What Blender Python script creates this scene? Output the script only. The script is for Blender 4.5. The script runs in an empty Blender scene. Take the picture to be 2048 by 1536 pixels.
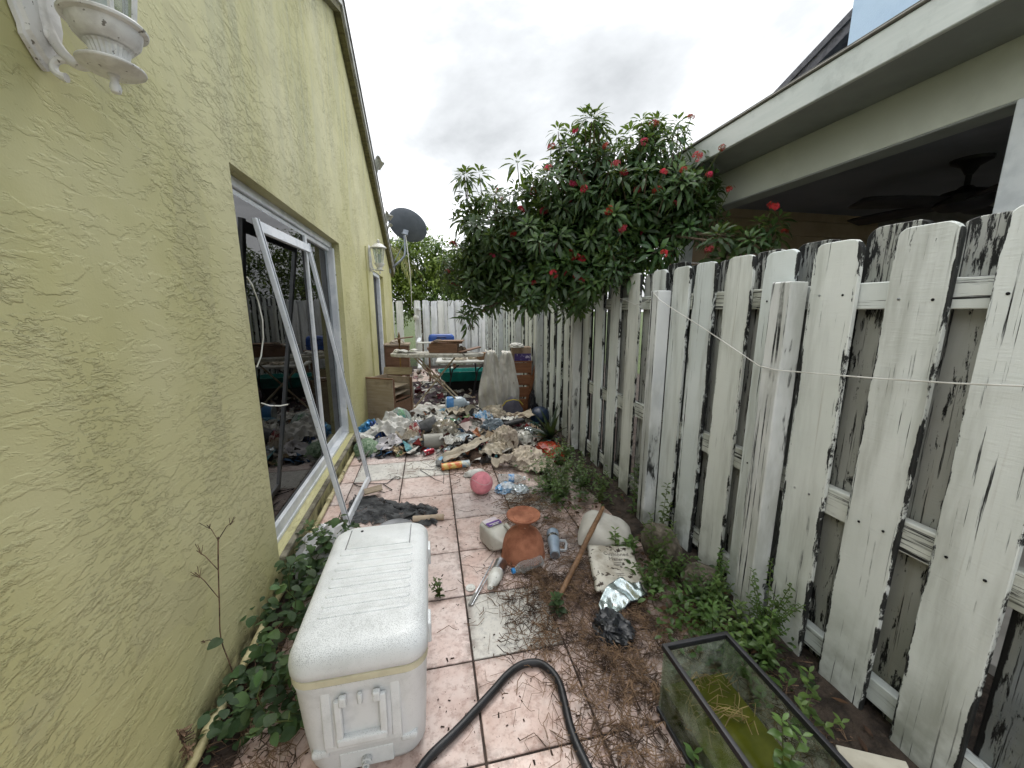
import bpy, bmesh, math, random
from mathutils import Vector, Matrix, noise, Euler

R = math.radians
PI = math.pi
S = bpy.context.scene
COL = S.collection
rnd = random.Random(11)

# ------------------------------------------------------------------ camera
cd = bpy.data.cameras.new('camera')
cam = bpy.data.objects.new('camera', cd)
COL.objects.link(cam)
cd.sensor_fit = 'HORIZONTAL'
cd.sensor_width = 36.0
cd.lens = 36.0 * 769.0 / 2048.0
cd.clip_start = 0.02
cd.clip_end = 900.0
cam.location = (0, 0, 1.5)
cam.rotation_euler = (PI / 2 - math.atan(148 / 769.0), 0, R(-12.03))
S.camera = cam

# ------------------------------------------------------------------ sky
SUN_EL, SUN_AZ = 60.0, 14.0          # degrees; azimuth clockwise from +Y
W = bpy.data.worlds.new('World')
S.world = W
W.use_nodes = True
wt = W.node_tree
for n in list(wt.nodes):
    wt.nodes.remove(n)


def wn(t, **k):
    n = wt.nodes.new(t)
    for a, b in k.items():
        setattr(n, a, b)
    return n


wo = wn('ShaderNodeOutputWorld')
bg = wn('ShaderNodeBackground')
bg.inputs['Strength'].default_value = 0.1
sky = wn('ShaderNodeTexSky', sky_type='NISHITA')
sky.sun_disc = False
sky.sun_elevation = R(SUN_EL)
sky.sun_rotation = R(SUN_AZ)
sky.air_density = 1.2
sky.dust_density = 2.0
tc = wn('ShaderNodeTexCoord')
sx = wn('ShaderNodeSeparateXYZ')
wt.links.new(tc.outputs['Generated'], sx.inputs[0])


def wmath(op, a, b=None, clamp=False):
    n = wn('ShaderNodeMath', operation=op)
    n.use_clamp = clamp
    for i, v in enumerate((a, b)):
        if v is None:
            continue
        if isinstance(v, (int, float)):
            n.inputs[i].default_value = v
        else:
            wt.links.new(v, n.inputs[i])
    return n.outputs[0]


zz = wmath('ADD', wmath('MAXIMUM', sx.outputs['Z'], 0.02), 0.28)
cx_ = wn('ShaderNodeCombineXYZ')
wt.links.new(wmath('DIVIDE', sx.outputs['X'], zz), cx_.inputs[0])
wt.links.new(wmath('DIVIDE', sx.outputs['Y'], zz), cx_.inputs[1])
CLOUD_OFF = (1.22, 2.06, 0.0)
mp = wn('ShaderNodeMapping')
mp.inputs['Location'].default_value = CLOUD_OFF
wt.links.new(cx_.outputs[0], mp.inputs['Vector'])
n1 = wn('ShaderNodeTexNoise')
n1.inputs['Scale'].default_value = 0.95
n1.inputs['Detail'].default_value = 7
n1.inputs['Roughness'].default_value = 0.57
n1.inputs['Distortion'].default_value = 0.35
wt.links.new(mp.outputs[0], n1.inputs['Vector'])
r1 = wn('ShaderNodeValToRGB')
cr = r1.color_ramp
cr.elements[0].position = 0.45
cr.elements[0].color = (17.0, 17.3, 17.8, 1)
cr.elements[1].position = 0.53
cr.elements[1].color = (12.0, 12.3, 12.7, 1)
e = cr.elements.new(0.595)
e.color = (8.2, 8.5, 8.8, 1)
e = cr.elements.new(0.72)
e.color = (5.4, 5.65, 5.9, 1)
wt.links.new(n1.outputs['Fac'], r1.inputs['Fac'])
n2 = wn('ShaderNodeTexNoise')
n2.inputs['Scale'].default_value = 0.8
n2.inputs['Detail'].default_value = 5
wt.links.new(mp.outputs[0], n2.inputs['Vector'])
r2 = wn('ShaderNodeValToRGB')
r2.color_ramp.elements[0].position = 0.30
r2.color_ramp.elements[0].color = (0.55, 0.55, 0.55, 1)
r2.color_ramp.elements[1].position = 0.44
r2.color_ramp.elements[1].color = (1, 1, 1, 1)
wt.links.new(n2.outputs['Fac'], r2.inputs['Fac'])
mx = wn('ShaderNodeMix', data_type='RGBA')
wt.links.new(r2.outputs[0], mx.inputs['Factor'])
wt.links.new(sky.outputs[0], mx.inputs['A'])
wt.links.new(r1.outputs[0], mx.inputs['B'])
wt.links.new(mx.outputs['Result'], bg.inputs['Color'])
wt.links.new(bg.outputs[0], wo.inputs[0])

# ------------------------------------------------------------------ sun (behind cloud) and exposure
sl = bpy.data.lights.new('sun', 'SUN')
sl.energy = 1.5
sl.angle = R(25)
sl.color = (1.0, 0.975, 0.94)
sun = bpy.data.objects.new('sun', sl)
COL.objects.link(sun)
sun.rotation_euler = (R(90 - SUN_EL), 0, R(180 - SUN_AZ))
S.view_settings.view_transform = 'Standard'
S.view_settings.look = 'None'
S.view_settings.exposure = 0.22
S.view_settings.gamma = 1.0
S.view_settings.use_curve_mapping = False
S.cycles.max_bounces = 6
S.cycles.diffuse_bounces = 2
S.cycles.glossy_bounces = 3
S.cycles.transparent_max_bounces = 10
S.cycles.adaptive_threshold = 0.03


# ------------------------------------------------------------------ materials
def lin(c):
    return c / 12.92 if c <= 0.04045 else ((c + 0.055) / 1.055) ** 2.4


def hx(h):
    return tuple(lin(int(h[i:i + 2], 16) / 255) for i in (0, 2, 4)) + (1,)


class NT:
    def __init__(s, name):
        s.m = bpy.data.materials.new(name)
        s.m.use_nodes = True
        s.t = s.m.node_tree
        s.b = s.t.nodes['Principled BSDF']
        s.out = s.t.nodes['Material Output']

    def n(s, t, **k):
        x = s.t.nodes.new(t)
        for a, b in k.items():
            setattr(x, a, b)
        return x

    def l(s, a, b):
        s.t.links.new(a, b)

    def put(s, sock, v):
        if v is None:
            return
        if hasattr(v, 'is_output'):
            s.l(v, sock)
        else:
            sock.default_value = v

    def math(s, op, a, b=None, c=None, clamp=False):
        x = s.n('ShaderNodeMath', operation=op)
        x.use_clamp = clamp
        for i, v in enumerate((a, b, c)):
            s.put(x.inputs[i], v)
        return x.outputs[0]

    def vec(s, a, sc=(1, 1, 1), off=None):
        x = s.n('ShaderNodeVectorMath', operation='MULTIPLY')
        s.l(a, x.inputs[0])
        x.inputs[1].default_value = sc
        o = x.outputs[0]
        if off is not None:
            y = s.n('ShaderNodeVectorMath', operation='ADD')
            s.l(o, y.inputs[0])
            s.put(y.inputs[1], off)
            o = y.outputs[0]
        return o

    def noise(s, v, scale, detail=5, rough=0.55, dist=0.0, kind=None):
        x = s.n('ShaderNodeTexNoise')
        if kind:
            x.noise_type = kind
        s.l(v, x.inputs['Vector'])
        x.inputs['Scale'].default_value = scale
        x.inputs['Detail'].default_value = detail
        x.inputs['Roughness'].default_value = rough
        x.inputs['Distortion'].default_value = dist
        return x.outputs['Fac']

    def ramp(s, f, a, b, lo=0.0, hi=1.0):
        x = s.n('ShaderNodeMapRange')
        x.interpolation_type = 'SMOOTHSTEP'
        s.put(x.inputs['Value'], f)
        x.inputs['From Min'].default_value = a
        x.inputs['From Max'].default_value = b
        x.inputs['To Min'].default_value = lo
        x.inputs['To Max'].default_value = hi
        return x.outputs[0]

    def mix(s, f, a, b, bl='MIX'):
        x = s.n('ShaderNodeMix', data_type='RGBA')
        x.blend_type = bl
        s.put(x.inputs['Factor'], f)
        s.put(x.inputs['A'], a)
        s.put(x.inputs['B'], b)
        return x.outputs['Result']

    def bump(s, h, strength=0.5, dist=0.01, nrm=None):
        x = s.n('ShaderNodeBump')
        x.inputs['Strength'].default_value = strength
        x.inputs['Distance'].default_value = dist
        s.l(h, x.inputs['Height'])
        if nrm is not None:
            s.l(nrm, x.inputs['Normal'])
        return x.outputs[0]

    def objco(s, rand=True):
        t = s.n('ShaderNodeTexCoord').outputs['Object']
        if not rand:
            return t, None
        r = s.n('ShaderNodeObjectInfo').outputs['Random']
        k = s.math('MULTIPLY', r, 57.0)
        c = s.n('ShaderNodeCombineXYZ')
        for i in range(3):
            s.l(k, c.inputs[i])
        y = s.n('ShaderNodeVectorMath', operation='ADD')
        s.l(t, y.inputs[0])
        s.l(c.outputs[0], y.inputs[1])
        return y.outputs[0], r


MATS = {}


def mk(name, c, c2=None, rough=0.6, metal=0.0, spec=0.5, vs=9.0, lo=0.42, hi=0.62, bump=0.0, bs=60.0, bd=0.004,
       spot=None, ss=120.0, st=0.66, tint=0.0, trans=0.0, alpha=None, coat=0.0, stretch=(1, 1, 1)):
    """painted / moulded / woven surface: two mottled tones, optional dirt spots, bump and per-object tint"""
    if name in MATS:
        return MATS[name]
    N = NT(name)
    v, r = N.objco()
    if stretch != (1, 1, 1):
        v = N.vec(v, stretch)
    c = hx(c)
    col = c
    if c2:
        col = N.mix(N.ramp(N.noise(v, vs, 7, 0.6), lo, hi), c, hx(c2))
    if spot:
        f = N.ramp(N.noise(v, ss, 3, 0.6), st, st + 0.05)
        col = N.mix(f, col, hx(spot))
    if tint:
        hs = N.n('ShaderNodeHueSaturation')
        N.put(hs.inputs['Value'], N.math('ADD', N.math('MULTIPLY', r, tint), 1 - tint * 0.6))
        N.put(hs.inputs['Color'], col)
        col = hs.outputs[0]
    N.put(N.b.inputs['Base Color'], col)
    N.b.inputs['Roughness'].default_value = rough
    N.b.inputs['Metallic'].default_value = metal
    N.b.inputs['Specular IOR Level'].default_value = spec
    N.b.inputs['Coat Weight'].default_value = coat
    if trans:
        N.b.inputs['Transmission Weight'].default_value = trans
    if alpha is not None:
        N.b.inputs['Alpha'].default_value = alpha
    if bump:
        N.l(N.bump(N.noise(v, bs, 5, 0.6), bump, bd), N.b.inputs['Normal'])
    MATS[name] = N.m
    return N.m


def mk_stucco():
    N = NT('stucco')
    t = N.n('ShaderNodeTexCoord').outputs['Object']
    wv = N.n('ShaderNodeTexNoise')
    wv.inputs['Scale'].default_value = 1.3
    wv.inputs['Detail'].default_value = 2
    N.l(t, wv.inputs['Vector'])
    w2 = N.n('ShaderNodeVectorMath', operation='MULTIPLY_ADD')
    N.l(wv.outputs['Color'], w2.inputs[0])
    w2.inputs[1].default_value = (0.18, 0.18, 0.18)
    N.l(t, w2.inputs[2])
    rot = N.n('ShaderNodeMapping')               # diagonal drag of the trowel
    rot.inputs['Rotation'].default_value = (R(-28), 0, 0)
    rot.inputs['Scale'].default_value = (1, 0.45, 1.15)
    N.l(w2.outputs[0], rot.inputs['Vector'])
    v = rot.outputs[0]
    big = N.noise(v, 17, 6, 0.66, 0.15)
    plate = N.ramp(big, 0.475, 0.555)
    sm = N.noise(v, 50, 4, 0.62, 0.2)
    plate2 = N.ramp(sm, 0.52, 0.60)
    mask = N.ramp(N.noise(t, 1.9, 3, 0.6), 0.40, 0.58)
    h = N.math('MULTIPLY_ADD', plate2, N.math('MULTIPLY', mask, 0.7), N.math('MULTIPLY', plate, 0.75))
    h = N.math('MULTIPLY', h, N.math('MULTIPLY_ADD', mask, 0.55, 0.4))
    fine = N.noise(t, 150, 2, 0.5)
    h = N.math('ADD', h, N.math('MULTIPLY', fine, 0.10))
    h = N.math('ADD', h, N.math('MULTIPLY', N.noise(t, 6, 3, 0.5), 0.5))
    c1, c2 = hx('cdc898'), hx('c2bd86')
    col = N.mix(N.ramp(N.noise(t, 1.3, 4), 0.36, 0.62), c1, c2)
    # grey-green mildew veil with running streaks, denser on the upper wall
    z = N.n('ShaderNodeSeparateXYZ')
    N.l(t, z.inputs[0])
    st = N.noise(N.vec(t, (1, 9, 0.6)), 1.0, 5, 0.6)
    up = N.ramp(z.outputs['Z'], 1.7, 3.2, 0.0, 1.0)
    mil = N.math('MULTIPLY', N.ramp(st, 0.42, 0.66), N.math('MULTIPLY_ADD', up, 0.38, 0.06))
    col = N.mix(mil, col, hx('a5a68c'))
    pale = N.ramp(N.noise(t, 0.55, 3), 0.44, 0.66)
    col = N.mix(N.math('MULTIPLY', pale, 0.35), col, hx('d6d0aa'))
    low = N.ramp(z.outputs['Z'], 0.16, 0.0)
    ln = N.ramp(N.noise(t, 7, 6, 0.65), 0.42, 0.6)
    col = N.mix(N.math('MULTIPLY', low, ln), col, hx('4d4a30'))
    drip = N.math('MULTIPLY', N.ramp(N.noise(N.vec(t, (1, 14, 0.45)), 1.0, 6, 0.65), 0.60, 0.78), 0.4)
    col = N.mix(drip, col, hx('8f8c6a'))
    patch = N.ramp(N.noise(t, 2.6, 2, 0.4), 0.63, 0.645)
    col = N.mix(N.math('MULTIPLY', patch, 0.25), col, hx('b3ad8c'))
    sp = N.ramp(N.noise(N.vec(t, (1, 1.6, 0.9)), 5.5, 4, 0.7), 0.735, 0.76)
    col = N.mix(N.math('MULTIPLY', sp, 0.7), col, hx('5b5038'))
    N.put(N.b.inputs['Base Color'], col)
    N.b.inputs['Roughness'].default_value = 0.62
    N.b.inputs['Specular IOR Level'].default_value = 0.35
    N.l(N.bump(h, 0.95, 0.0052), N.b.inputs['Normal'])
    return N.m


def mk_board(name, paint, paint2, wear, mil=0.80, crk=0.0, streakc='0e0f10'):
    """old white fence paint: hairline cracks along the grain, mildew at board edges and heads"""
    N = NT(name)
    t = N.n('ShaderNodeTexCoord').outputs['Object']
    v, r = N.objco()
    sp = N.n('ShaderNodeSeparateXYZ')
    N.l(t, sp.inputs[0])
    ay = N.math('ABSOLUTE', sp.outputs['Y'])
    col = N.mix(N.ramp(N.noise(v, 2.5, 4), 0.4, 0.62), hx(paint), hx(paint2))
    col = N.mix(N.math('MULTIPLY', r, 0.5), col, hx('dddccf'))
    grain = N.noise(N.vec(v, (8, 75, 1.6)), 1.0, 5, 0.65, 0.15)
    patch = N.ramp(N.noise(v, 3.2, 5, 0.6), 0.50 - wear * 0.16, 0.66 - wear * 0.14)
    head = N.ramp(sp.outputs['Z'], 1.52, 1.76)
    foot = N.ramp(sp.outputs['Z'], 0.5, 0.0)
    zone = N.math('MAXIMUM', patch, N.math('MULTIPLY', N.math('MAXIMUM', head, foot), 0.75))
    crack = N.math('MULTIPLY', N.ramp(grain, 0.615 - crk, 0.66 - crk), zone)
    crack2 = N.ramp(grain, 0.745 - crk, 0.775 - crk)
    mild = N.noise(N.vec(v, (10, 34, 6)), 1.0, 6, 0.75, 0.3)
    edge = N.math('ADD', N.ramp(ay, 0.066, 0.081, 0.0, 0.27), N.math('MULTIPLY', head, 0.10))
    edge = N.math('ADD', edge, N.math('MULTIPLY', foot, 0.09))
    ms = N.ramp(N.math('ADD', mild, edge), mil, mil + 0.05)
    chip = N.ramp(N.noise(N.vec(v, (9, 9, 5)), 1.0, 6, 0.7), 0.775 - wear * 0.04, 0.79 - wear * 0.04)
    dark = N.math('MAXIMUM', N.math('MAXIMUM', crack, crack2), N.math('MAXIMUM', ms, chip), clamp=True)
    soft = N.math('MULTIPLY', N.ramp(N.noise(N.vec(v, (4, 10, 1.2)), 1.0, 5, 0.6), 0.42, 0.72), 0.45 + wear * 0.3)
    col = N.mix(soft, col, hx('979a90'))
    gm = N.math('MULTIPLY', foot, N.ramp(N.noise(v, 5, 5, 0.6), 0.38, 0.66))
    col = N.mix(N.math('MULTIPLY', gm, 0.7), col, hx('6f7260'))
    run = N.math('MULTIPLY', N.ramp(N.noise(N.vec(v, (6, 26, 0.8)), 1.0, 4, 0.6), 0.62, 0.76), 0.35)
    col = N.mix(run, col, hx('8a7f6a'))
    col = N.mix(N.math('MULTIPLY', dark, 0.97), col, hx(streakc))
    N.put(N.b.inputs['Base Color'], col)
    N.b.inputs['Roughness'].default_value = 0.6
    N.b.inputs['Specular IOR Level'].default_value = 0.3
    saw = N.noise(N.vec(v, (30, 18, 170)), 1.0, 3, 0.6)
    h = N.math('MULTIPLY_ADD', dark, -1.0, N.math('MULTIPLY', saw, 0.5))
    h = N.math('MULTIPLY_ADD', grain, 0.45, h)
    N.l(N.bump(h, 0.8, 0.0028), N.b.inputs['Normal'])
    return N.m


def mk_tile(name, a, b, sp):
    N = NT(name)
    v, r = N.objco()
    col = N.mix(N.ramp(N.noise(v, 7, 8, 0.65), 0.36, 0.64), hx(a), hx(b))
    col = N.mix(N.math('MULTIPLY', N.ramp(N.noise(v, 38, 6, 0.7), 0.46, 0.66), 0.7), col, hx(sp))
    col = N.mix(N.ramp(N.noise(v, 120, 2, 0.6), 0.69, 0.73), col, hx('6a4f47'))
    hs = N.n('ShaderNodeHueSaturation')
    N.put(hs.inputs['Value'], N.math('MULTIPLY_ADD', r, 0.16, 0.84))
    N.put(hs.inputs['Saturation'], N.math('MULTIPLY_ADD', N.math('FRACT', N.math('MULTIPLY', r, 7.3)), 0.5, 0.75))
    N.put(hs.inputs['Color'], col)
    col = hs.outputs[0]
    to = N.n('ShaderNodeTexCoord').outputs['Object']
    te = N.n('ShaderNodeSeparateXYZ')
    N.l(to, te.inputs[0])
    eg = N.math('MAXIMUM', N.ramp(N.math('ABSOLUTE', te.outputs['X']), 0.165, 0.208), N.ramp(N.math('ABSOLUTE', te.outputs['Y']), 0.155, 0.196))
    eg = N.math('MULTIPLY', eg, N.ramp(N.noise(v, 12, 6, 0.7), 0.40, 0.64))
    col = N.mix(N.math('MULTIPLY', eg, 0.7), col, hx('6b554a'))
    # dried mud wandering over the floor, independent of the tiles
    pos = N.n('ShaderNodeNewGeometry').outputs['Position']
    mud = N.ramp(N.noise(pos, 1.9, 8, 0.68), 0.56, 0.70)
    col = N.mix(N.math('MULTIPLY', mud, 0.55), col, hx('6d5449'))
    px_ = N.n('ShaderNodeSeparateXYZ')
    N.l(pos, px_.inputs[0])
    fz = N.math('MULTIPLY', N.ramp(px_.outputs['X'], 0.3, 0.85), N.ramp(N.noise(pos, 6.5, 7, 0.7), 0.36, 0.60))
    col = N.mix(N.math('MULTIPLY', fz, 0.75), col, hx('5b4b41'))
    sm = N.ramp(N.noise(N.vec(pos, (3.0, 1.0, 1)), 1.6, 5, 0.6), 0.66, 0.78)
    col = N.mix(N.math('MULTIPLY', sm, 0.55), col, hx('5d5654'))
    N.put(N.b.inputs['Base Color'], col)
    N.put(N.b.inputs['Roughness'], N.ramp(N.noise(v, 9, 5), 0.3, 0.7, 0.32, 0.6))
    N.b.inputs['Specular IOR Level'].default_value = 0.4
    N.l(N.bump(N.noise(v, 30, 6, 0.6), 0.25, 0.003), N.b.inputs['Normal'])
    return N.m


def mk_leaf(name, a, b, c=None, tr=0.28, rough=0.42):
    N = NT(name)
    v, r = N.objco()
    col = N.mix(N.ramp(N.noise(v, 9, 2), 0.35, 0.65), hx(a), hx(b))
    if c:
        at = N.n('ShaderNodeAttribute')
        at.attribute_name = 'tone'
        col = N.mix(at.outputs['Fac'], col, hx(c))
    hs = N.n('ShaderNodeHueSaturation')
    N.put(hs.inputs['Value'], N.math('MULTIPLY_ADD', r, 0.75, 0.68))
    N.put(hs.inputs['Hue'], N.math('MULTIPLY_ADD', N.math('FRACT', N.math('MULTIPLY', r, 9.7)), -0.03, 0.512))
    N.put(hs.inputs['Color'], col)
    col = hs.outputs[0]
    N.put(N.b.inputs['Base Color'], col)
    N.b.inputs['Roughness'].default_value = rough
    N.b.inputs['Specular IOR Level'].default_value = 0.45
    tl = N.n('ShaderNodeBsdfTranslucent')
    N.put(tl.inputs['Color'], N.mix(0.5, col, hx('9bb446')))
    ms = N.n('ShaderNodeMixShader')
    ms.inputs[0].default_value = tr
    N.l(N.b.outputs[0], ms.inputs[1])
    N.l(tl.outputs[0], ms.inputs[2])
    N.l(ms.outputs[0], N.out.inputs['Surface'])
    return N.m


def mk_wood(name, a, b, dark, rough=0.55, sc=(3, 40, 40), wear=0.5):
    N = NT(name)
    v, r = N.objco()
    g = N.noise(N.vec(v, sc), 1.0, 6, 0.65, 0.6)
    col = N.mix(N.ramp(g, 0.35, 0.65), hx(a), hx(b))
    st = N.ramp(N.noise(v, 5, 7, 0.7), 0.50, 0.68)
    col = N.mix(N.math('MULTIPLY', st, wear), col, hx(dark))
    N.put(N.b.inputs['Base Color'], col)
    N.b.inputs['Roughness'].default_value = rough
    N.l(N.bump(g, 0.3, 0.003), N.b.inputs['Normal'])
    return N.m


def mk_pane(name, tint, refl=0.22, rough=0.01, dirt=0.25, dcol='8a8f8a', clear=0.7, ds=4.0):
    """flat glass: partly mirror, partly see-through, with a dirt film"""
    N = NT(name)
    v, r = N.objco()
    N.t.nodes.remove(N.b)
    tr = N.n('ShaderNodeBsdfTransparent')
    tr.inputs[0].default_value = hx(tint)
    gl = N.n('ShaderNodeBsdfGlossy')
    gl.inputs['Roughness'].default_value = rough
    lw = N.n('ShaderNodeLayerWeight')
    lw.inputs['Blend'].default_value = 0.5
    f = N.math('MULTIPLY_ADD', N.math('POWER', lw.outputs['Facing'], 4.0), 0.42, refl, clamp=True)
    m1 = N.n('ShaderNodeMixShader')
    N.l(f, m1.inputs[0])
    N.l(tr.outputs[0], m1.inputs[1])
    N.l(gl.outputs[0], m1.inputs[2])
    df = N.n('ShaderNodeBsdfDiffuse')
    df.inputs[0].default_value = hx(dcol)
    m2 = N.n('ShaderNodeMixShader')
    N.put(m2.inputs[0], N.math('MULTIPLY', N.ramp(N.noise(v, ds, 7, 0.65), 0.4, 0.75), dirt))
    N.l(m1.outputs[0], m2.inputs[1])
    N.l(df.outputs[0], m2.inputs[2])
    N.l(m2.outputs[0], N.out.inputs['Surface'])
    return N.m


def mk_film(name, col, rough=0.18, op=0.35):
    """thin clear plastic: mostly see-through with crisp highlights"""
    N = NT(name)
    v, r = N.objco()
    N.b.inputs['Base Color'].default_value = hx(col)
    N.b.inputs['Roughness'].default_value = rough
    N.b.inputs['Coat Weight'].default_value = 0.6
    tr = N.n('ShaderNodeBsdfTransparent')
    tr.inputs[0].default_value = (0.93, 0.95, 0.95, 1)
    ms = N.n('ShaderNodeMixShader')
    lw = N.n('ShaderNodeLayerWeight')
    lw.inputs['Blend'].default_value = 0.35
    N.put(ms.inputs[0], N.math('MULTIPLY_ADD', lw.outputs['Facing'], 0.6, op, clamp=True))
    N.l(tr.outputs[0], ms.inputs[1])
    N.l(N.b.outputs[0], ms.inputs[2])
    N.l(ms.outputs[0], N.out.inputs['Surface'])
    N.l(N.bump(N.noise(v, 26, 4, 0.6), 0.6, 0.01), N.b.inputs['Normal'])
    return N.m


def mk_attr(name, rough=0.6):
    N = NT(name)
    at = N.n('ShaderNodeAttribute')
    at.attribute_name = 'Col'
    v, r = N.objco()
    N.put(N.b.inputs['Base Color'], N.mix(N.math('MULTIPLY', N.ramp(N.noise(v, 45, 5), 0.45, 0.65), 0.5), at.outputs['Color'], hx('3c3129')))
    N.b.inputs['Roughness'].default_value = rough
    return N.m


def mk_cooler():
    N = NT('cooler_plastic')
    t = N.n('ShaderNodeTexCoord').outputs['Object']
    g = N.n('ShaderNodeNewGeometry')
    sp = N.n('ShaderNodeSeparateXYZ')
    N.l(g.outputs['Normal'], sp.inputs[0])
    pz = N.n('ShaderNodeSeparateXYZ')
    N.l(t, pz.inputs[0])
    upn = N.ramp(sp.outputs['Z'], 0.05, 0.8)
    dens = N.ramp(N.noise(t, 5, 4), 0.35, 0.7)
    # specks of mildew settled on ledges and on the near half of the lid
    near = N.ramp(pz.outputs['Y'], 0.30, -0.35)
    k = N.math('MULTIPLY', upn, N.math('MULTIPLY_ADD', near, 0.12, N.math('MULTIPLY', dens, 0.06)))
    fn = N.noise(t, 380, 2, 0.6)
    f = N.ramp(N.math('ADD', fn, k), 0.66, 0.71)
    soft = N.math('MULTIPLY', N.ramp(N.noise(t, 9, 7, 0.7), 0.42, 0.72), 0.5)
    col = N.mix(soft, hx('d9dcdc'), hx('b4b8b6'))
    col = N.mix(N.math('MULTIPLY', f, 0.45), col, hx('50535a'))
    N.put(N.b.inputs['Base Color'], col)
    N.b.inputs['Roughness'].default_value = 0.42
    N.l(N.bump(N.noise(t, 300, 2), 0.12, 0.002), N.b.inputs['Normal'])
    return N.m


MAT_STUCCO = mk_stucco()
MAT_BOARD = mk_board('fence_paint', 'e2eaea', 'd9e2e1', 0.25, 0.76)
MAT_BOARD2 = mk_board('fence_paint_worn', 'dfe6e6', 'd2dad9', 0.6, 0.735, 0.02)
MAT_BACKB = mk_board('fence_paint_rear_shaded', '868d91', '646b70', 0.8, 0.57, 0.05)  # paint greyed to stand in for shade in the gaps, besides its mildew
MAT_POST = mk_board('fence_post_paint', 'd9dde0', 'bcc2c9', 0.95, 0.66, 0.07)
MAT_BLUEW = mk_board('fence_paint_bright', 'e8ebee', 'd8dce2', 0.35, 0.80)
MAT_TILE = mk_tile('pink_tile', 'e4d3cb', 'd6beb4', 'b0948a')
MAT_TILEW = mk_tile('white_tile', 'dedbd2', 'd3d0c8', 'b4b2ad')
MAT_ALU = mk('white_aluminium', 'e6e9ec', 'd0d5da', 0.38, 0.0, 0.5, 6, bump=0.1, spot='7f8184', ss=60, st=0.68)
MAT_WHITEP = mk('white_plastic', 'dcdcd6', 'c2c1b8', 0.42, spot='7c776c', ss=70, st=0.66, tint=0.15)
MAT_LAMP = mk('white_cast_metal', 'e4e3df', 'cbc9c4', 0.5, vs=14, bump=0.25, bs=45, spot='77726a', ss=55, st=0.64)
MAT_BLACK = mk('black_rubber', '15161a', '22232a', 0.5)
MAT_DARK = mk('dark_void', '0b0b0d', rough=0.9)
MAT_WOOD = mk_wood('brown_veneer', '82614a', '6d4d38', '3f2e24')
MAT_WOODG = mk_wood('weathered_plywood', 'a89a88', '95866f', '6a5b4c', 0.8)
MAT_STICK = mk_wood('stick_wood', '8a6a4c', '6f5138', '3d2a1d', 0.6, (40, 40, 3), 0.4)
MAT_TERRA = mk('terracotta', 'b07559', '845039', 0.85, vs=11, lo=0.36, hi=0.68, spot='b99b87', ss=22, st=0.67, bump=0.5, bs=55)
MAT_SOIL = mk('soil', '4a3f36', '2c251f', 0.95, vs=14, bump=0.9, bs=50, bd=0.02)
MAT_GROUT = mk('grout', '473b35', '2d2521', 0.95, vs=20)
MAT_GRASSG = mk('lawn', '4c5a2c', '3a4724', 0.95, vs=5, bump=0.6, bs=30, bd=0.03)
MAT_ROCK = mk('rough_stone', '7c7466', '565044', 0.9, vs=18, lo=0.35, hi=0.6, bump=1.0, bs=38, bd=0.02)
MAT_STEEL = mk('brushed_steel', 'b9bcc0', '93979c', 0.28, 1.0)
MAT_FOIL = mk('silver_foil', 'c8d2d2', 'aebcbc', 0.22, 0.9, vs=12, bump=0.8, bs=16, bd=0.012)
MAT_CLEAR = mk_film('clear_plastic', 'd4dcdc', 0.14, 0.12)
MAT_BAGW = mk_film('milky_plastic_bag', 'd9dbdc', 0.3, 0.5)
MAT_CLOTH = mk('grubby_white_cloth', 'c2b9a8', 'a99c88', 0.95, vs=6, lo=0.38, hi=0.66, spot='5e4736', ss=9, st=0.68, bump=0.4, bs=30, bd=0.01)
MAT_CANVAS = mk('beige_canvas', 'c2b7a5', 'a3978a', 0.95, vs=8, spot='463629', ss=14, st=0.67, bump=0.4, bs=70, bd=0.004)
MAT_PAPER = mk('grubby_paper', 'd6d5cf', 'bdbab2', 0.85, vs=11, spot='4e443b', ss=22, st=0.66, bump=0.3, bs=35, bd=0.006, tint=0.2)
MAT_ATTR = mk_attr('mixed_litter')
MAT_TWIG = mk('dry_stems', '7f664f', '3c2d23', 0.85, vs=16)
MAT_STEM = mk('green_stem', '5a6a34', '4a5128', 0.6)
MAT_BARK = mk('bark', '6a5c4c', '483d32', 0.9, vs=20, bump=0.6, bs=40)
MAT_LEAF = mk_leaf('jatropha_leaf', '3f5a34', '2c4427', '6f8f4a')
MAT_WEED = mk_leaf('weed_leaf', '3c512a', '2b4022', '62803d')
MAT_TREE = mk_leaf('tree_leaf', '46602e', '334b26', '8a9a48')
MAT_VINE = mk_leaf('round_leaf', '33492b', '263b24', '4b6838', 0.2, 0.65)
MAT_AGAVE = mk_leaf('sword_leaf', '2c3d2e', '26332a', None, 0.1)
MAT_FLOWER = mk_leaf('red_petal', 'c42444', 'a81a38', None, 0.25, 0.5)
MAT_GLASS = mk_pane('window_glass', '34383a', 0.05, 0.005, 0.03, '9a9c98')
MAT_TANK = mk_pane('tank_glass', 'e3ece6', 0.03, 0.02, 0.55, 'b9bfb2', ds=9.0)
MAT_COOL = mk_cooler()


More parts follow.
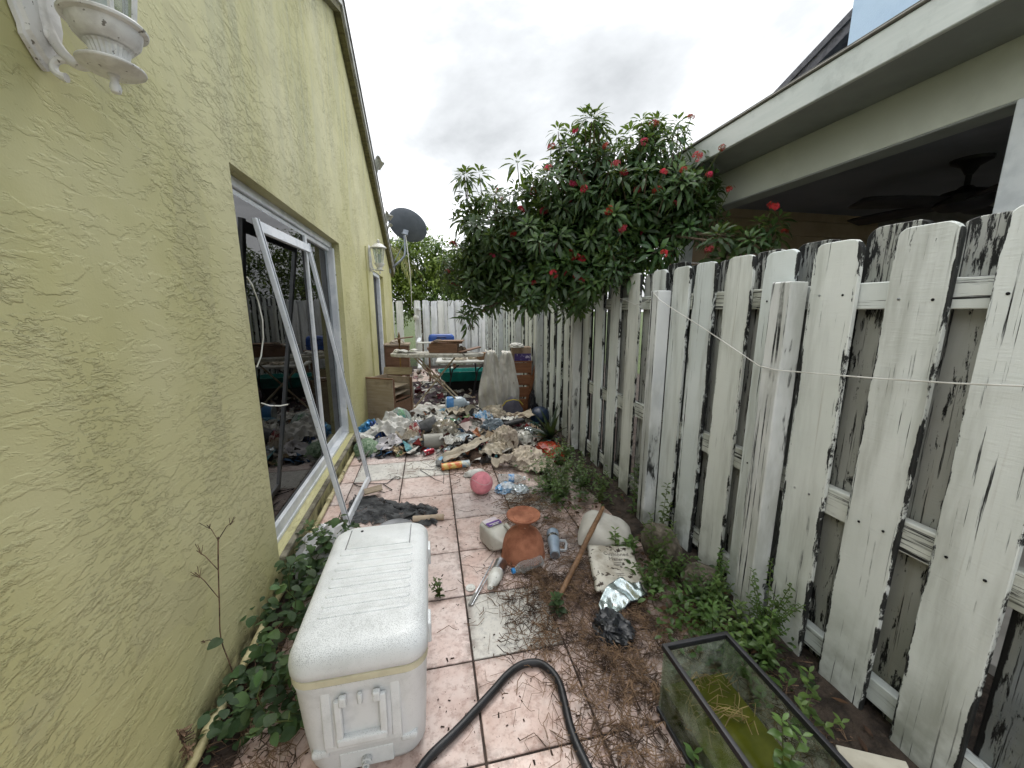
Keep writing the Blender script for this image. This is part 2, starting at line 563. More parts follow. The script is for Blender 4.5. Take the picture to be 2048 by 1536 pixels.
# ------------------------------------------------------------------ geometry helpers
class MB:
    """collects vertices and faces, then links them as ONE mesh object"""

    def __init__(s):
        s.v, s.f, s.c = [], [], []

    def add(s, v, f, M=None, col=None):
        o = len(s.v)
        s.v += [tuple(M @ Vector(p)) for p in v] if M is not None else [tuple(p) for p in v]
        s.f += [tuple(i + o for i in q) for q in f]
        if col is not None:
            s.c += [col] * len(f)
        return s

    def box(s, a, b, M=None):
        x0, y0, z0 = a
        x1, y1, z1 = b
        v = [(x0, y0, z0), (x1, y0, z0), (x1, y1, z0), (x0, y1, z0), (x0, y0, z1), (x1, y0, z1), (x1, y1, z1), (x0, y1, z1)]
        f = [(0, 3, 2, 1), (4, 5, 6, 7), (0, 1, 5, 4), (1, 2, 6, 5), (2, 3, 7, 6), (3, 0, 4, 7)]
        return s.add(v, f, M)

    def lathe(s, prof, n=24, M=None, close=True):
        """prof: (radius, z) from bottom to top"""
        v, f = [], []
        for r, z in prof:
            for i in range(n):
                a = 2 * PI * i / n
                v.append((r * math.cos(a), r * math.sin(a), z))
        for k in range(len(prof) - 1):
            for i in range(n):
                j = (i + 1) % n
                f.append((k * n + i, k * n + j, (k + 1) * n + j, (k + 1) * n + i))
        if close:
            if prof[0][0] > 1e-6:
                f.append(tuple(range(n - 1, -1, -1)))
            if prof[-1][0] > 1e-6:
                f.append(tuple((len(prof) - 1) * n + i for i in range(n)))
        return s.add(v, f, M)

    def tube(s, pts, r, n=8, M=None, cap=True):
        """round bar through pts; r is a number or a list"""
        pts = [Vector(p) for p in pts]
        rr = r if isinstance(r, (list, tuple)) else [r] * len(pts)
        v, f = [], []
        up = Vector((0.13, 0.21, 0.97))
        prev = None
        for k, p in enumerate(pts):
            d = (pts[min(k + 1, len(pts) - 1)] - pts[max(k - 1, 0)])
            if d.length < 1e-9:
                d = Vector((0, 0, 1))
            d.normalize()
            if prev is None:
                a = d.cross(up)
                if a.length < 1e-4:
                    a = d.cross(Vector((1, 0, 0)))
            else:
                a = prev - d * prev.dot(d)
                if a.length < 1e-6:
                    a = d.cross(up)
            a.normalize()
            prev = a
            b = d.cross(a)
            for i in range(n):
                t = 2 * PI * i / n
                v.append(p + (a * math.cos(t) + b * math.sin(t)) * rr[k])
        for k in range(len(pts) - 1):
            for i in range(n):
                j = (i + 1) % n
                f.append((k * n + i, k * n + j, (k + 1) * n + j, (k + 1) * n + i))
        if cap:
            f.append(tuple(range(n - 1, -1, -1)))
            f.append(tuple((len(pts) - 1) * n + i for i in range(n)))
        return s.add(v, f, M)

    def rings(s, rr, cap=(True, True), M=None):
        """loft through closed rings of equal length"""
        n = len(rr[0])
        v = [p for q in rr for p in q]
        f = []
        for k in range(len(rr) - 1):
            for i in range(n):
                j = (i + 1) % n
                f.append((k * n + i, k * n + j, (k + 1) * n + j, (k + 1) * n + i))
        if cap[0]:
            f.append(tuple(range(n - 1, -1, -1)))
        if cap[1]:
            f.append(tuple((len(rr) - 1) * n + i for i in range(n)))
        return s.add(v, f, M)

    def grid(s, nu, nv, fn, M=None):
        v = [fn(i / nu, j / nv) for j in range(nv + 1) for i in range(nu + 1)]
        f = [(j * (nu + 1) + i, j * (nu + 1) + i + 1, (j + 1) * (nu + 1) + i + 1, (j + 1) * (nu + 1) + i) for j in range(nv) for i in range(nu)]
        return s.add(v, f, M)

    def mesh(s, name, mat, smooth=False, bevel=0.0, seg=2, thick=0.0):
        me = bpy.data.meshes.new(name)
        me.from_pydata(s.v, [], s.f)
        if s.c and len(s.c) == len(s.f):
            ca = me.color_attributes.new('Col', 'FLOAT_COLOR', 'CORNER')
            i = 0
            for p, c in zip(me.polygons, s.c):
                for _ in p.vertices:
                    ca.data[i].color = c
                    i += 1
        if bevel or thick:
            bm = bmesh.new()
            bm.from_mesh(me)
            if thick:
                bmesh.ops.recalc_face_normals(bm, faces=bm.faces)
                bmesh.ops.solidify(bm, geom=bm.faces[:], thickness=thick)
            if bevel:
                es = [e for e in bm.edges if len(e.link_faces) == 2 and e.calc_face_angle(0) > 0.6]
                bmesh.ops.bevel(bm, geom=es, offset=bevel, segments=seg, affect='EDGES', profile=0.6)
            bm.to_mesh(me)
            bm.free()
        if smooth:
            for p in me.polygons:
                p.use_smooth = True
            if smooth != 'all':
                me.set_sharp_from_angle(angle=R(smooth if smooth is not True else 40))
        if mat is not None:
            me.materials.append(mat)
        return me

    def build(s, name, mat, parent=None, smooth=False, bevel=0.0, seg=2, thick=0.0):
        return link(name, s.mesh(name, mat, smooth, bevel, seg, thick), parent)


def link(name, me, parent=None, loc=None, rot=None, scale=None):
    o = bpy.data.objects.new(name, me)
    COL.objects.link(o)
    if parent is not None:
        o.parent = parent
    if loc is not None:
        o.location = loc
    if rot is not None:
        o.rotation_euler = rot
    if scale is not None:
        o.scale = scale
    return o


def tag(o, label, cat=None, group=None, kind=None):
    if label:
        o['label'] = label
    if cat:
        o['category'] = cat
    if group:
        o['group'] = group
    if kind:
        o['kind'] = kind
    return o


def thing(name, label, cat, loc=(0, 0, 0), rot=(0, 0, 0), group=None):
    o = bpy.data.objects.new(name, None)
    o.empty_display_size = 0.1
    COL.objects.link(o)
    o.location = loc
    o.rotation_euler = rot
    return tag(o, label, cat, group)


def struct(o):
    o['kind'] = 'structure'
    return o


def copy_tree(o, parent=None):
    c = o.copy()
    COL.objects.link(c)
    if parent is not None:
        c.parent = parent
    for ch in list(o.children):
        copy_tree(ch, c)
    return c


def T(loc=(0, 0, 0), rot=(0, 0, 0), sc=(1, 1, 1)):
    if isinstance(sc, (int, float)):
        sc = (sc, sc, sc)
    return Matrix.LocRotScale(Vector(loc), Euler(rot), Vector(sc))


def nz(x, y, z=0.0, s=1.0):
    return noise.noise(Vector((x * s, y * s, z * s)))


def rrect(w, l, r, z, n=6, cx=0, cy=0):
    """rounded rectangle ring, counter-clockwise"""
    out = []
    for qx, qy, a0 in ((1, 1, 0), (-1, 1, 90), (-1, -1, 180), (1, -1, 270)):
        for i in range(n + 1):
            a = R(a0 + 90 * i / n)
            out.append((cx + qx * (w / 2 - r) + r * math.cos(a), cy + qy * (l / 2 - r) + r * math.sin(a), z))
    return out


# ------------------------------------------------------------------ ground and patio
m = MB()
m.grid(40, 40, lambda u, v: ((u - 0.5) * 600, (v - 0.5) * 600, -0.05))
struct(m.build('ground', MAT_GRASSG))

m = MB()
m.box((-0.86, -2.2, -0.045), (1.62, 10.75, -0.006))
patio = struct(m.build('patio_floor', MAT_GROUT))
TX, TY = 0.42, 0.395
tm = []
for mt in (MAT_TILE, MAT_TILEW):
    q = MB()
    q.box((-TX / 2 + 0.0045, -TY / 2 + 0.0045, -0.02), (TX / 2 - 0.0045, TY / 2 - 0.0045, 0.0))
    tm.append(q.mesh('tile', mt, 30, 0.0022, 1))
WHITE_T = {(0, 2), (1, 5), (0, 8), (-2, 7), (1, 9), (-1, 7)}
for i in range(-3, 4):
    for j in range(-6, 24):
        x = 0.13 + (i + 0.5) * TX
        y = 0.632 + (j + 0.5) * TY
        if x + TX / 2 > 1.62 or x - TX / 2 < -0.98:
            continue
        o = link('tile', tm[1 if (i, j) in WHITE_T else 0], patio, (x, y, rnd.uniform(-0.0008, 0.0008)),
                 (rnd.uniform(-.0015, .0015), rnd.uniform(-.0015, .0015), 0))

m = MB()
m.grid(6, 40, lambda u, v: (1.63 + 3.3 * u, -4 + 16 * v, -0.02 + 0.01 * nz(u, v, 0, 30)))
struct(m.build('neighbour_yard', MAT_SOIL, smooth=True))

q = MB()
q.box((-0.0685, -TY / 2 + 0.0045, -0.02), (0.0685, TY / 2 - 0.0045, 0.0))
edge_tile = q.mesh('tile', MAT_TILE, 30, 0.0022, 1)
for j in range(4, 24):                # cut tiles along the wall
    link('tile', edge_tile, patio, (-0.782, 0.632 + (j + 0.5) * TY, 0.0))

# mulch and earth along the foot of the fence
m = MB()


def soil(u, v):
    y = -0.5 + 11.2 * v
    inner = 1.27 + 0.09 * nz(y, 3.1, 0, 1.7) + 0.05 * nz(y, 9.1, 0, 6)
    x = inner + (1.62 - inner) * u
    return (x, y, 0.004 + 0.05 * u ** 0.7 * (1 + 0.5 * nz(x, y, 0, 7)) - (0.012 if u == 0 else 0))


m.grid(10, 160, soil)
struct(m.build('soil_strip', MAT_SOIL, smooth=True))

# ------------------------------------------------------------------ yellow house
WX = -0.86
house = thing('yellow_house', 'pale yellow stucco house with gable wall along the patio', 'house', (WX, 0, 0))
PKY, PKZ, SLP = 5.0, 4.6, 0.455


def roofz(y):
    return PKZ - SLP * abs(y - PKY)


WY0, WY1, WZ0, WZ1 = 2.13, 4.36, 0.165, 2.16       # sliding window opening
DY0, DY1, DZ1 = 6.62, 8.05, 2.12                    # far doorway
HY0, HY1 = -3.0, 10.0
m = MB()
DEP = 0.16


def quad(y0, y1, z0a, z0b, z1a, z1b, x=0.0):
    m.add([(x, y0, z0a), (x, y1, z0b), (x, y1, z1b), (x, y0, z1a)], [(0, 1, 2, 3)])


for y0, y1, cuts in ((HY0, WY0, None), (WY0, WY1, (WZ0, WZ1)), (WY1, PKY, None), (PKY, DY0, None), (DY0, DY1, (-0.05, DZ1)), (DY1, HY1, None)):
    if cuts is None:
        quad(y0, y1, -0.05, -0.05, roofz(y0), roofz(y1))
    else:
        if cuts[0] > 0:
            quad(y0, y1, -0.05, -0.05, cuts[0], cuts[0])
        quad(y0, y1, cuts[1], cuts[1], roofz(y0), roofz(y1))
for y0, y1, z0, z1 in ((WY0, WY1, WZ0, WZ1), (DY0, DY1, -0.05, DZ1)):
    m.add([(0, y0, z0), (-DEP, y0, z0), (-DEP, y0, z1), (0, y0, z1)], [(3, 2, 1, 0)])
    m.add([(0, y1, z0), (-DEP, y1, z0), (-DEP, y1, z1), (0, y1, z1)], [(0, 1, 2, 3)])
    m.add([(0, y0, z1), (-DEP, y0, z1), (-DEP, y1, z1), (0, y1, z1)], [(3, 2, 1, 0)])
    m.add([(0, y0, z0), (-DEP, y0, z0), (-DEP, y1, z0), (0, y1, z0)], [(0, 1, 2, 3)])
# far end wall
m.add([(0, HY1, -0.05), (-7, HY1, -0.05), (-7, HY1, roofz(HY1)), (0, HY1, roofz(HY1))], [(0, 1, 2, 3)])
m.build('wall', MAT_STUCCO, house)
m = MB()
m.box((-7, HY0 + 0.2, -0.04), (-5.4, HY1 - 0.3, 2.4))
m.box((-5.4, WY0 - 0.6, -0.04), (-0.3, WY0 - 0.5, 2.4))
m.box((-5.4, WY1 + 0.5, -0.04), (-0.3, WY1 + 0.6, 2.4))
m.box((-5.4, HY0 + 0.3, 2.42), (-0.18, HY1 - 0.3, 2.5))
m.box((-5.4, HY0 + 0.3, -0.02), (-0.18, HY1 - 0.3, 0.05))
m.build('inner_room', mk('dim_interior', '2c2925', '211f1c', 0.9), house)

# roof slabs, rake board and drip edge
MAT_ROOF = mk('grey_shingle', '7d7a76', '5f5c59', 0.95, vs=25, bump=0.7, bs=60)
MAT_RAKE = mk('olive_rake_board', '6f6a45', '575236', 0.8, vs=10, stretch=(1, 3, 3))
MAT_DRIP = mk('pale_drip_edge', 'c9c9c4', '9fa09c', 0.45, 0.1, vs=7, spot='6a6a66', ss=40, st=0.66)
OV = 0.075
for s_ in (-1, 1):
    ye = HY1 + 0.05 if s_ > 0 else HY0
    for nm, mt, xa, xb, za, zb in (('rake_board', MAT_RAKE, 0.004, OV, -0.012, 0.055), ('drip_edge', MAT_DRIP, 0.02, OV + 0.022, 0.0555, 0.150), ('roof_slab', MAT_ROOF, -7.0, OV + 0.035, 0.151, 0.20)):
        m = MB()
        ys = [PKY, ye] if s_ > 0 else [ye, PKY]
        v = []
        for y in ys:
            for x, z in ((xa, za), (xb, za), (xb, zb), (xa, zb)):
                v.append((x, y, roofz(y) + z))
        m.add(v, [(3, 2, 1, 0), (4, 5, 6, 7), (0, 1, 5, 4), (1, 2, 6, 5), (2, 3, 7, 6), (3, 0, 4, 7)])
        m.build(nm, mt, house)
# torn flashing curling off the rake
for i, (y, ln, tw) in enumerate(((7.15, 0.26, 0.2), (8.35, 0.24, -0.5), (8.62, 0.12, 0.4))):
    m = MB()

    def fl(u, v, y=y, ln=ln, tw=tw, i=i):
        yy = y + (u - 0.5) * ln
        k = v * (0.10 + 0.07 * nz(yy, i, 0, 9))
        return (OV + 0.03 + k * (0.7 + 0.4 * math.sin(u * 3 + tw)), yy + k * tw * 0.3, roofz(yy) + 0.15 + 0.05 * math.sin(v * 3) + k * 0.75)


    m.grid(8, 5, fl)
    m.build('torn_flashing', MAT_DRIP, house, smooth='all', thick=0.003)

# raised stucco surround of the far doorway, cut round the opening
PY0, PY1, PZ1 = 6.08, 8.55, 2.40
m = MB()
for a, b in (((0.0, PY0, 0.0), (0.022, DY0, PZ1)), ((0.0, DY1, 0.0), (0.022, PY1, PZ1)), ((0.0, DY0, DZ1), (0.022, DY1, PZ1))):
    m.box(a, b)
m.build('stucco_surround', MAT_STUCCO, house)

# sliding window: frame, tracks, two panes, jamb channel
win = thing('sliding_window', None, None)
win.parent = house
for k in ('label', 'category'):
    if k in win:
        del win[k]
XG = -0.10


def bar(nm, a, b, mt=MAT_ALU, par=win, bev=0.004):
    q = MB()
    q.box(a, b)
    return q.build(nm, mt, par, smooth=30, bevel=bev, seg=1)


bar('frame_rail', (XG - 0.03, WY0, WZ1 - 0.05), (XG + 0.03, WY1, WZ1))
bar('frame_rail', (XG - 0.03, WY0, WZ1 - 0.085), (XG + 0.012, WY1, WZ1 - 0.052))
bar('frame_rail', (XG - 0.05, WY0, WZ0), (XG + 0.05, WY1, WZ0 + 0.028))
bar('frame_rail', (XG + 0.008, WY0, WZ0 + 0.029), (XG + 0.044, 3.46, WZ0 + 0.10))
bar('frame_rail', (XG - 0.032, 3.40, WZ0 + 0.029), (XG - 0.006, WY1, WZ0 + 0.10))
bar('frame_jamb', (XG - 0.03, WY1 - 0.05, WZ0 + 0.029), (XG + 0.05, WY1, WZ1 - 0.051))
bar('frame_jamb', (XG - 0.03, WY1 - 0.115, WZ0 + 0.101), (XG - 0.008, WY1 - 0.052, WZ1 - 0.086), mk('grey_aluminium', '8e9499', '7d8388', 0.4, 0.4))
bar('frame_jamb', (XG - 0.03, WY0, WZ0 + 0.101), (XG + 0.03, WY0 + 0.035, WZ1 - 0.087))
bar('mullion', (XG + 0.006, 3.425, WZ0 + 0.101), (XG + 0.040, 3.475, WZ1 - 0.086))
for zz_ in (0.45, 0.85, 1.2, 1.5, 1.85):
    q = MB()
    q.lathe([(0.006, 0), (0.006, 0.004)], 8, T((XG + 0.0505, WY1 - 0.022, zz_), (0, R(90), 0)))
    q.build('screw', MAT_DARK, win)
for nm, x, y0, y1 in (('pane', XG + 0.02, WY0 + 0.036, 3.424), ('pane', XG - 0.018, 3.42, WY1 - 0.116)):
    q = MB()
    q.box((x - 0.002, y0, WZ0 + 0.101), (x + 0.002, y1, WZ1 - 0.087))
    q.build(nm, MAT_GLASS, win)
# concrete ledge below the window
bar('window_sill', (-0.02, WY0, WZ0 - 0.03), (0.03, WY1 + 0.02, WZ0 - 0.003), mk('stained_sill', '8d8877', '5a5546', 0.9, vs=8, bump=0.4), win, 0.006)

# far doorway: screen and jamb
door = thing('screen_door', None, None)
door.parent = house
for k in ('label', 'category'):
    if k in door:
        del door[k]
bar('door_screen', (-0.062, DY0, 0.02), (-0.05, 7.52, DZ1 - 0.06), mk('charcoal_screen', '2b2d30', '232427', 0.8), door, 0)
bar('door_frame', (-0.085, 7.521, 0.02), (0.01, 7.62, DZ1 - 0.06), MAT_ALU, door)
bar('door_frame', (-0.085, DY0, DZ1 - 0.059), (0.005, 7.62, DZ1), MAT_ALU, door)
bar('door_return', (-0.12, 7.621, -0.04), (-0.03, DY1, DZ1), MAT_STUCCO, door, 0)

# water pipe lying along the foot of the wall (two lengths with couplings)
pipe = thing('water_pipe', 'cream plastic water pipe running along the foot of the yellow wall', 'pipe', (0, 0, 0))
MAT_PIPE = mk('cream_pvc', 'c9c096', '9d946b', 0.6, vs=9, spot='4c4632', ss=18, st=0.62)
m = MB()
m.tube([(-0.825 + 0.008 * nz(y, 2, 0, 1.1), y, 0.030) for y in [1.18 + 0.15 * k for k in range(22)]], 0.0165, 12)
m.build('pipe_run', MAT_PIPE, pipe, smooth=True)
for y in (1.30, 2.32, 3.02, 3.42):
    m = MB()
    m.tube([(-0.825, y, 0.030), (-0.825, y + 0.06, 0.030)], 0.021, 12)
    m.build('coupling', MAT_PIPE, pipe, smooth=True)
m = MB()
m.tube([(-0.825, 1.18, 0.030), (-0.82, 1.15, 0.026), (-0.80, 1.12, 0.0)], 0.019, 10)
m.build('elbow', MAT_PIPE, pipe, smooth=True)


# ------------------------------------------------------------------ wall lanterns
def lantern():
    t = thing('wall_lantern', 'x', 'wall lamp')
    # local origin on the wall, X points out of the wall
    AX = 0.14
    m = MB()
    out = [(-0.055, 0.30), (-0.055, 0.08), (-0.045, 0.05), (-0.045, 0.03), (-0.015, -0.01), (0, -0.02), (0.015, -0.01), (0.045, 0.03), (0.045, 0.05), (0.055, 0.08), (0.055, 0.30), (0.03, 0.34), (0, 0.36), (-0.03, 0.34)]
    rr = []
    for x, k in ((0.001, 1.0), (0.010, 1.0), (0.013, 0.93), (0.022, 0.90), (0.024, 0.80)):
        rr.append([(x, y * k, 0.16 + (z - 0.16) * k) for y, z in out])
    m.rings(rr)
    m.build('back_plate', MAT_LAMP, t, smooth=35)
    m = MB()
    m.lathe([(0.0, 0.0), (0.014, 0.002), (0.013, 0.01), (0.0, 0.014)], 12, T((0.024, 0, 0.055), (0, R(90), 0)))
    m.build('screw_knob', MAT_LAMP, t, smooth=True)
    m = MB()
    pts = []
    for k in range(17):
        a = R(150 + 175 * k / 16)
        pts.append((0.07 + 0.05 * math.cos(a) + 0.015 * (k / 16), 0, 0.105 + 0.105 * math.sin(a)))
    pts += [(AX - 0.02, 0, 0.042), (AX, 0, 0.046)]
    m.tube([(0.02, 0, 0.2)] + pts, [0.011] * (len(pts) - 1) + [0.010, 0.009], 10)
    m.build('arm', MAT_LAMP, t, smooth=True)
    m = MB()
    m.tube([(0.10 + 0.03 * math.cos(R(a)), 0, 0.025 + 0.032 * math.sin(R(a)) + 0.0) for a in range(-10, 235, 20)][:0] or
           [(0.045 - 0.022 * math.sin(R(a)), 0, -0.010 + 0.019 * math.cos(R(a))) for a in range(-20, 200, 20)], [0.008] * 9 + [0.009, 0.010], 8)
    m.build('scroll', MAT_LAMP, t, smooth=True)
    m = MB()
    m.tube([(0.104 + 0.018 * math.cos(R(a)), 0, 0.052 + 0.024 * math.sin(R(a))) for a in range(-120, 100, 18)], [0.007] * 10 + [0.008, 0.009, 0.010], 8)
    m.build('scroll', MAT_LAMP, t, smooth=True)
    # lathe parts on the axis
    A = (AX, 0, 0)
    SC = (0.72, 0.72, 0.8)
    m = MB()
    m.lathe([(0, -0.068), (0.012, -0.064), (0.016, -0.052), (0.013, -0.040), (0.011, -0.037), (0.011, -0.026), (0.016, -0.022), (0.016, -0.014)], 20, T(A, (0, 0, 0), SC))
    m.build('finial', MAT_LAMP, t, smooth=35)
    m = MB()
    m.lathe([(0.014, -0.016), (0.04, -0.012), (0.066, -0.010), (0.085, 0.0), (0.087, 0.004), (0.086, 0.007), (0.05, 0.013)], 40, T(A, (0, 0, 0), SC))
    m.build('drip_plate', MAT_LAMP, t, smooth=35)
    m = MB()
    v, f = [], []
    n = 48
    for r, z in ((0.044, 0.012), (0.045, 0.03), (0.052, 0.05), (0.06, 0.056)):
        for i in range(n):
            k = r + (0.0022 if i % 2 else -0.0012)
            v.append((AX + .72 * k * math.cos(2 * PI * i / n), .72 * k * math.sin(2 * PI * i / n), .8 * z))
    for q in range(3):
        for i in range(n):
            j = (i + 1) % n
            f.append((q * n + i, q * n + j, q * n + n + j, q * n + n + i))
    m.add(v, f)
    m.build('fluted_neck', MAT_LAMP, t, smooth=25)
    m = MB()
    m.lathe([(0.055, 0.056), (0.068, 0.062), (0.083, 0.078), (0.090, 0.098), (0.092, 0.106), (0.106, 0.110), (0.108, 0.116), (0.104, 0.121), (0.07, 0.124)], 44, T(A, (0, 0, 0), SC))
    m.build('bowl', MAT_LAMP, t, smooth=35)
    for k in range(6):
        a = 2 * PI * k / 6 + 0.3
        q = MB()
        q.tube([(AX + 0.052 * math.cos(a), 0.052 * math.sin(a), 0.096), (AX + 0.084 * math.cos(a), 0.084 * math.sin(a), 0.315)], 0.006, 6)
        q.build('cage_bar', MAT_LAMP, t, smooth=True)
    m = MB()
    m.lathe([(0.048, 0.098), (0.080, 0.312)], 6, T(A, (0, 0, 0.3)), close=False)
    m.build('glass_chimney', mk_pane('lantern_glass', 'dfe6e2', 0.08, 0.05, 0.4, 'b8bcb6') if 'lg' not in MATS else MATS['lg'], t)
    m = MB()
    m.lathe([(0.0, 0.0), (0.016, 0.0), (0.016, 0.06), (0.022, 0.09), (0.018, 0.13), (0, 0.14)], 12, T((AX, 0, 0.098)))
    m.build('bulb', MAT_WHITEP, t, smooth=True)
    m = MB()
    m.lathe([(0.09, 0.312), (0.117, 0.316), (0.118, 0.322), (0.092, 0.345), (0.062, 0.372), (0.03, 0.386), (0.02, 0.39), (0.02, 0.402), (0.034, 0.407), (0.034, 0.411), (0.012, 0.416), (0.012, 0.424), (0.018, 0.43), (0.01, 0.44), (0, 0.444)], 36, T(A))
    m.build('cap', MAT_LAMP, t, smooth=35)
    return t


lant = lantern()
lant.location = (WX + 0.003, 1.222, 2.066)
lant['label'] = 'white wall lantern at top left, near end of the yellow wall'
l2 = copy_tree(lant)
l2.location = (WX + 0.025, 6.30, 2.09)
l2['label'] = 'white wall lantern beside the far doorway under the satellite dish'
lant['group'] = l2['group'] = 'lanterns on the yellow wall'

# thin white cable drooping over the window edge, and its cut end lower down
m = MB()
m.tube([(-0.845, 2.13, 1.655), (-0.84, 2.165, 1.62), (-0.835, 2.20, 1.54), (-0.832, 2.215, 1.45), (-0.835, 2.205, 1.36), (-0.842, 2.17, 1.27), (-0.852, 2.132, 1.22)], 0.0032, 6)
tag(m.build('cable', MAT_WHITEP, smooth=True), 'thin white cable looped over the near edge of the sliding window', 'cable')
m = MB()
m.tube([(-0.851, 2.128, 1.035), (-0.83, 2.17, 1.01), (-0.80, 2.22, 0.995), (-0.775, 2.26, 0.992)], 0.0035, 6)
tag(m.build('cable', MAT_WHITEP, smooth=True), 'short cut end of white cable poking out across the lower window', 'cable')


# ------------------------------------------------------------------ leaning screen frame
def beam(name, p, q, w, d, mt, parent, side=Vector((0, 1, 0)), bev=0.003):
    """flat rectangular bar from p to q; w along side, d across"""
    p, q = Vector(p), Vector(q)
    z = (q - p).normalized()
    y = (side - z * side.dot(z)).normalized()
    x = y.cross(z)
    Mx = Matrix((x, y, z)).transposed().to_4x4()
    Mx.translation = p
    b = MB()
    b.box((-d / 2, -w / 2, 0), (d / 2, w / 2, (q - p).length), Mx)
    return b.build(name, mt, parent, smooth=30, bevel=bev, seg=1)


fr = thing('screen_frame', 'tall white aluminium screen frame leaning empty against the window', 'screen frame', (-0.6, 3.0, 0))
fr_o = Vector((-0.6, 3.0, 0))
BL, BR = Vector((-0.612, 2.655, 0.012)) - fr_o, Vector((-0.572, 3.375, 0.012)) - fr_o
TL, TR = Vector((-0.905, 2.475, 1.992)) - fr_o, Vector((-0.895, 3.385, 2.005)) - fr_o
sd = (BR - BL).normalized()
for p, q in ((BL, TL), (BR, TR)):
    beam('stile', p, q, 0.046, 0.026, MAT_ALU, fr, sd)
    nrm = Vector((0.026, 0, 0.004))
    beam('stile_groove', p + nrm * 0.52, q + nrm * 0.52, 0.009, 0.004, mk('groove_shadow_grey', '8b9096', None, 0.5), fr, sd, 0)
up = (TL - BL).normalized()
beam('top_rail', TL - up * 0.04 + sd * 0.018, TR - up * 0.04 - sd * 0.018, 0.062, 0.022, MAT_ALU, fr, up)
beam('bottom_rail', BL + up * 0.03 + sd * 0.018, BR + up * 0.03 - sd * 0.018, 0.05, 0.022, MAT_ALU, fr, up)
# torn screen mesh spilling from the frame over the tiles
N = NT('torn_screen_mesh')
v_, r_ = N.objco()
N.put(N.b.inputs['Base Color'], N.mix(N.ramp(N.noise(v_, 9, 5), .4, .65), hx('2b2d2f'), hx('57595a')))
N.b.inputs['Roughness'].default_value = 0.75
tr_ = N.n('ShaderNodeBsdfTransparent')
ms_ = N.n('ShaderNodeMixShader')
N.put(ms_.inputs[0], N.ramp(N.noise(v_, 13, 6, .7), .36, .46, 0.35, 0.95))
N.l(tr_.outputs[0], ms_.inputs[1])
N.l(N.b.outputs[0], ms_.inputs[2])
N.l(ms_.outputs[0], N.out.inputs['Surface'])
MAT_MESH = N.m
m = MB()


def torn(u, v):
    rag = 0.16 * nz(u, 5 if v > .5 else 2, 0, 6) + 0.06 * nz(u, 1, 0, 19)
    e_ = abs(v - .5) * 2
    x = -0.66 + 0.66 * u + 0.07 * nz(u, v, 3, 4) + 0.05 * nz(v, 2, 0, 9) * abs(u - .5)
    y = 2.93 - 0.28 * u + (0.5 - v) * (0.46 - 0.2 * u) + 0.06 * nz(u, v, 7, 3) + rag * e_ * (1 if v > .5 else -1)
    z = 0.006 + 0.05 * max(0, 0.5 - abs(nz(u, v * 2.2, 1, 3.0)) * 3.0) * (1 - e_ ** 3) + 0.012 * abs(nz(u, v, 9, 9))
    return (x, y, z)


m.grid(60, 44, torn)
tag(m.build('torn_screen', MAT_MESH, smooth='all'), 'crumpled dark torn screen mesh on the tiles behind the cooler', 'screen mesh')


# ------------------------------------------------------------------ fences
FX = 1.5


def board_mesh(w, h, th, mat, seed, near=True):
    """fence picket with rounded shoulders, slightly bowed; local X = thickness, Y = width, Z = height"""
    q = random.Random(seed)
    r1, r2 = q.uniform(0.035, 0.05), q.uniform(0.035, 0.05)
    out = [(-w / 2, 0.0 + q.uniform(-.01, .01))]
    nzs = 7
    bow = q.uniform(-0.004, 0.004)
    for k in range(1, nzs):
        z = (h - r1) * k / nzs
        out.append((-w / 2 + q.uniform(-.0012, .0012), z))
    n = 6 if near else 3
    for k in range(n + 1):
        a = PI - (PI / 2) * k / n
        out.append((-w / 2 + r1 + r1 * math.cos(a), h - r1 + r1 * math.sin(a) * 0.9 + q.uniform(-.001, .001)))
    for k in range(n + 1):
        a = PI / 2 - (PI / 2) * k / n
        out.append((w / 2 - r2 + r2 * math.cos(a), h - r2 + r2 * math.sin(a) * 0.9 + q.uniform(-.001, .001)))
    for k in range(nzs - 1, 0, -1):
        out.append((w / 2 + q.uniform(-.0012, .0012), (h - r2) * k / nzs))
    out.append((w / 2, q.uniform(-.01, .01)))
    b = MB()

    def ring(x, ins):
        rr = []
        for y, z in out:
            yy = y * (1 - ins / (w / 2))
            zz2 = z - (ins if z > h - 0.06 else 0)
            rr.append((x + bow * math.sin(PI * z / h), yy, zz2))
        return rr
    if near:
        b.rings([ring(th / 2, 0.0025), ring(th / 2 - 0.0025, 0), ring(-th / 2 + 0.0025, 0), ring(-th / 2, 0.0025)])
    else:
        b.rings([ring(th / 2, 0), ring(-th / 2, 0)])
    return b.mesh('board', mat, 30)


VAR = {}
for key, mt in (('a', MAT_BOARD), ('w', MAT_BOARD2), ('b', MAT_BACKB), ('p', MAT_POST), ('s', MAT_BLUEW)):
    VAR[key] = [board_mesh(0.158 + 0.006 * k, 1.75 + 0.008 * ((k * 7) % 3 - 1), 0.019, mt, 100 + k) for k in range(4)]

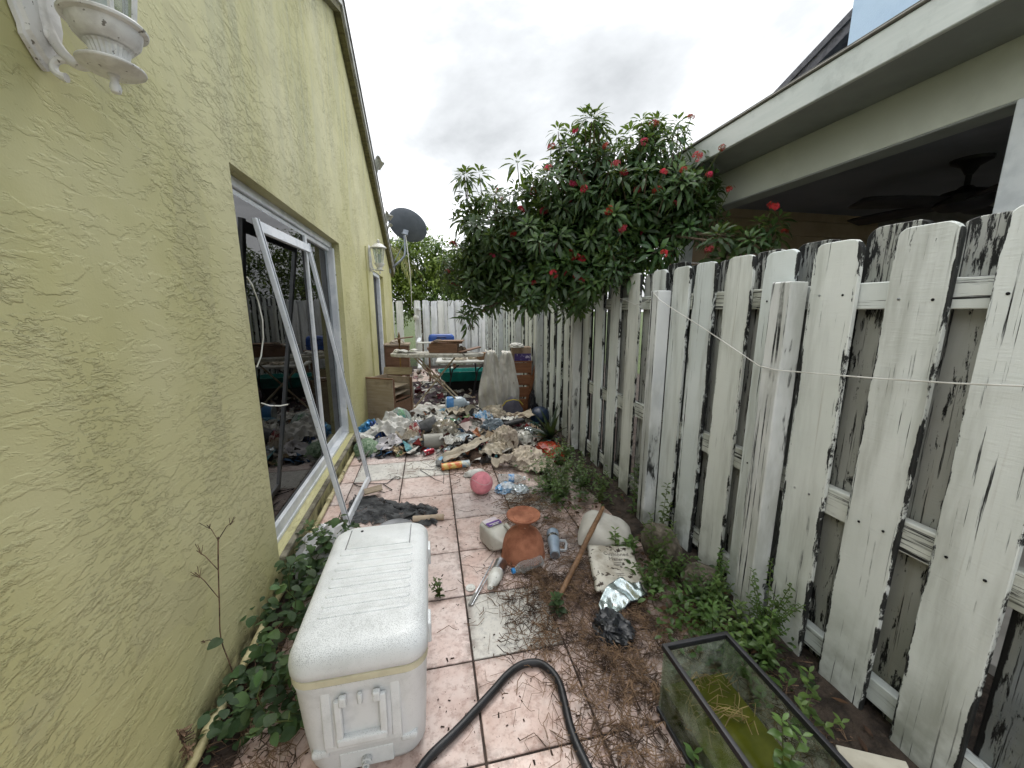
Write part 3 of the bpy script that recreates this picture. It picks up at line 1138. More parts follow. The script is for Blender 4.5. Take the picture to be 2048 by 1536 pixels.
fence = thing('board_fence', 'long weathered white board fence along the right side of the patio', 'fence', (FX, 0, 0))
front = [0.12, 0.375, 0.70, 0.956, 1.205, 1.464, 1.692, 1.933, 2.138, 2.377, 2.685, 2.972, 3.262, 3.559]
y = 3.559
while y < 10.5:
    y += 0.268
    front.append(y)
for i, y in enumerate(front):
    key = 'w' if i % 4 == 3 or i in (9, 10) else 'a'
    o = link('board', rnd.choice(VAR[key]), fence, (0.0095, y, 0.015 + rnd.uniform(-.01, .012)), (rnd.uniform(-.006, .006), rnd.uniform(-.004, .004), rnd.uniform(-.015, .015)))
    if y < 1.6:                       # nail heads on the nearest boards
        for z in (1.545, 0.755):
            for dy in (-0.04, 0.043):
                q = MB()
                q.lathe([(0.0042, -0.001), (0.0046, 0.0008), (0.003, 0.0015)], 8, T((-0.0095, 0, 0), (0, R(-90), 0)))
                nl = q.build('nail', MAT_DARK if rnd.random() < .5 else MAT_STEEL, o)
                nl.location = (0, dy + rnd.uniform(-.01, .01), z - 0.015 + rnd.uniform(-.012, .012))
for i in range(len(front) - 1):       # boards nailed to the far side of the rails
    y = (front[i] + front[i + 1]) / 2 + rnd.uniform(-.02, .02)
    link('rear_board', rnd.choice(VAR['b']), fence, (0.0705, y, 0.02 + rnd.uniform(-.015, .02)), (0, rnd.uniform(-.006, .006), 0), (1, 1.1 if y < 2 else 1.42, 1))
MAT_RAIL = mk_board('fence_rail_paint', 'dde4e2', 'cbd3d1', 0.7, 0.68, 0.07)
rail_m = {}
for z, hgt in ((1.503, 0.092), (0.70, 0.11), (0.10, 0.09)):
    for y0, y1 in ((-0.4, 1.345), (1.35, 2.245), (2.25, 3.64), (3.645, 5.0), (5.005, 6.3), (6.305, 7.9), (7.905, 10.6)):
        q = MB()
        L2 = (y1 - y0) / 2
        # long axis is local Z so that the grain runs along the rail
        q.box((-0.019, -hgt / 2, -L2), (0.019, hgt / 2, L2))
        o = q.build('rail', MAT_RAIL, fence, smooth=30, bevel=0.003, seg=1)
        o.location = (0.0395, (y0 + y1) / 2, z + hgt / 2 + rnd.uniform(-.004, .004))
        o.rotation_euler = (R(-90), 0, 0)
pm = MB()
pm.box((-0.045, -0.045, 0), (0.045, 0.045, 1.6))
post_me = pm.mesh('post', MAT_POST, 30, 0.005, 1)
for y in (1.352, 2.262, 3.70, 5.05, 6.35, 7.95, 9.4):
    o = link('post', post_me, fence, (-0.0465, y, 0.0), (0, 0, R(rnd.choice((0, 180)) + rnd.uniform(-1, 1))))
    o.scale.z = 1 + rnd.uniform(-.015, .015)

# wire strung over the fence
m = MB()
m.tube([(1.488, 2.93, 1.60), (1.485, 2.78, 1.575), (1.483, 2.62, 1.535), (1.484, 2.50, 1.555), (1.486, 2.38, 1.59), (1.452, 2.30, 1.605), (1.40, 2.26, 1.605), (1.396, 2.18, 1.56), (1.43, 2.05, 1.49),
        (1.462, 1.90, 1.42), (1.474, 1.72, 1.345), (1.462, 1.55, 1.285), (1.40, 1.40, 1.26), (1.397, 1.31, 1.256), (1.465, 1.17, 1.26), (1.478, 1.0, 1.272), (1.48, 0.8, 1.292), (1.48, 0.55, 1.325), (1.482, 0.2, 1.37)], 0.0026, 6)
tag(m.build('wire', MAT_WHITEP, smooth=True), 'thin white wire sagging across the front of the board fence', 'wire')

# back fence
BY = 10.8
bfence = thing('board_fence', 'bright white picket fence closing off the far end of the patio', 'fence', (0, BY, 0))
x = -1.95
k = 0
while x < 1.5:
    gap = 0.045 if k % 5 else 0.10
    if not (-0.62 < x + .08 < -0.47):
        o = link('board', rnd.choice(VAR['s']), bfence, (x + 0.08, 0, rnd.uniform(-.03, .02)), (rnd.uniform(-.012, .012), rnd.uniform(-.03, .03) if x > 0.3 else rnd.uniform(-.012, .012), R(90)))
    x += 0.165 + gap
    k += 1
x = -1.9
while x < 1.5:
    if not (-0.72 < x < -0.35):
        link('rear_board', rnd.choice(VAR['s']), bfence, (x + 0.17, 0.06, rnd.uniform(-.02, .01)), (0, 0, R(90)))
    x += 0.24
for z in (1.48, 0.72, 0.12):
    q = MB()
    q.box((-0.019, -0.045, -1.72), (0.019, 0.045, 1.72))
    o = q.build('rail', MAT_BLUEW, bfence, smooth=30, bevel=0.003, seg=1)
    o.location = (-0.26, 0.030, z + 0.045)
    o.rotation_euler = (R(90), R(-90), 0)

# small white globe hooked on the back fence
g = thing('globe_ornament', 'small white globe hanging on the back fence near the house corner', 'ornament', (-0.33, BY - 0.09, 1.30))
m = MB()
m.lathe([(0.0, -0.075), (0.04, -0.066), (0.068, -0.03), (0.075, 0.0), (0.066, 0.036), (0.035, 0.068), (0.018, 0.075), (0.018, 0.10), (0, 0.102)], 20)
m.build('globe', MAT_WHITEP, g, smooth=True)
m = MB()
m.tube([(0, 0, 0.10), (0.01, 0.02, 0.18), (0.0, 0.075, 0.26)], 0.004, 6)
m.build('hook', MAT_STEEL, g, smooth=True)

# ------------------------------------------------------------------ neighbour's porch and house
nb = thing('neighbour_house', 'grey neighbouring house with deep porch eave above the right fence', 'house', (1.975, 0, 0))
MAT_FASC = mk_wood('grey_fascia', 'd3d8d3', 'c5ccc7', '9ea5a1', 0.7, (1, 1.5, 9), 0.45)
MAT_SOFF = mk('grey_soffit', '9a9f9b', '8d928e', 0.8, vs=2)
MAT_BEAMP = mk('pale_beam', 'd0d4c8', 'c3c7bb', 0.75, vs=2)
MAT_CEIL = mk('dark_porch_ceiling', '787a82', '6d6f77', 0.8, vs=1.5)
YE = 3.75
Y0 = -3.0


def nbox(nm, a, b, mt, par=nb, bev=0.004):
    q = MB()
    q.box(a, b)
    return q.build(nm, mt, par, smooth=30, bevel=bev, seg=1)


nbox('fascia', (0, Y0, 2.553), (0.025, YE, 2.695), MAT_FASC)
nbox('drip_edge', (-0.012, Y0, 2.6955), (0.03, YE, 2.708), mk('dull_metal_edge', '77756c', '605e56', 0.6, 0.3))
nbox('porch_roof', (0.004, Y0, 2.7085), (1.25, YE, 2.724), mk('dark_roof_edge', '55554f', '46463f', 0.8, vs=9))
nbox('soffit', (0.026, Y0, 2.556), (0.345, YE, 2.58), MAT_SOFF)
nbox('beam', (0.346, Y0, 2.318), (0.46, YE - 0.2, 2.575), MAT_BEAMP)
nbox('beam_trim', (0.338, Y0, 2.306), (0.468, YE - 0.2, 2.317), MAT_SOFF)
nbox('ceiling', (0.461, Y0, 2.50), (4.6, YE, 2.54), MAT_CEIL)
MAT_COLM = mk('white_column', 'd4d9da', 'c2c8ca', 0.6)
nbox('porch_column', (0.30, 1.10, 0.0), (0.42, 1.235, 2.305), MAT_COLM)
nbox('porch_column', (0.30, 3.27, 0.0), (0.42, 3.40, 2.305), MAT_COLM)
MAT_TAN = mk('tan_wall', 'a8937b', '9b866e', 0.9, vs=3)
for k in range(17):
    nbox('siding_board', (0.40, 3.56 - 0.004 * (k % 2), 0.02 + 0.15 * k), (4.6, 3.60, 0.165 + 0.15 * k), MAT_TAN)
nbox('house_wall', (2.9, Y0, -0.04), (3.0, 3.55, 2.499), mk('porch_inner_wall', '8a8886', '7d7b79', 0.9))
nbox('porch_bounce_slab', (0.30, -2.9, -0.035), (2.9, 3.55, 0.03), mk('pale_bounce_concrete', 'b5b2aa', 'a29f97', 0.8, vs=3))  # pale slab added to bounce light up onto the porch ceiling
# second storey with gable
MAT_BLUE = mk('pale_blue_stucco', 'b9d0e6', 'adc6de', 0.85, vs=3, bump=0.5, bs=90)
nbox('upper_wall', (1.225, -3, 2.70), (1.4, 2.76, 6.2), MAT_BLUE)
MAT_DKROOF = mk('dark_roof_tile', '5f5f64', '4a4a4f', 0.8, vs=18, bump=0.5, bs=50)
m = MB()
m.add([(1.55, 1.5, 2.7), (1.55, 4.6, 2.7), (1.55, 4.6, 3.10), (1.55, 1.5, 4.30)], [(0, 1, 2, 3)])
m.add([(1.9, 1.5, 2.7), (1.9, 4.6, 2.7), (1.9, 4.6, 3.10), (1.9, 1.5, 4.30)], [(3, 2, 1, 0)])
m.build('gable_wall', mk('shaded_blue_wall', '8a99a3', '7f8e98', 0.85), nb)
for x0, x1, z0, z1, nm in ((1.36, 1.545, 0.02, 0.10, 'rake_board'), (1.34, 3.4, 0.101, 0.16, 'upper_roof')):
    m = MB()
    v = []
    for yy, zb in ((1.3, 4.255), (4.9, 2.89)):
        for xx, z in ((x0, z0), (x1, z0), (x1, z1), (x0, z1)):
            v.append((xx, yy, zb + z - 0.02))
    m.add(v, [(3, 2, 1, 0), (4, 5, 6, 7), (0, 1, 5, 4), (1, 2, 6, 5), (2, 3, 7, 6), (3, 0, 4, 7)])
    m.build(nm, MAT_DKROOF, nb)
# ceiling fan
fan = thing('ceiling_fan', 'dark ceiling fan under the neighbouring porch roof', 'fan', (3.62, 2.12, 2.5))
MAT_FAN = mk('dark_bronze', '1b1a1c', '242226', 0.5, 0.4)
m = MB()
m.lathe([(0.02, -0.10), (0.045, -0.05), (0.10, -0.02), (0.105, 0.0)], 20)
m.build('canopy', MAT_FAN, fan, smooth=True)
m = MB()
m.tube([(0, 0, -0.05), (0, 0, -0.2)], 0.016, 10)
m.build('down_rod', MAT_FAN, fan, smooth=True)
m = MB()
m.lathe([(0.04, -0.33), (0.11, -0.32), (0.15, -0.29), (0.15, -0.24), (0.12, -0.21), (0.05, -0.19), (0.03, -0.17)], 24)
m.build('motor', MAT_FAN, fan, smooth=True)
for k in range(5):
    a = R(20 + 72 * k)
    q = MB()

    def bl(u, v, a=a):
        r = 0.12 + 0.58 * u
        w = (0.055 + 0.045 * math.sin(min(1, u * 1.15) * PI * 0.62)) * (1 if u < .97 else .7)
        return (r, (v - 0.5) * 2 * w, -0.27 + 0.03 * (v - 0.5))
    q.grid(10, 3, bl, Matrix.Rotation(a, 4, 'Z'))
    q.build('blade', MAT_FAN, fan, smooth='all', thick=0.008)

# ------------------------------------------------------------------ satellite dish at the house corner
dish = thing('satellite_dish', 'dark grey satellite dish on a bent pole at the far house corner', 'satellite dish', (-0.84, 9.75, 2.45))
MAT_DISH = mk('grey_dish', '585f66', '4d545b', 0.55, vs=4)
MAT_POLE = mk('grey_tube', '8b9299', '757c83', 0.45, 0.5)
m = MB()
m.box((-0.02, -0.05, -0.10), (0.012, 0.05, 0.10))
m.build('wall_bracket', MAT_POLE, dish, bevel=0.004)
m = MB()
m.tube([(0.0, 0, 0.0), (0.09, 0, 0.06), (0.26, 0, 0.20), (0.34, 0, 0.30), (0.36, 0, 0.40), (0.365, 0, 0.78)], 0.024, 12)
m.build('mast', MAT_POLE, dish, smooth=True)
m = MB()
m.tube([(0.36, 0, 0.62), (0.02, 0.1, 0.66)], 0.008, 6)
m.build('brace', MAT_POLE, dish)
m = MB()
m.tube([(0.36, 0, 0.60), (0.10, 0.05, 0.18)], 0.008, 6)
m.build('brace', MAT_POLE, dish)
Md = T((0.44, 0.02, 0.98), (R(-62), R(26), 0))
m = MB()
n = 36
v = [(0, 0, -0.075)]
f = []
for q_, rr_ in ((1, 0.25), (2, 0.5), (3, 0.75), (4, 0.96), (5, 1.0)):
    for i in range(n):
        a = 2 * PI * i / n
        v.append((0.46 * rr_ * math.cos(a), 0.36 * rr_ * math.sin(a), -0.075 * (1 - rr_ * rr_) + (0.008 if q_ == 5 else 0)))
for i in range(n):
    f.append((0, 1 + i, 1 + (i + 1) % n))
for q_ in range(4):
    for i in range(n):
        j = (i + 1) % n
        f.append((1 + q_ * n + i, 1 + (q_ + 1) * n + i, 1 + (q_ + 1) * n + j, 1 + q_ * n + j))
m.add(v, f, Md)
m.build('reflector', MAT_DISH, dish, smooth='all', thick=0.01)
m = MB()
m.box((-0.06, -0.05, -0.05), (0.06, 0.05, 0.07), T((0.385, 0, 0.80), (R(-20), R(15), 0)))
m.build('mount', MAT_POLE, dish, bevel=0.01)
m = MB()
m.tube([(0.33, 0.05, 0.80), (0.10, 0.30, 0.98), (-0.02, 0.42, 1.08)], 0.014, 8)
m.build('feed_arm', MAT_POLE, dish)
m = MB()
m.tube([(0.39, -0.03, 0.76), (0.41, -0.04, 0.5), (0.44, -0.05, 0.1), (0.455, -0.03, -0.3), (0.44, 0.2, -0.7), (0.42, 0.6, -0.95)], 0.008, 6)
m.build('coax_cable', MAT_WHITEP, dish, smooth=True)


# ------------------------------------------------------------------ leaves
def leaf(L, w, droop=0.25, fold=0.25, n=4, prof=(0.0, 0.62, 1.0, 0.74, 0.0), round_=False):
    """leaf blade along +X with a folded midrib; returns verts, faces"""
    if round_:
        prof = (0.25, 0.86, 1.0, 0.78, 0.18)
    v, f = [], []
    for k in range(n + 1):
        t = k / n
        x = L * t
        z = -droop * L * t * t
        ww = w * 0.5 * prof[k]
        v += [(x, -ww, z + fold * ww), (x, 0, z), (x, ww, z + fold * ww)]
    for k in range(n):
        a = k * 3
        f += [(a, a + 3, a + 4, a + 1), (a + 1, a + 4, a + 5, a + 2)]
    return v, f


def put_leaf(m, p, yaw, pitch, L, w, droop=0.25, roll=0.0, round_=False, fold=.25):
    v, f = leaf(L, w, droop, fold, round_=round_)
    Mx = Matrix.Translation(p) @ Matrix.Rotation(yaw, 4, 'Z') @ Matrix.Rotation(-pitch, 4, 'Y') @ Matrix.Rotation(roll, 4, 'X')
    m.add(v, f, Mx)


def tone_attr(me, fn):
    at = me.attributes.new('tone', 'FLOAT', 'POINT')
    for i, vt in enumerate(me.vertices):
        at.data[i].value = fn(vt.co)


def rosette(q, k=14, L=0.105, w=0.031):
    m = MB()
    for i in range(k):
        t = i / k
        yaw = i * 2.399 + q.uniform(-.2, .2)
        pitch = R(62) - R(88) * t ** 0.8 + q.uniform(-.2, .2)
        ll = L * (0.55 + 0.55 * math.sin(min(1, t * 1.25) * PI * 0.55)) * q.uniform(.85, 1.12)
        pet = 0.02 + 0.03 * t
        d = Vector((math.cos(yaw) * math.cos(pitch), math.sin(yaw) * math.cos(pitch), math.sin(pitch)))
        put_leaf(m, d * pet + Vector((0, 0, 0.05 * (1 - t) - 0.03)), yaw, pitch, ll, w * q.uniform(.8, 1.15), 0.28 + 0.3 * t, q.uniform(-.4, .4))
    return m


q = random.Random(5)
ROS = []
for k in range(6):
    mm = rosette(q, 19 + k % 4)
    me = mm.mesh('leaf_rosette', MAT_LEAF, 'all')
    tone_attr(me, lambda c: max(0, min(1, (c.z - 0.02) * 9)) * 0.8)
    ROS.append((mm, me))


def flower_mesh(q, n=11, r=0.032):
    m = MB()
    for i in range(n):
        u = q.uniform(-1, 1)
        a = q.uniform(0, 2 * PI)
        s = math.sqrt(1 - u * u)
        c = Vector((s * math.cos(a), s * math.sin(a), abs(u) * 0.8)) * r * q.uniform(.6, 1)
        dz = c.normalized()
        rot = dz.to_track_quat('Z', 'Y').to_matrix().to_4x4()
        for k in range(5):
            b = 2 * PI * k / 5
            p = [(0, 0, 0), (0.011 * math.cos(b - .45), 0.011 * math.sin(b - .45), 0.004), (0.017 * math.cos(b), 0.017 * math.sin(b), 0.002), (0.011 * math.cos(b + .45), 0.011 * math.sin(b + .45), 0.004)]
            m.add(p, [(0, 1, 2, 3)], Matrix.Translation(c) @ rot)
    return m.mesh('flower_cluster', MAT_FLOWER)


FLW = [flower_mesh(q, 11 + k) for k in range(4)]

# ------------------------------------------------------------------ flowering shrub over the fence
SH = Vector((1.72, 3.15, 0))
shrub = thing('flowering_shrub', 'large dark green shrub with red flower clusters leaning over the fence', 'shrub', SH)
LOBES = [(1.86, 2.90, 2.40, .36), (1.29, 3.20, 2.38, .42), (.72, 3.70, 2.18, .38), (1.02, 3.40, 1.95, .42), (1.70, 3.0, 2.12, .42), (.40, 4.0, 1.88, .26), (.74, 3.7, 1.78, .29), (1.52, 3.05, 2.34, .36), (1.0, 3.45, 2.26, .36),
         (1.96, 2.70, 2.24, .22), (1.24, 3.10, 2.60, .20), (1.66, 3.0, 2.56, .20), (.48, 3.8, 2.36, .20), (1.19, 3.10, 1.78, .24), (1.95, 2.3, 1.93, .12), (2.10, 2.2, 1.95, .12), (.37, 3.6, 1.42, .08),
         (1.30, 3.3, 1.90, .32), (.56, 3.75, 1.88, .30), (1.0, 3.3, 1.74, .26), (.45, 3.9, 1.68, .18), (.62, 3.6, 1.62, .15), (.80, 3.3, 1.62, .14), (1.22, 3.0, 1.72, .14), (1.44, 2.8, 1.86, .17)]
q = random.Random(21)
tips = []
tot = sum(r ** 2 for *_, r in LOBES)
for cx, cy, cz, r in LOBES:
    cnt = max(3, int(560 * r * r / tot))
    for i in range(cnt):
        for _ in range(20):
            d = Vector((q.gauss(0, 1), q.gauss(0, 1), q.gauss(0.15, 1)))
            if d.length < 0.1:
                continue
            d.normalize()
            if d.y > 0.55 and q.random() < 0.7:
                continue
            p = Vector((cx, cy, cz)) + d * r * (q.uniform(0.72, 1.08) + (0.28 * q.random() if q.random() < .18 else 0)) * (1 + 0.35 * nz(d.x * 2.4 + cx, d.y * 2.4, d.z * 2.4))
            if p.x > 1.42 and p.x < 1.62 and p.z < 1.76:
                continue
            if p.x > 1.95 and p.z > 2.45 and p.y > 2.95:
                p.x = 1.9
            if all((p - t[0]).length > 0.045 for t in tips[-160:]):
                break
        else:
            continue
        tips.append((p, d))
for i in range(34):                    # upright sprigs breaking the outline
    cx, cy, cz, r = LOBES[q.choice((0, 1, 2, 7, 8, 9, 10, 11, 12))]
    a_ = q.uniform(0, 6.28)
    p = Vector((cx + r * .6 * math.cos(a_), cy + r * .5 * math.sin(a_), cz + r * q.uniform(.95, 1.05) + q.uniform(.04, .16)))
    if p.x < 1.95:
        tips.append((p, Vector((0.15 * math.cos(a_), 0.1 * math.sin(a_), 1)).normalized()))
tips.sort(key=lambda t: t[0].y)
par_n = 0
fol = MB()
for i, (p, d) in enumerate(tips):
    ax = (d * 0.75 + Vector((0, -0.15, 0.75))).normalized()
    rot = ax.to_track_quat('Z', 'Y').to_euler()
    s_ = q.uniform(0.65, 1.1)
    if i < 290:
        link('leaf_rosette', ROS[q.randrange(6)][1], shrub, p - SH, rot, (s_,) * 3)
    else:
        src = ROS[q.randrange(6)][0]
        fol.add(src.v, src.f, T(p - SH, rot, s_))
for i in range(420):                          # inner leaves
    cx, cy, cz, r = LOBES[q.choices(range(len(LOBES)), [l[3] ** 3 for l in LOBES])[0]]
    d = Vector((q.gauss(0, 1), q.gauss(0, 1), q.gauss(0, 1))).normalized()
    p = Vector((cx, cy, cz)) + d * r * q.uniform(0.1, 0.72)
    if 1.42 < p.x < 1.62 and p.z < 1.74:
        continue
    src = ROS[q.randrange(6)][0]
    fol.add(src.v, src.f, T(p - SH, (q.uniform(-.9, .9), q.uniform(-.9, .9), q.uniform(0, 6)), q.uniform(.8, 1.2)))
fo = fol.build('foliage', MAT_LEAF, shrub, smooth='all')
fo['kind'] = 'stuff'
tone_attr(fo.data, lambda c: max(0, nz(c.x, c.y, c.z, 4)) * 0.5)
m = MB()
m.tube([(0, 0, 0), (0.02, 0.02, 0.5), (-0.01, 0.05, 1.1), (-0.04, 0.06, 2.0)], [0.04, 0.035, 0.03, 0.022], 8)
m.build('trunk', MAT_BARK, shrub, smooth=True)
base = Vector((-0.04, 0.06, 1.98))
for cx, cy, cz, r in LOBES:
    c = Vector((cx, cy, cz)) - SH
    mid = (base + c) / 2 + Vector((0, 0, 0.10))
    b = MB()
    b.tube([base + Vector((q.uniform(-.03, .03), q.uniform(-.03, .03), q.uniform(-.1, .05))), mid, c], [0.016, 0.012, 0.006], 6)
    b.build('branch', MAT_BARK, shrub, smooth=True)
tw = MB()
for p, d in tips:
    a = p - SH
    b0 = a - d * 0.13 - Vector((0, 0, 0.06))
    tw.tube([b0, a], [0.005, 0.003], 4, cap=False)
o = tw.build('twigs', MAT_BARK, shrub)
o['kind'] = 'stuff'
FL = [(1.83, 2.70, 2.81), (1.94, 2.50, 2.55), (1.95, 2.40, 2.27), (2.10, 2.2, 2.12), (2.15, 2.15, 1.97), (1.76, 2.30, 1.87), (1.10, 3.0, 2.78), (1.54, 2.80, 2.67), (1.83, 2.60, 2.53), (1.45, 2.90, 2.49), (1.19, 3.0, 2.51), (1.09, 3.0, 2.42),
      (.98, 3.2, 2.74), (.89, 3.4, 2.47), (.79, 3.4, 2.32), (1.37, 2.7, 2.06), (1.75, 2.7, 2.25), (1.51, 2.8, 2.35), (1.18, 3.0, 1.89), (1.14, 3.0, 1.76), (1.18, 2.95, 1.73), (1.02, 3.2, 2.03), (.63, 3.7, 2.55), (.66, 3.6, 2.44),
      (.25, 3.9, 2.11), (.19, 3.9, 1.86), (.25, 3.9, 1.74), (.94, 3.3, 2.08), (1.67, 2.9, 2.84), (1.38, 3.0, 2.58), (1.6, 2.62, 2.42), (1.9, 2.55, 2.40), (.85, 3.2, 1.72), (.55, 3.45, 1.95), (1.3, 2.8, 2.2), (.72, 3.35, 2.12)]
for p_, d_ in q.sample(tips[:420], 26):
    FL.append(tuple(p_ + d_ * .05))
for k, p in enumerate(FL):
    p = Vector(p)
    # carry the cluster just outside the leaves, on the patio side
    fo_ = link('flower_cluster', FLW[k % 4], shrub, p - SH + Vector((0, -0.06, 0)), (q.uniform(-.5, .9), q.uniform(-.5, .5), q.uniform(0, 6)), (q.uniform(0.7, 1.15),) * 3)
    b = MB()
    b.tube([p - SH + Vector((0, -0.06, 0)), p - SH + Vector((q.uniform(-.03, .03), 0.02, -0.10)), p - SH + Vector((q.uniform(-.05, .05), 0.10, -0.2))], 0.0028, 5)
    b.build('flower_stalk', MAT_STEM, shrub)


# ------------------------------------------------------------------ trees beyond the back fence
def tree(name, label, base, crown, n, L, seed, mat=MAT_TREE, group='trees beyond the back fence'):
    q = random.Random(seed)
    t = thing(name, label, 'tree', base, group=group)
    B = Vector(base)
    top = Vector((crown[0][0], crown[0][1], crown[0][2])) - B
    m = MB()
    m.tube([(0, 0, -0.05), (0.05, 0.03, top.z * 0.4), top * 0.9], [0.14, 0.11, 0.04], 8)
    m.build('trunk', MAT_BARK, t, smooth=True)
    for cx, cy, cz, rx, rz in crown:
        b = MB()
        c = Vector((cx, cy, cz)) - B
        b.tube([(0.03, 0.02, c.z * 0.45), (c.x * 0.5, c.y * 0.5, c.z * 0.75), c], [0.07, 0.05, 0.02], 6)
        b.build('limb', MAT_BARK, t, smooth=True)
    m = MB()
    wts = [c[3] ** 2 * c[4] for c in crown]
    for i in range(n):
        cx, cy, cz, rx, rz = crown[q.choices(range(len(crown)), wts)[0]]
        d = Vector((q.gauss(0, 1), q.gauss(0, 1), q.gauss(0, 1))).normalized()
        k = q.uniform(0.45, 1.0) * (1 + 0.35 * nz(d.x * 1.7 + cx, d.y * 1.7, d.z * 1.7 + cz))
        p = Vector((cx + d.x * rx * k, cy + d.y * rx * k, cz + d.z * rz * k)) - B
        for _ in range(5):
            put_leaf(m, p + Vector((q.gauss(0, .06), q.gauss(0, .06), q.gauss(0, .06))), q.uniform(0, 6.28), q.uniform(-.9, .7), L * q.uniform(.7, 1.3), L * 0.42, 0.3, q.uniform(-.6, .6))
    o = m.build('crown', mat, t, smooth='all')
    tone_attr(o.data, lambda c: max(0, min(1, 0.35 + 1.3 * nz(c.x, c.y, c.z, 1.1))) * 0.75)
    return t


tree('broadleaf_tree', 'dense green tree just behind the back fence, left of the shrub', (-0.2, 13.2, 0), [(-0.3, 13.2, 3.1, 1.1, 1.0), (0.7, 13.3, 2.7, 0.9, 0.9), (0.3, 13.0, 1.9, 1.1, 0.8), (-0.9, 13.0, 2.0, 0.9, 0.9)], 2800, 0.13, 3)
tree('broadleaf_tree', 'low yellow-green tree behind the house corner and back fence', (-2.0, 14.0, 0), [(-2.0, 14.0, 2.9, 1.2, 1.0), (-1.2, 13.6, 2.3, 0.8, 1.1)], 1300, 0.13, 4)
tree('broadleaf_tree', 'shaded tree behind the back fence and the flowering shrub', (2.2, 14.0, 0), [(1.9, 14.0, 3.0, 1.3, 1.1), (3.0, 13.6, 2.4, 1.1, 1.2), (1.4, 13.2, 1.9, 0.9, 0.8)], 1100, 0.13, 5)
tree('broadleaf_tree', 'larger tree standing in the neighbouring yard beyond the porch', (5.0, 14.5, 0), [(4.8, 14.0, 3.0, 1.6, 1.4), (6.4, 14.5, 2.8, 1.6, 1.5)], 900, 0.15, 6)
# palm with drooping straw-coloured fronds
palm = thing('palm_tree', 'small palm with drooping yellowish fronds beside the satellite dish', 'palm', (-1.22, 12.6, 0))
m = MB()
m.tube([(0, 0, -0.05), (0.03, 0, 1.6), (0.05, 0, 3.3)], [0.10, 0.08, 0.06], 10)
m.build('trunk', MAT_BARK, palm, smooth=True)
MAT_FROND = mk_leaf('palm_frond', '8b8a4c', '6d7438', None, 0.3)
q = random.Random(9)
for k in range(13):
    a = 2 * PI * k / 13 + q.uniform(-.2, .2)
    el = q.uniform(0.1, 0.9)
    b = MB()
    pts = []
    for i in range(8):
        t = i / 7
        r = 1.15 * t
        pts.append(Vector((0.05 + r * math.cos(a) * math.cos(el) * 0.9, r * math.sin(a) * 0.9 * math.cos(el), 3.3 + r * math.sin(el) - 1.1 * t * t)))
    b.tube(pts, [0.012 - 0.001 * i for i in range(8)], 4)
    for i in range(1, 8):
        for j in range(3):
            t = (i - j / 3)
            p = pts[i].lerp(pts[i - 1], j / 3)
            for sgn in (-1, 1):
                put_leaf(b, p, a + sgn * 1.0, -0.5 + q.uniform(-.3, .2), 0.34, 0.03, 0.6)
    b.build('frond', MAT_FROND, palm, smooth='all')


# ------------------------------------------------------------------ cooler
CL = Vector((-0.256, 1.437, 0))
cool = thing('cooler', 'large white plastic cooler speckled with mildew in the foreground', 'cooler', CL)
cool.scale = (1, 0.975, 1)


def wob(rr, k=0.0):
    return rr


m = MB()
rr = [rrect(0.345, 0.655, 0.07, 0.0), rrect(0.36, 0.68, 0.075, 0.006), rrect(0.375, 0.70, 0.075, 0.03), rrect(0.39, 0.72, 0.07, 0.16), rrect(0.405, 0.74, 0.07, 0.34), rrect(0.412, 0.75, 0.07, 0.36), rrect(0.412, 0.75, 0.07, 0.372)]
m.rings(rr)
m.build('tub', MAT_COOL, cool, smooth=50)
m = MB()
m.rings([rrect(0.406, 0.744, 0.068, 0.3725), rrect(0.418, 0.756, 0.07, 0.376), rrect(0.418, 0.756, 0.07, 0.398), rrect(0.406, 0.744, 0.068, 0.4015)])
m.build('rim_band', mk('cream_rim', 'cfcaaf', 'bdb89d', 0.5, vs=6), cool, smooth=50)
m = MB()
rr = [rrect(0.412, 0.75, 0.07, 0.402), rrect(0.422, 0.76, 0.072, 0.406), rrect(0.424, 0.762, 0.073, 0.43), rrect(0.418, 0.756, 0.075, 0.452), rrect(0.402, 0.74, 0.08, 0.470), rrect(0.376, 0.715, 0.08, 0.481), rrect(0.334, 0.675, 0.07, 0.4865), rrect(0.274, 0.615, 0.05, 0.4885), rrect(0.1, 0.4, 0.03, 0.4890)]
m.rings(rr)
m.build('lid', MAT_COOL, cool, smooth=60)
for k in range(8):                                  # moulded grip ridges
    y = -0.215 + 0.050 * k
    m = MB()
    hw = 0.150
    m.rings([rrect(2 * hw, 0.026, 0.0129, 0.4865, 5, 0, y), rrect(2 * hw - 0.006, 0.020, 0.0099, 0.4912, 5, 0, y), rrect(2 * hw - 0.014, 0.012, 0.0059, 0.4922, 5, 0, y)], (False, True))
    m.build('lid_ridge', MAT_COOL, cool, smooth=60)
m = MB()
m.rings([rrect(0.262, 0.150, 0.012, 0.484, 4, 0, 0.245), rrect(0.262, 0.150, 0.012, 0.4905, 4, 0, 0.245), rrect(0.256, 0.144, 0.010, 0.4925, 4, 0, 0.245)], (False, True))
m.build('lid_hatch', MAT_COOL, cool, smooth=40)
m = MB()
m.lathe([(0.006, 0.0), (0.0065, 0.003), (0.004, 0.004)], 10, T((-0.085, 0.30, 0.4915)))
m.build('hatch_screw', MAT_DARK, cool)
for x0 in (-0.1335, 0.1335):
    m = MB()
    m.box((x0 - 0.0016, 0.168, 0.486), (x0 + 0.0016, 0.322, 0.4911))
    m.build('hatch_seam', mk('seam_grey', '77787a', None, 0.7), cool)
FYc = -0.343
# end face: recessed carry handle, bumpers, drain


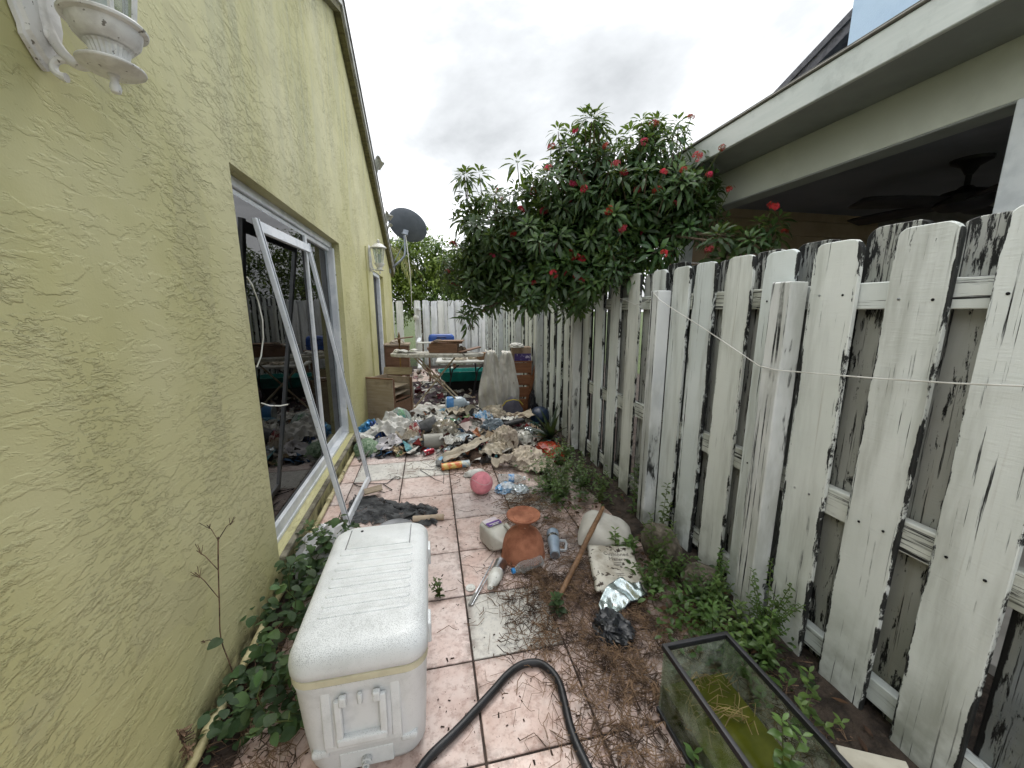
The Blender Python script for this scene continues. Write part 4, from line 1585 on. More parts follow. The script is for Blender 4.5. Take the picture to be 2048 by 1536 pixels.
def cbox(nm, a, b, mt=MAT_COOL, bev=0.008, seg=3, tilt=-0.05):
    b_ = MB()
    c = ((a[0] + b[0]) / 2, (a[1] + b[1]) / 2, (a[2] + b[2]) / 2)
    h = tuple((b[i] - a[i]) / 2 for i in range(3))
    b_.box(tuple(-x for x in h), h)
    o = b_.build(nm, mt, cool, smooth=40, bevel=bev, seg=seg)
    o.location = c
    o.rotation_euler = (tilt, 0, 0)
    return o


TL_ = 0.0
for a, b in (((-0.118, -0.375, 0.145), (-0.088, -0.345, 0.364)), ((0.088, -0.375, 0.145), (0.118, -0.345, 0.364)), ((-0.118, -0.371, 0.118), (0.118, -0.341, 0.146))):
    cbox('handle_surround', a, b, bev=0.005)
cbox('recess', (-0.089, -0.373, 0.150), (0.089, -0.361, 0.360), mk('inner_white_plastic', 'd6d8d8', 'c2c5c4', 0.5), 0.002, 1)
for x0 in (-0.066, 0.066):
    cbox('handle_arm', (x0 - 0.011, -0.391, 0.185), (x0 + 0.011, -0.375, 0.322), bev=0.005)
    cbox('handle_hinge', (x0 * 0.75 - 0.011, -0.395, 0.305), (x0 * 0.75 + 0.011, -0.377, 0.338), bev=0.005)
cbox('handle_grip', (-0.077, -0.399, 0.160), (0.077, -0.373, 0.190), bev=0.009)
cbox('handle_catch', (-0.007, -0.389, 0.300), (0.007, -0.374, 0.335), bev=0.003, seg=1)
for x0, x1 in ((-0.165, -0.110), (0.110, 0.165)):
    cbox('bumper', (x0, -0.365, 0.345), (x1, -0.345, 0.368), bev=0.008)
    cbox('bumper', (x0, -0.363, 0.088), (x1, -0.333, 0.114), bev=0.010)
cbox('drain_panel', (-0.085, -0.358, 0.02), (0.085, -0.332, 0.085), bev=0.006)
m = MB()
m.lathe([(0.016, 0), (0.016, 0.014), (0.012, 0.016), (0.011, 0.026), (0.006, 0.026), (0.006, 0.018)], 18, T((0.0, -0.358, 0.052), (R(90), 0, 0)))
m.build('drain_spout', MAT_COOL, cool, smooth=35)
m = MB()
m.tube([(0.0, -0.372, 0.038), (0.002, -0.35, 0.022), (-0.001, -0.374, 0.008)], 0.003, 6)
m.build('drain_tether', MAT_COOL, cool, smooth=True)
for y in (-0.22, 0.22):
    m = MB()
    m.box((0.203, y - 0.035, 0.355), (0.221, y + 0.035, 0.432))
    m.build('lid_hinge', MAT_COOL, cool, smooth=30, bevel=0.004, seg=2)

# ------------------------------------------------------------------ fish tank
AQ = Vector((0.925, 0.795, 0))
aq = thing('fish_tank', 'old glass fish tank with black rim and murky green water beside the fence', 'fish tank', AQ)
ax_, ay_, ah = 0.132, 0.262, 0.30
for nm, a, b in (('pane', (-ax_, -ay_, 0.012), (-ax_ + 0.005, ay_, ah - 0.02)), ('pane', (ax_ - 0.005, -ay_, 0.012), (ax_, ay_, ah - 0.02)),
                 ('pane', (-ax_ + 0.0055, ay_ - 0.005, 0.012), (ax_ - 0.0055, ay_, ah - 0.02)), ('pane', (-ax_ + 0.0055, -ay_, 0.012), (ax_ - 0.0055, -ay_ + 0.005, ah - 0.02))):
    q = MB()
    q.box(a, b)
    q.build(nm, MAT_TANK, aq)
for z0, z1 in ((0.0, 0.022), (ah - 0.022, ah)):
    q = MB()
    o1 = [(-ax_ - .006, -ay_ - .006), (ax_ + .006, -ay_ - .006), (ax_ + .006, ay_ + .006), (-ax_ - .006, ay_ + .006)]
    i1 = [(-ax_ + .009, -ay_ + .009), (ax_ - .009, -ay_ + .009), (ax_ - .009, ay_ - .009), (-ax_ + .009, ay_ - .009)]
    v = [(x, y, z0) for x, y in o1] + [(x, y, z1) for x, y in o1] + [(x, y, z0) for x, y in i1] + [(x, y, z1) for x, y in i1]
    f = []
    for k in range(4):
        j = (k + 1) % 4
        f += [(k, j, 4 + j, 4 + k), (8 + k, 12 + k, 12 + j, 8 + j), (4 + k, 4 + j, 12 + j, 12 + k), (k, 8 + k, 8 + j, j)]
    q.add(v, f)
    q.build('rim', MAT_BLACK, aq, smooth=30, bevel=0.003, seg=2)
q = MB()
q.box((-ax_ + 0.006, -ay_ + 0.006, 0.006), (ax_ - 0.006, ay_ - 0.006, 0.02))
q.build('tank_floor', mk('algae_floor', '4a4a1c', '2e3312', 0.8), aq)
MAT_WAT = mk('murky_green_water', '55561a', '3f4414', 0.06, vs=6, lo=0.35, hi=0.65)
q = MB()
q.box((-ax_ + 0.0058, -ay_ + 0.0058, 0.021), (ax_ - 0.0058, ay_ - 0.0058, 0.125))
q.build('water', MAT_WAT, aq)
MAT_STRAW = mk('dry_grass', '8c7a4e', '6b5a38', 0.8)
q = random.Random(31)
sb = MB()
for k in range(60):
    x, y = q.uniform(-.11, .11), q.uniform(0.06, 0.24)
    a = q.uniform(0, 6.28)
    L = q.uniform(.05, .14)
    sb.tube([(x, y, 0.127 + q.uniform(0, .02)), (x + L * .5 * math.cos(a), y + L * .2 * math.sin(a), 0.14 + q.uniform(0, .04)), (max(-.12, min(.12, x + L * math.cos(a))), max(-.24, min(.24, y + L * .5 * math.sin(a))), 0.13 + q.uniform(0, .03))], 0.0014, 3, cap=False)
o = sb.build('floating_grass', MAT_STRAW, aq)
o['kind'] = 'stuff'

# ------------------------------------------------------------------ garden hose
m = MB()
hp = [(-0.19, 0.88), (-0.13, 0.98), (-0.07, 1.06), (0.03, 1.13), (0.13, 1.205), (0.20, 1.26), (0.26, 1.31), (0.33, 1.343), (0.40, 1.335), (0.44, 1.29), (0.457, 1.23), (0.452, 1.15), (0.443, 1.07), (0.445, 0.99), (0.46, 0.90), (0.49, 0.78), (0.55, 0.6)]


def spline(p, n):
    out = []
    for i in range(len(p) - 1):
        a, b, c, d = p[max(i - 1, 0)], p[i], p[i + 1], p[min(i + 2, len(p) - 1)]
        for k in range(n):
            t = k / n
            out.append(tuple(0.5 * (2 * b[j] + (c[j] - a[j]) * t + (2 * a[j] - 5 * b[j] + 4 * c[j] - d[j]) * t * t + (3 * b[j] - a[j] - 3 * c[j] + d[j]) * t ** 3) for j in range(len(b))))
    out.append(tuple(p[-1]))
    return out


m.tube([(x, y, 0.0165 + 0.004 * abs(nz(x, y, 0, 6))) for x, y in spline(hp, 6)], 0.0155, 14)
tag(m.build('hose', mk('black_hose', '121316', '1d1e22', 0.45, bump=0.35, bs=90, bd=0.003), smooth=True), 'thick black garden hose looping over the tiles in front', 'hose')

# ------------------------------------------------------------------ terracotta urn (upturned pot with a saucer on a stem)
urn = thing('terracotta_pot', 'upturned terracotta pot with a round bowl standing on its foot', 'flower pot', (0.515, 2.085, 0))
m = MB()
m.lathe([(0.132, 0.0), (0.136, 0.006), (0.136, 0.016), (0.130, 0.022), (0.130, 0.05), (0.126, 0.09), (0.114, 0.13), (0.094, 0.16), (0.068, 0.18), (0.046, 0.188), (0.036, 0.196)], 40)
m.build('pot_body', MAT_TERRA, urn, smooth=35)
m = MB()
m.lathe([(0.036, 0.196), (0.031, 0.21), (0.034, 0.225), (0.05, 0.238), (0.078, 0.252), (0.098, 0.270), (0.104, 0.276), (0.103, 0.281), (0.098, 0.279), (0.080, 0.268), (0.062, 0.262), (0.060, 0.265), (0.0, 0.263)], 40)
m.build('foot_bowl', MAT_TERRA, urn, smooth=35)


# ------------------------------------------------------------------ bottles, jugs, cans
def lying(name, label, cat, prof, mat, loc, yaw, r, n=20, tilt=0.0, group=None, parts=()):
    """turned object lying on its side: axis along local X, resting at height r"""
    t = thing(name, label, cat, loc, (0, 0, yaw), group)
    Mx = T((0, 0, r), (0, R(90) + tilt, 0))
    m = MB()
    m.lathe(prof, n, Mx)
    m.build('body', mat, t, smooth=35)
    for nm, pr, mt in parts:
        m = MB()
        m.lathe(pr, n, Mx)
        m.build(nm, mt, t, smooth=35)
    return t


# milk jug lying on its side
jug = thing('milk_jug', 'translucent white milk jug with purple label beside the terracotta pot', 'jug', (0.372, 2.205, 0), (0, 0, R(22)))
m = MB()
rings_ = []
for t, w, h in ((0.0, 0.118, 0.118), (0.008, 0.136, 0.136), (0.13, 0.142, 0.14), (0.155, 0.13, 0.128), (0.19, 0.085, 0.085), (0.212, 0.046, 0.046), (0.22, 0.04, 0.04), (0.232, 0.04, 0.04)):
    rings_.append([(x, 0.115 - t, z) for x, z, _ in rrect(w, h, min(w, h) * 0.2, 0, 5)])
rings_ = [[(x, y, z + 0.074) for x, y, z in r_] for r_ in rings_]
m.rings(rings_)
m.build('body', mk('milk_jug_plastic', 'c9c8be', 'b2b0a5', 0.4, vs=6, spot='6b5e4e', ss=30, st=0.67), jug, smooth=50)
m = MB()
m.tube([(0.045, -0.005, 0.122), (0.05, -0.03, 0.155), (0.048, -0.085, 0.15), (0.035, -0.105, 0.105)], 0.013, 8)
m.build('handle', MATS['milk_jug_plastic'], jug, smooth=True)
m = MB()
m.lathe([(0.021, 0), (0.0215, 0.016), (0.019, 0.019), (0, 0.019)], 20, T((0, -0.115, 0.074), (R(90), 0, 0)))
m.build('cap', mk('teal_cap', '5fb3a2', None, 0.4), jug, smooth=35)
m = MB()
m.grid(8, 4, lambda u, v: (-0.05 + 0.10 * u, 0.105 - 0.085 * v, 0.1455 + 0.004 - 0.0035 * (abs(u - .5) * 2) ** 6))
m.build('label_top', mk('pale_label', 'd9d2d4', 'c8a0b4', 0.6, vs=14), jug, thick=0.001)
m = MB()
m.grid(8, 4, lambda u, v: (-0.05 + 0.10 * u, 0.060 - 0.045 * v, 0.1515))
m.build('label_band', mk('purple_label', '6b3f95', '55307c', 0.5), jug, thick=0.001)
for k in range(2):
    m = MB()
    m.box((-0.035 + 0.012 * k, 0.030 - 0.014 * k, 0.1526), (0.035 - 0.012 * k, 0.036 - 0.014 * k, 0.1531))
    m.build('label_text_line', MAT_WHITEP, jug)

# pale blue tumbler
tb = thing('tumbler', 'pale blue metal tumbler with black band lying beside the terracotta pot', 'tumbler', (0.715, 2.085, 0.0), (0, 0, R(76)))
Mx = T((-0.09, 0, 0.038), (0, R(86), 0))
MAT_TUM = mk('pale_blue_enamel', '9fb0c0', '8c9eb0', 0.35, 0.2, vs=9)
m = MB()
m.lathe([(0.026, 0.0), (0.030, 0.002), (0.031, 0.05), (0.037, 0.12), (0.039, 0.142)], 26, Mx)
m.build('body', MAT_TUM, tb, smooth=35)
m = MB()
m.lathe([(0.0392, 0.1425), (0.0398, 0.145), (0.0398, 0.166), (0.0392, 0.168)], 26, Mx)
m.build('band', mk('scuffed_black_band', '191919', 'a5a29a', 0.6, vs=50, lo=0.52, hi=0.58), tb, smooth=35)
m = MB()
m.lathe([(0.0388, 0.1685), (0.0395, 0.18), (0.039, 0.215), (0.034, 0.222), (0.0, 0.223)], 26, Mx)
m.build('lid', MAT_TUM, tb, smooth=35)
m = MB()
m.lathe([(0.0, -0.0015), (0.024, -0.0015), (0.025, 0.001)], 20, Mx)
m.build('base_disc', MAT_STEEL, tb)
m = MB()
m.tube([(0.06, -0.036, 0.038), (0.065, -0.075, 0.035), (0.03, -0.082, 0.034), (-0.03, -0.07, 0.03), (-0.035, -0.033, 0.034)], 0.009, 8)
m.build('handle', mk('grey_handle', 'b4b8bc', '9a9ea2', 0.5), tb, smooth=True)

# white cushion-like sack, cracked mailer bag, rocks
m = MB()


def pill(u, v):
    a, b = (u - 0.5) * 2, (v - 0.5) * 2
    x = 0.175 * a * (1 - 0.10 * b * b)
    y = 0.15 * b * (1 - 0.10 * a * a)
    k = max(0.0, (1 - a ** 4) * (1 - b ** 4)) ** 0.5
    return (x, y, 0.03 + 0.12 * k * (1 - 0.25 * a) + 0.010 * nz(a, b, 0, 3) * k)


m.grid(22, 22, pill)
m.grid(22, 22, lambda u, v: (lambda p: (p[0], p[1], 0.03 - (p[2] - 0.03) * 0.2))(pill(1 - u, v)))
o = m.build('cushion', mk('dirty_white_vinyl', 'd0cdc4', 'b5b1a6', 0.7, vs=4, lo=0.38, hi=0.7, spot='57493c', ss=13, st=0.66, bump=0.2, bs=40), smooth='all')
o.location = (1.08, 2.13, 0.0)
o.rotation_euler = (R(5), R(4), R(-28))
tag(o, 'grubby white cushion under the wooden stick by the fence', 'cushion')

mail = thing('mailer_bag', 'white padded mailer bag printed Cushioned Mailers lying on dead stems', 'mailer', (0.985, 1.79, 0.03), (R(4), R(2), R(-14)))
m = MB()
mw, mh = 0.135, 0.17


def mailf(u, v):
    a, b = (u - 0.5) * 2, (v - 0.5) * 2
    k = max(0.0, (1 - a ** 6) * (1 - b ** 6)) ** 0.5
    return (mw * a + 0.006 * nz(b, 1, 0, 3), mh * b + 0.006 * nz(a, 4, 0, 3), 0.006 + 0.022 * k + 0.006 * nz(a, b, 3, 2.5) + 0.03 * max(0, b) ** 2)


m.grid(20, 24, mailf)
m.build('bag', mk('dirty_white_mailer', 'd0ccc0', 'a39b8c', 0.6, vs=7, spot='40352b', ss=26, st=0.565, bump=0.4, bs=60, bd=0.003), mail, smooth='all', thick=0.006)


def text(body, size, parent, loc, rot=(0, 0, 0), mat=None, name='lettering'):
    cu = bpy.data.curves.new(name, 'FONT')
    cu.body = body
    cu.size = size
    cu.extrude = 0.0004
    cu.align_x = 'CENTER'
    cu.resolution_u = 3
    ob = bpy.data.objects.new(name, cu)
    me = bpy.data.meshes.new_from_object(ob)
    bpy.data.objects.remove(ob)
    me.materials.append(mat or MAT_DARK)
    return link(name, me, parent, loc, rot)


MAT_INK = mk('faded_black_ink', '55524d', '77736b', 0.8, vs=60)
for body, ty in (('Cushioned', 0.085), ('Mailers', 0.05)):
    o = text(body, 0.034, mail, (0, 0, 0), (0, 0, 0), MAT_INK)
    for v in o.data.vertices:
        x, y = v.co.x + 0.02, v.co.y + ty
        v.co = Vector((x, y, mailf(x / mw / 2 + .5, y / mh / 2 + .5)[2] + 0.0075 + v.co.z))
for k, (w_, y) in enumerate(((0.06, 0.034), (0.055, 0.022), (0.05, 0.012), (0.045, -0.05), (0.04, -0.062))):
    m = MB()
    z_ = mailf(.55, y / mh / 2 + .5)[2] + 0.0085
    m.box((0.025 - w_, y, z_ - .004), (0.025 + w_ * 0.8, y + 0.0022, z_))
    m.build('print_line', MAT_INK, mail)


def rock(name, label, loc, sx, sy, sz, seed, yaw=0):
    bm = bmesh.new()
    bmesh.ops.create_icosphere(bm, subdivisions=4, radius=1)
    for v in bm.verts:
        c = v.co.copy()
        k = 1 + 0.16 * nz(c.x + seed, c.y, c.z, 1.6) + 0.06 * nz(c.x, c.y + seed, c.z, 5) + 0.02 * nz(c.x, c.y, c.z + seed, 14)
        v.co = Vector((c.x * sx * k, c.y * sy * k, c.z * sz * k))
    me = bpy.data.meshes.new(name)
    bm.to_mesh(me)
    bm.free()
    for p in me.polygons:
        p.use_smooth = True
    me.materials.append(MAT_ROCK)
    o = link(name, me, None, loc, (R(6), R(-10), yaw))
    return tag(o, label, 'rock')


rock('rock', 'rounded grey-brown boulder against the fence above the mailer bag', (1.315, 1.86, 0.10), 0.085, 0.13, 0.145, 3.0, 0.3)
rock('rock', 'lower flat stone half hidden in weeds nearer the camera', (1.40, 1.60, 0.05), 0.09, 0.11, 0.09, 8.0, 1.0)

# wooden stick propped on the cushion
m = MB()
pts = [Vector((0.615, 1.685, 0.02)).lerp(Vector((1.10, 2.21, 0.192)), t / 9) + Vector((0.004 * nz(t, 1, 0, .9), 0.004 * nz(t, 5, 0, .9), 0.003 * nz(t, 9, 0, 1.1))) for t in range(10)]
m.tube(pts, [0.0145, 0.0145, 0.015, 0.0148, 0.0155, 0.015, 0.016, 0.0155, 0.0145, 0.012], 12)
tag(m.build('wooden_stick', MAT_STICK, smooth=True), 'brown wooden stick lying across the white cushion', 'stick')

# lamp-like white bottle in a steel cup
wb = thing('white_bottle', 'white round-shouldered bottle with a steel collar on the tile joint', 'bottle', (0.300, 1.875, 0.0), (0, 0, R(62)))
Mx = T((0.055, 0, 0.038), (0, R(-92), 0))
m = MB()
m.lathe([(0.034, 0.0), (0.037, 0.02), (0.039, 0.045), (0.036, 0.075), (0.026, 0.10), (0.016, 0.115), (0.014, 0.122), (0.016, 0.128), (0.015, 0.134), (0.008, 0.134), (0.007, 0.126), (0, 0.12)], 26, Mx)
m.build('bottle_body', MAT_WHITEP, wb, smooth=35)
m = MB()
m.lathe([(0.035, -0.075), (0.037, -0.073), (0.0375, -0.002), (0.0385, 0.0), (0.0385, 0.006), (0.036, 0.008)], 28, Mx, close=False)
m.build('steel_collar', MAT_STEEL, wb, smooth=35)
m = MB()
m.lathe([(0.0, -0.06), (0.035, -0.06)], 28, Mx, close=False)
m.build('collar_bottom', MAT_DARK, wb)

# two thin utensils
for k, (p, q2, lb) in enumerate((((0.158, 1.735), (0.345, 2.03), 'long thin metal skewer lying beside the white bottle'), ((0.150, 1.745), (0.322, 2.035), 'narrow table knife lying beside the metal skewer'))):
    t = thing('skewer' if k == 0 else 'knife', lb, 'utensil', (p[0], p[1], 0.0))
    d = Vector((q2[0] - p[0], q2[1] - p[1], 0.03))
    m = MB()
    m.tube([Vector((0, 0, 0.006)) + d * (i / 4) for i in range(5)], 0.0035 if k == 0 else [0.007, 0.007, 0.0045, 0.004, 0.003], 6)
    m.build('shaft', MAT_STEEL, t, smooth=True)
    if k:
        m = MB()
        m.tube([Vector((0, 0, 0.008)) - d * 0.02, Vector((0, 0, 0.008)) + d * 0.2], [0.008, 0.0095], 8)
        m.build('handle', mk('grey_grip', '8d8c87', None, 0.6), t, smooth=True)
m = MB()
m.lathe([(0.026, 0.002), (0.028, 0.006), (0.026, 0.008), (0.024, 0.0065), (0.012, 0.0065), (0.011, 0.0085), (0, 0.0085)], 24)
o = m.build('jar_lid', MAT_WHITEP, smooth=35)
o.location = (0.165, 1.865, 0)
tag(o, 'small round white jar lid on the tile joint beside the knife', 'lid')


def water_bottle(name, label, loc, yaw, r=0.033, L=0.20, cap='3f8fd0', lab=None, group=None, tilt=0):
    pr = [(r * .85, 0), (r, 0.01)]
    for k in range(6):
        pr += [(r, 0.02 + k * 0.014), (r * 0.93, 0.027 + k * 0.014)]
    pr += [(r, 0.11), (r, L * 0.68), (r * .75, L * 0.8), (r * .42, L * 0.9), (r * .4, L * 0.96)]
    parts = [('cap', [(r * .46, L * .93), (r * .48, L * .935), (r * .48, L * 1.0), (r * .40, L * 1.01)], mk('cap_' + cap, cap, None, 0.4))]
    if lab:
        parts.append(('label_sleeve', [(r * 1.015, 0.09), (r * 1.02, 0.092), (r * 1.02, 0.14), (r * 1.015, 0.142)], mk('sleeve_' + lab, lab, 'd0d8de', 0.4, vs=30)))
    return lying(name, label, 'bottle', pr, MAT_CLEAR, loc, yaw, r, 18, tilt, group, parts)


water_bottle('plastic_bottle', 'clear ribbed water bottle with blue cap lying before the terracotta pot', (0.60, 1.975, 0.0), R(198))
water_bottle('plastic_bottle', 'clear plastic bottle with blue label lying just behind the pink ball', (0.545, 3.14, 0.0), R(-12), 0.038, 0.24, 'd8dde0', '3d86c4')

# silver foil visor and black plastic scrap
foil = thing('sunshade', 'crumpled silver foil sunshade with black edging among the weeds', 'sunshade', (0.905, 1.565, 0.05), (R(16), R(-8), R(8)))


def foilf(u, v):
    a, b = (u - 0.5) * 2, v
    wx = 0.135 * a
    y = (0.02 + 0.13 * b) * (1 - 0.35 * a * a) + 0.03 * a
    if a > 0.55:
        y *= 0.75
    return (wx, y - 0.06, 0.012 * nz(a, b, 0, 3) + 0.008 * math.sin(a * 9 + b * 4) + 0.015 * b)


m = MB()
m.grid(24, 12, foilf)
m.build('foil_sheet', MAT_FOIL, foil, smooth='all', thick=0.003)
edge_pts = [foilf(i / 24, 0) for i in range(25)]
m = MB()
m.tube(edge_pts + [foilf(1, j / 8) for j in range(1, 9)], 0.004, 6)
m.build('edging', MAT_BLACK, foil, smooth=True)


def crumple(name, label, cat, loc, size, mat, seed, sub=4, amp=0.35, freq=2.2, yaw=0.0, group=None, flat=0.15, rot=None, fold=0.0):
    """crushed bag or wad: noisy closed shape sagging onto the ground"""
    bm = bmesh.new()
    bmesh.ops.create_icosphere(bm, subdivisions=sub, radius=1)
    for v in bm.verts:
        c = v.co.copy()
        s = seed * 3.7
        k = 1 + amp * (1 - 2 * abs(nz(c.x + s, c.y, c.z, freq))) * 0.7 - amp * 0.35 + 0.5 * amp * (1 - 2 * abs(nz(c.x, c.y + s, c.z, freq * 2.3))) * 0.6
        if fold:
            w_ = c + Vector((nz(c.x + s, c.y, c.z, 1.3), nz(c.x, c.y + s, c.z, 1.3), nz(c.x, c.y, c.z + s, 1.3))) * 0.6
            k += fold * (0.45 - abs(nz(w_.x * 1.0 + s, w_.y * 2.6, w_.z * 0.7, 2.3)) * 2.0) + fold * 0.6 * (0.4 - abs(nz(w_.x * 2.4, w_.y + s, w_.z * 1.2, 3.1)) * 2.0)
        p = Vector((c.x * k, c.y * k, c.z * k))
        if p.z < -flat:
            p.z = -flat - (p.z + flat) * -0.06
        v.co = Vector((p.x * size[0], p.y * size[1], (p.z + flat + 0.02) * size[2]))
    me = bpy.data.meshes.new(name)
    bm.to_mesh(me)
    bm.free()
    for p in me.polygons:
        p.use_smooth = True
    me.set_sharp_from_angle(angle=R(38))
    me.materials.append(mat)
    o = link(name, me, None, loc, rot or (0, 0, yaw))
    return tag(o, label, cat, group)


crumple('plastic_scrap', 'crumpled black plastic pot remains beside the foil sunshade', 'plastic scrap', (0.80, 1.44, 0), (0.08, 0.10, 0.055), mk('black_plastic', '17191d', '22252b', 0.4), 4.0, 5, 0.35, 1.3, fold=0.13)
crumple('plastic_bag', 'crumpled clear white plastic bag between wall and cooler', 'plastic bag', (-0.66, 2.30, 0), (0.15, 0.22, 0.15), MAT_BAGW, 9.0, 4, 0.45, 2.0)

# ------------------------------------------------------------------ ball
ball = thing('ball', 'large pink felt ball with pale seam lines on the tiles', 'ball', (0.372, 2.96, 0.094))
bm = bmesh.new()
bmesh.ops.create_uvsphere(bm, u_segments=40, v_segments=24, radius=0.094)
for v in bm.verts:
    c = v.co
    v.co = c * (1 - 0.03 * max(0, nz(c.x, c.y, c.z, 12))) * (1.0 if c.z < 0.05 else 0.985)
me = bpy.data.meshes.new('ball_skin')
bm.to_mesh(me)
bm.free()
for p in me.polygons:
    p.use_smooth = True
me.materials.append(mk('pink_felt', 'ec98a2', 'd98591', 0.95, vs=14, spot='b0717a', ss=30, st=0.68, bump=0.5, bs=300, bd=0.002))
link('ball_skin', me, ball)
m = MB()
sp = []
for k in range(97):
    t = 2 * PI * k / 96
    a_ = 0.44
    lat = (PI / 2 - a_) * math.cos(t) * 1.0
    lon = t / 2 * 1.0 + a_ * math.sin(2 * t)
    lon = t / 2
    # seam of a tennis ball
    A, B_ = 0.75, 0.25
    x, y, z = A * math.cos(t) + B_ * math.cos(3 * t), A * math.sin(t) - B_ * math.sin(3 * t), 2 * math.sqrt(A * B_) * math.sin(2 * t)
    sp.append(Vector((x, z, y)).normalized() * 0.0935)
m.tube(sp, 0.0022, 6, cap=False)
o = m.build('seam', mk('pale_seam', 'd8b9b8', None, 0.9), ball, smooth=True)
o.rotation_euler = (0.3, 0.5, 0.9)


# ------------------------------------------------------------------ discarded furniture
def part_box(nm, a, b, mt, par, bev=0.003, rot=None, loc=None):
    q = MB()
    q.box(a, b)
    o = q.build(nm, mt, par, smooth=30, bevel=bev, seg=1)
    if loc:
        o.location = loc
    if rot:
        o.rotation_euler = rot
    return o


cab = thing('cabinet', 'broken weathered plywood cabinet with open top and side by the house wall', 'cabinet', (-0.50, 5.15, 0), (0, 0, R(-30)))
CWd, CDp, CHt = 0.42, 0.46, 0.60
# local: corner nearest camera at origin; -X runs to the wall, +Y runs back
part_box('back_panel', (-CWd, 0, 0.0), (0, 0.014, CHt), MAT_WOODG, cab)
part_box('side_panel', (-CWd, 0.015, 0.0), (-CWd + 0.016, CDp, CHt), MAT_WOODG, cab)
part_box('far_panel', (-CWd, CDp + 0.001, 0.0), (0, CDp + 0.016, CHt - 0.03), MAT_WOODG, cab)
part_box('edge_strip', (-0.016, 0.0145, 0.0), (0.0, 0.05, CHt), MAT_WOOD, cab)
part_box('edge_strip', (-0.016, CDp - 0.04, 0.0), (0.0, CDp, CHt - 0.03), MAT_WOOD, cab)
part_box('shelf', (-CWd + 0.017, 0.051, 0.30), (-0.01, CDp - 0.041, 0.315), MAT_WOOD, cab)
part_box('shelf', (-CWd + 0.017, 0.051, 0.37), (-0.012, CDp - 0.041, 0.382), MAT_WOODG, cab, rot=(R(3), 0, 0))
part_box('drawer_face', (-0.012, 0.052, 0.05), (-0.002, CDp - 0.042, 0.28), MAT_WOOD, cab)
part_box('top_rim', (-CWd - 0.01, -0.006, CHt + 0.001), (0.005, 0.02, CHt + 0.02), MAT_WOOD, cab)
part_box('top_rim', (-0.02, 0.0205, CHt + 0.001), (0.005, CDp, CHt + 0.018), MAT_WOOD, cab)
part_box('loose_board', (-0.05, 0.0, 0.0), (0.36, 0.015, 0.11), mk_wood('pale_board', 'a89b7c', '95876a', '5c5240', 0.8), cab, rot=(R(-28), 0, R(18)), loc=(-CWd + 0.02, CDp - 0.02, CHt - 0.01))
for k in range(6):
    crumple('rag', 'x', None, (0, 0, 0), (0.07, 0.07, 0.04), (MAT_PAPER, MAT_CLOTH, MAT_WOODG)[k % 3], 50 + k, 3).parent = cab
    o = cab.children[-1]
    o.location = (-0.33 + 0.09 * (k % 3), 0.12 + 0.2 * (k // 3), 0.50)
    for kk in ('label', 'category'):
        if kk in o:
            del o[kk]
part_box('inner_board', (-CWd + 0.017, 0.016, 0.47), (-0.03, CDp - 0.05, 0.485), MAT_WOODG, cab)

ib = thing('ironing_board', 'old ironing board with grubby white cover and rusty crossed legs', 'ironing board', (0.10, 5.62, 0), (0, 0, R(-12)))
MAT_ICOV = mk('stained_white_cover', 'c9c6bd', 'a8a49a', 0.85, vs=14, spot='5a5148', ss=24, st=0.61)
m = MB()
ring0 = []
for i in range(44):
    a = 2 * PI * i / 44
    x = 0.66 * math.copysign(abs(math.cos(a)) ** 0.6, math.cos(a))
    w = 0.17 if x < 0.25 else 0.17 * max(0.25, 1 - ((x - 0.25) / 0.45) ** 1.6 * 0.75)
    y = w * math.copysign(abs(math.sin(a)) ** 0.6, math.sin(a))
    ring0.append((x, y))
m.rings([[(x * .97, y * .95, 0.845 + 0.004 * nz(x, y, 1, 9)) for x, y in ring0], [(x * 1.0, y * 1.02, 0.85 + 0.006 * nz(x, y, 2, 9)) for x, y in ring0], [(x * 1.01, y * 1.03, 0.885) for x, y in ring0], [(x * .98, y * .96, 0.898 + 0.003 * nz(x, y, 5, 9)) for x, y in ring0], [(x * .5, y * .4, 0.900) for x, y in ring0]])
m.build('padded_top', MAT_ICOV, ib, smooth=45)
MAT_RUST = mk('rusty_cream_tube', 'b0a48c', '7c5a3e', 0.6, 0.3, vs=11, lo=0.45, hi=0.7)
for a, b in (((-0.32, -0.08, 0.84), (0.47, -0.10, 0.015)), ((-0.32, 0.06, 0.84), (0.47, 0.08, 0.015)), ((0.26, -0.02, 0.84), (-0.42, -0.03, 0.015))):
    m = MB()
    m.tube([a, b], 0.0125, 10)
    m.build('leg', MAT_RUST, ib, smooth=True)
m = MB()
m.tube([(0.47, -0.14, 0.015), (0.47, 0.12, 0.015)], 0.0135, 10)
m.build('foot_bar', MAT_RUST, ib, smooth=True)
m = MB()
m.tube([(-0.42, -0.12, 0.015), (-0.42, 0.10, 0.015)], 0.0135, 10)
m.build('foot_bar', MAT_RUST, ib, smooth=True)

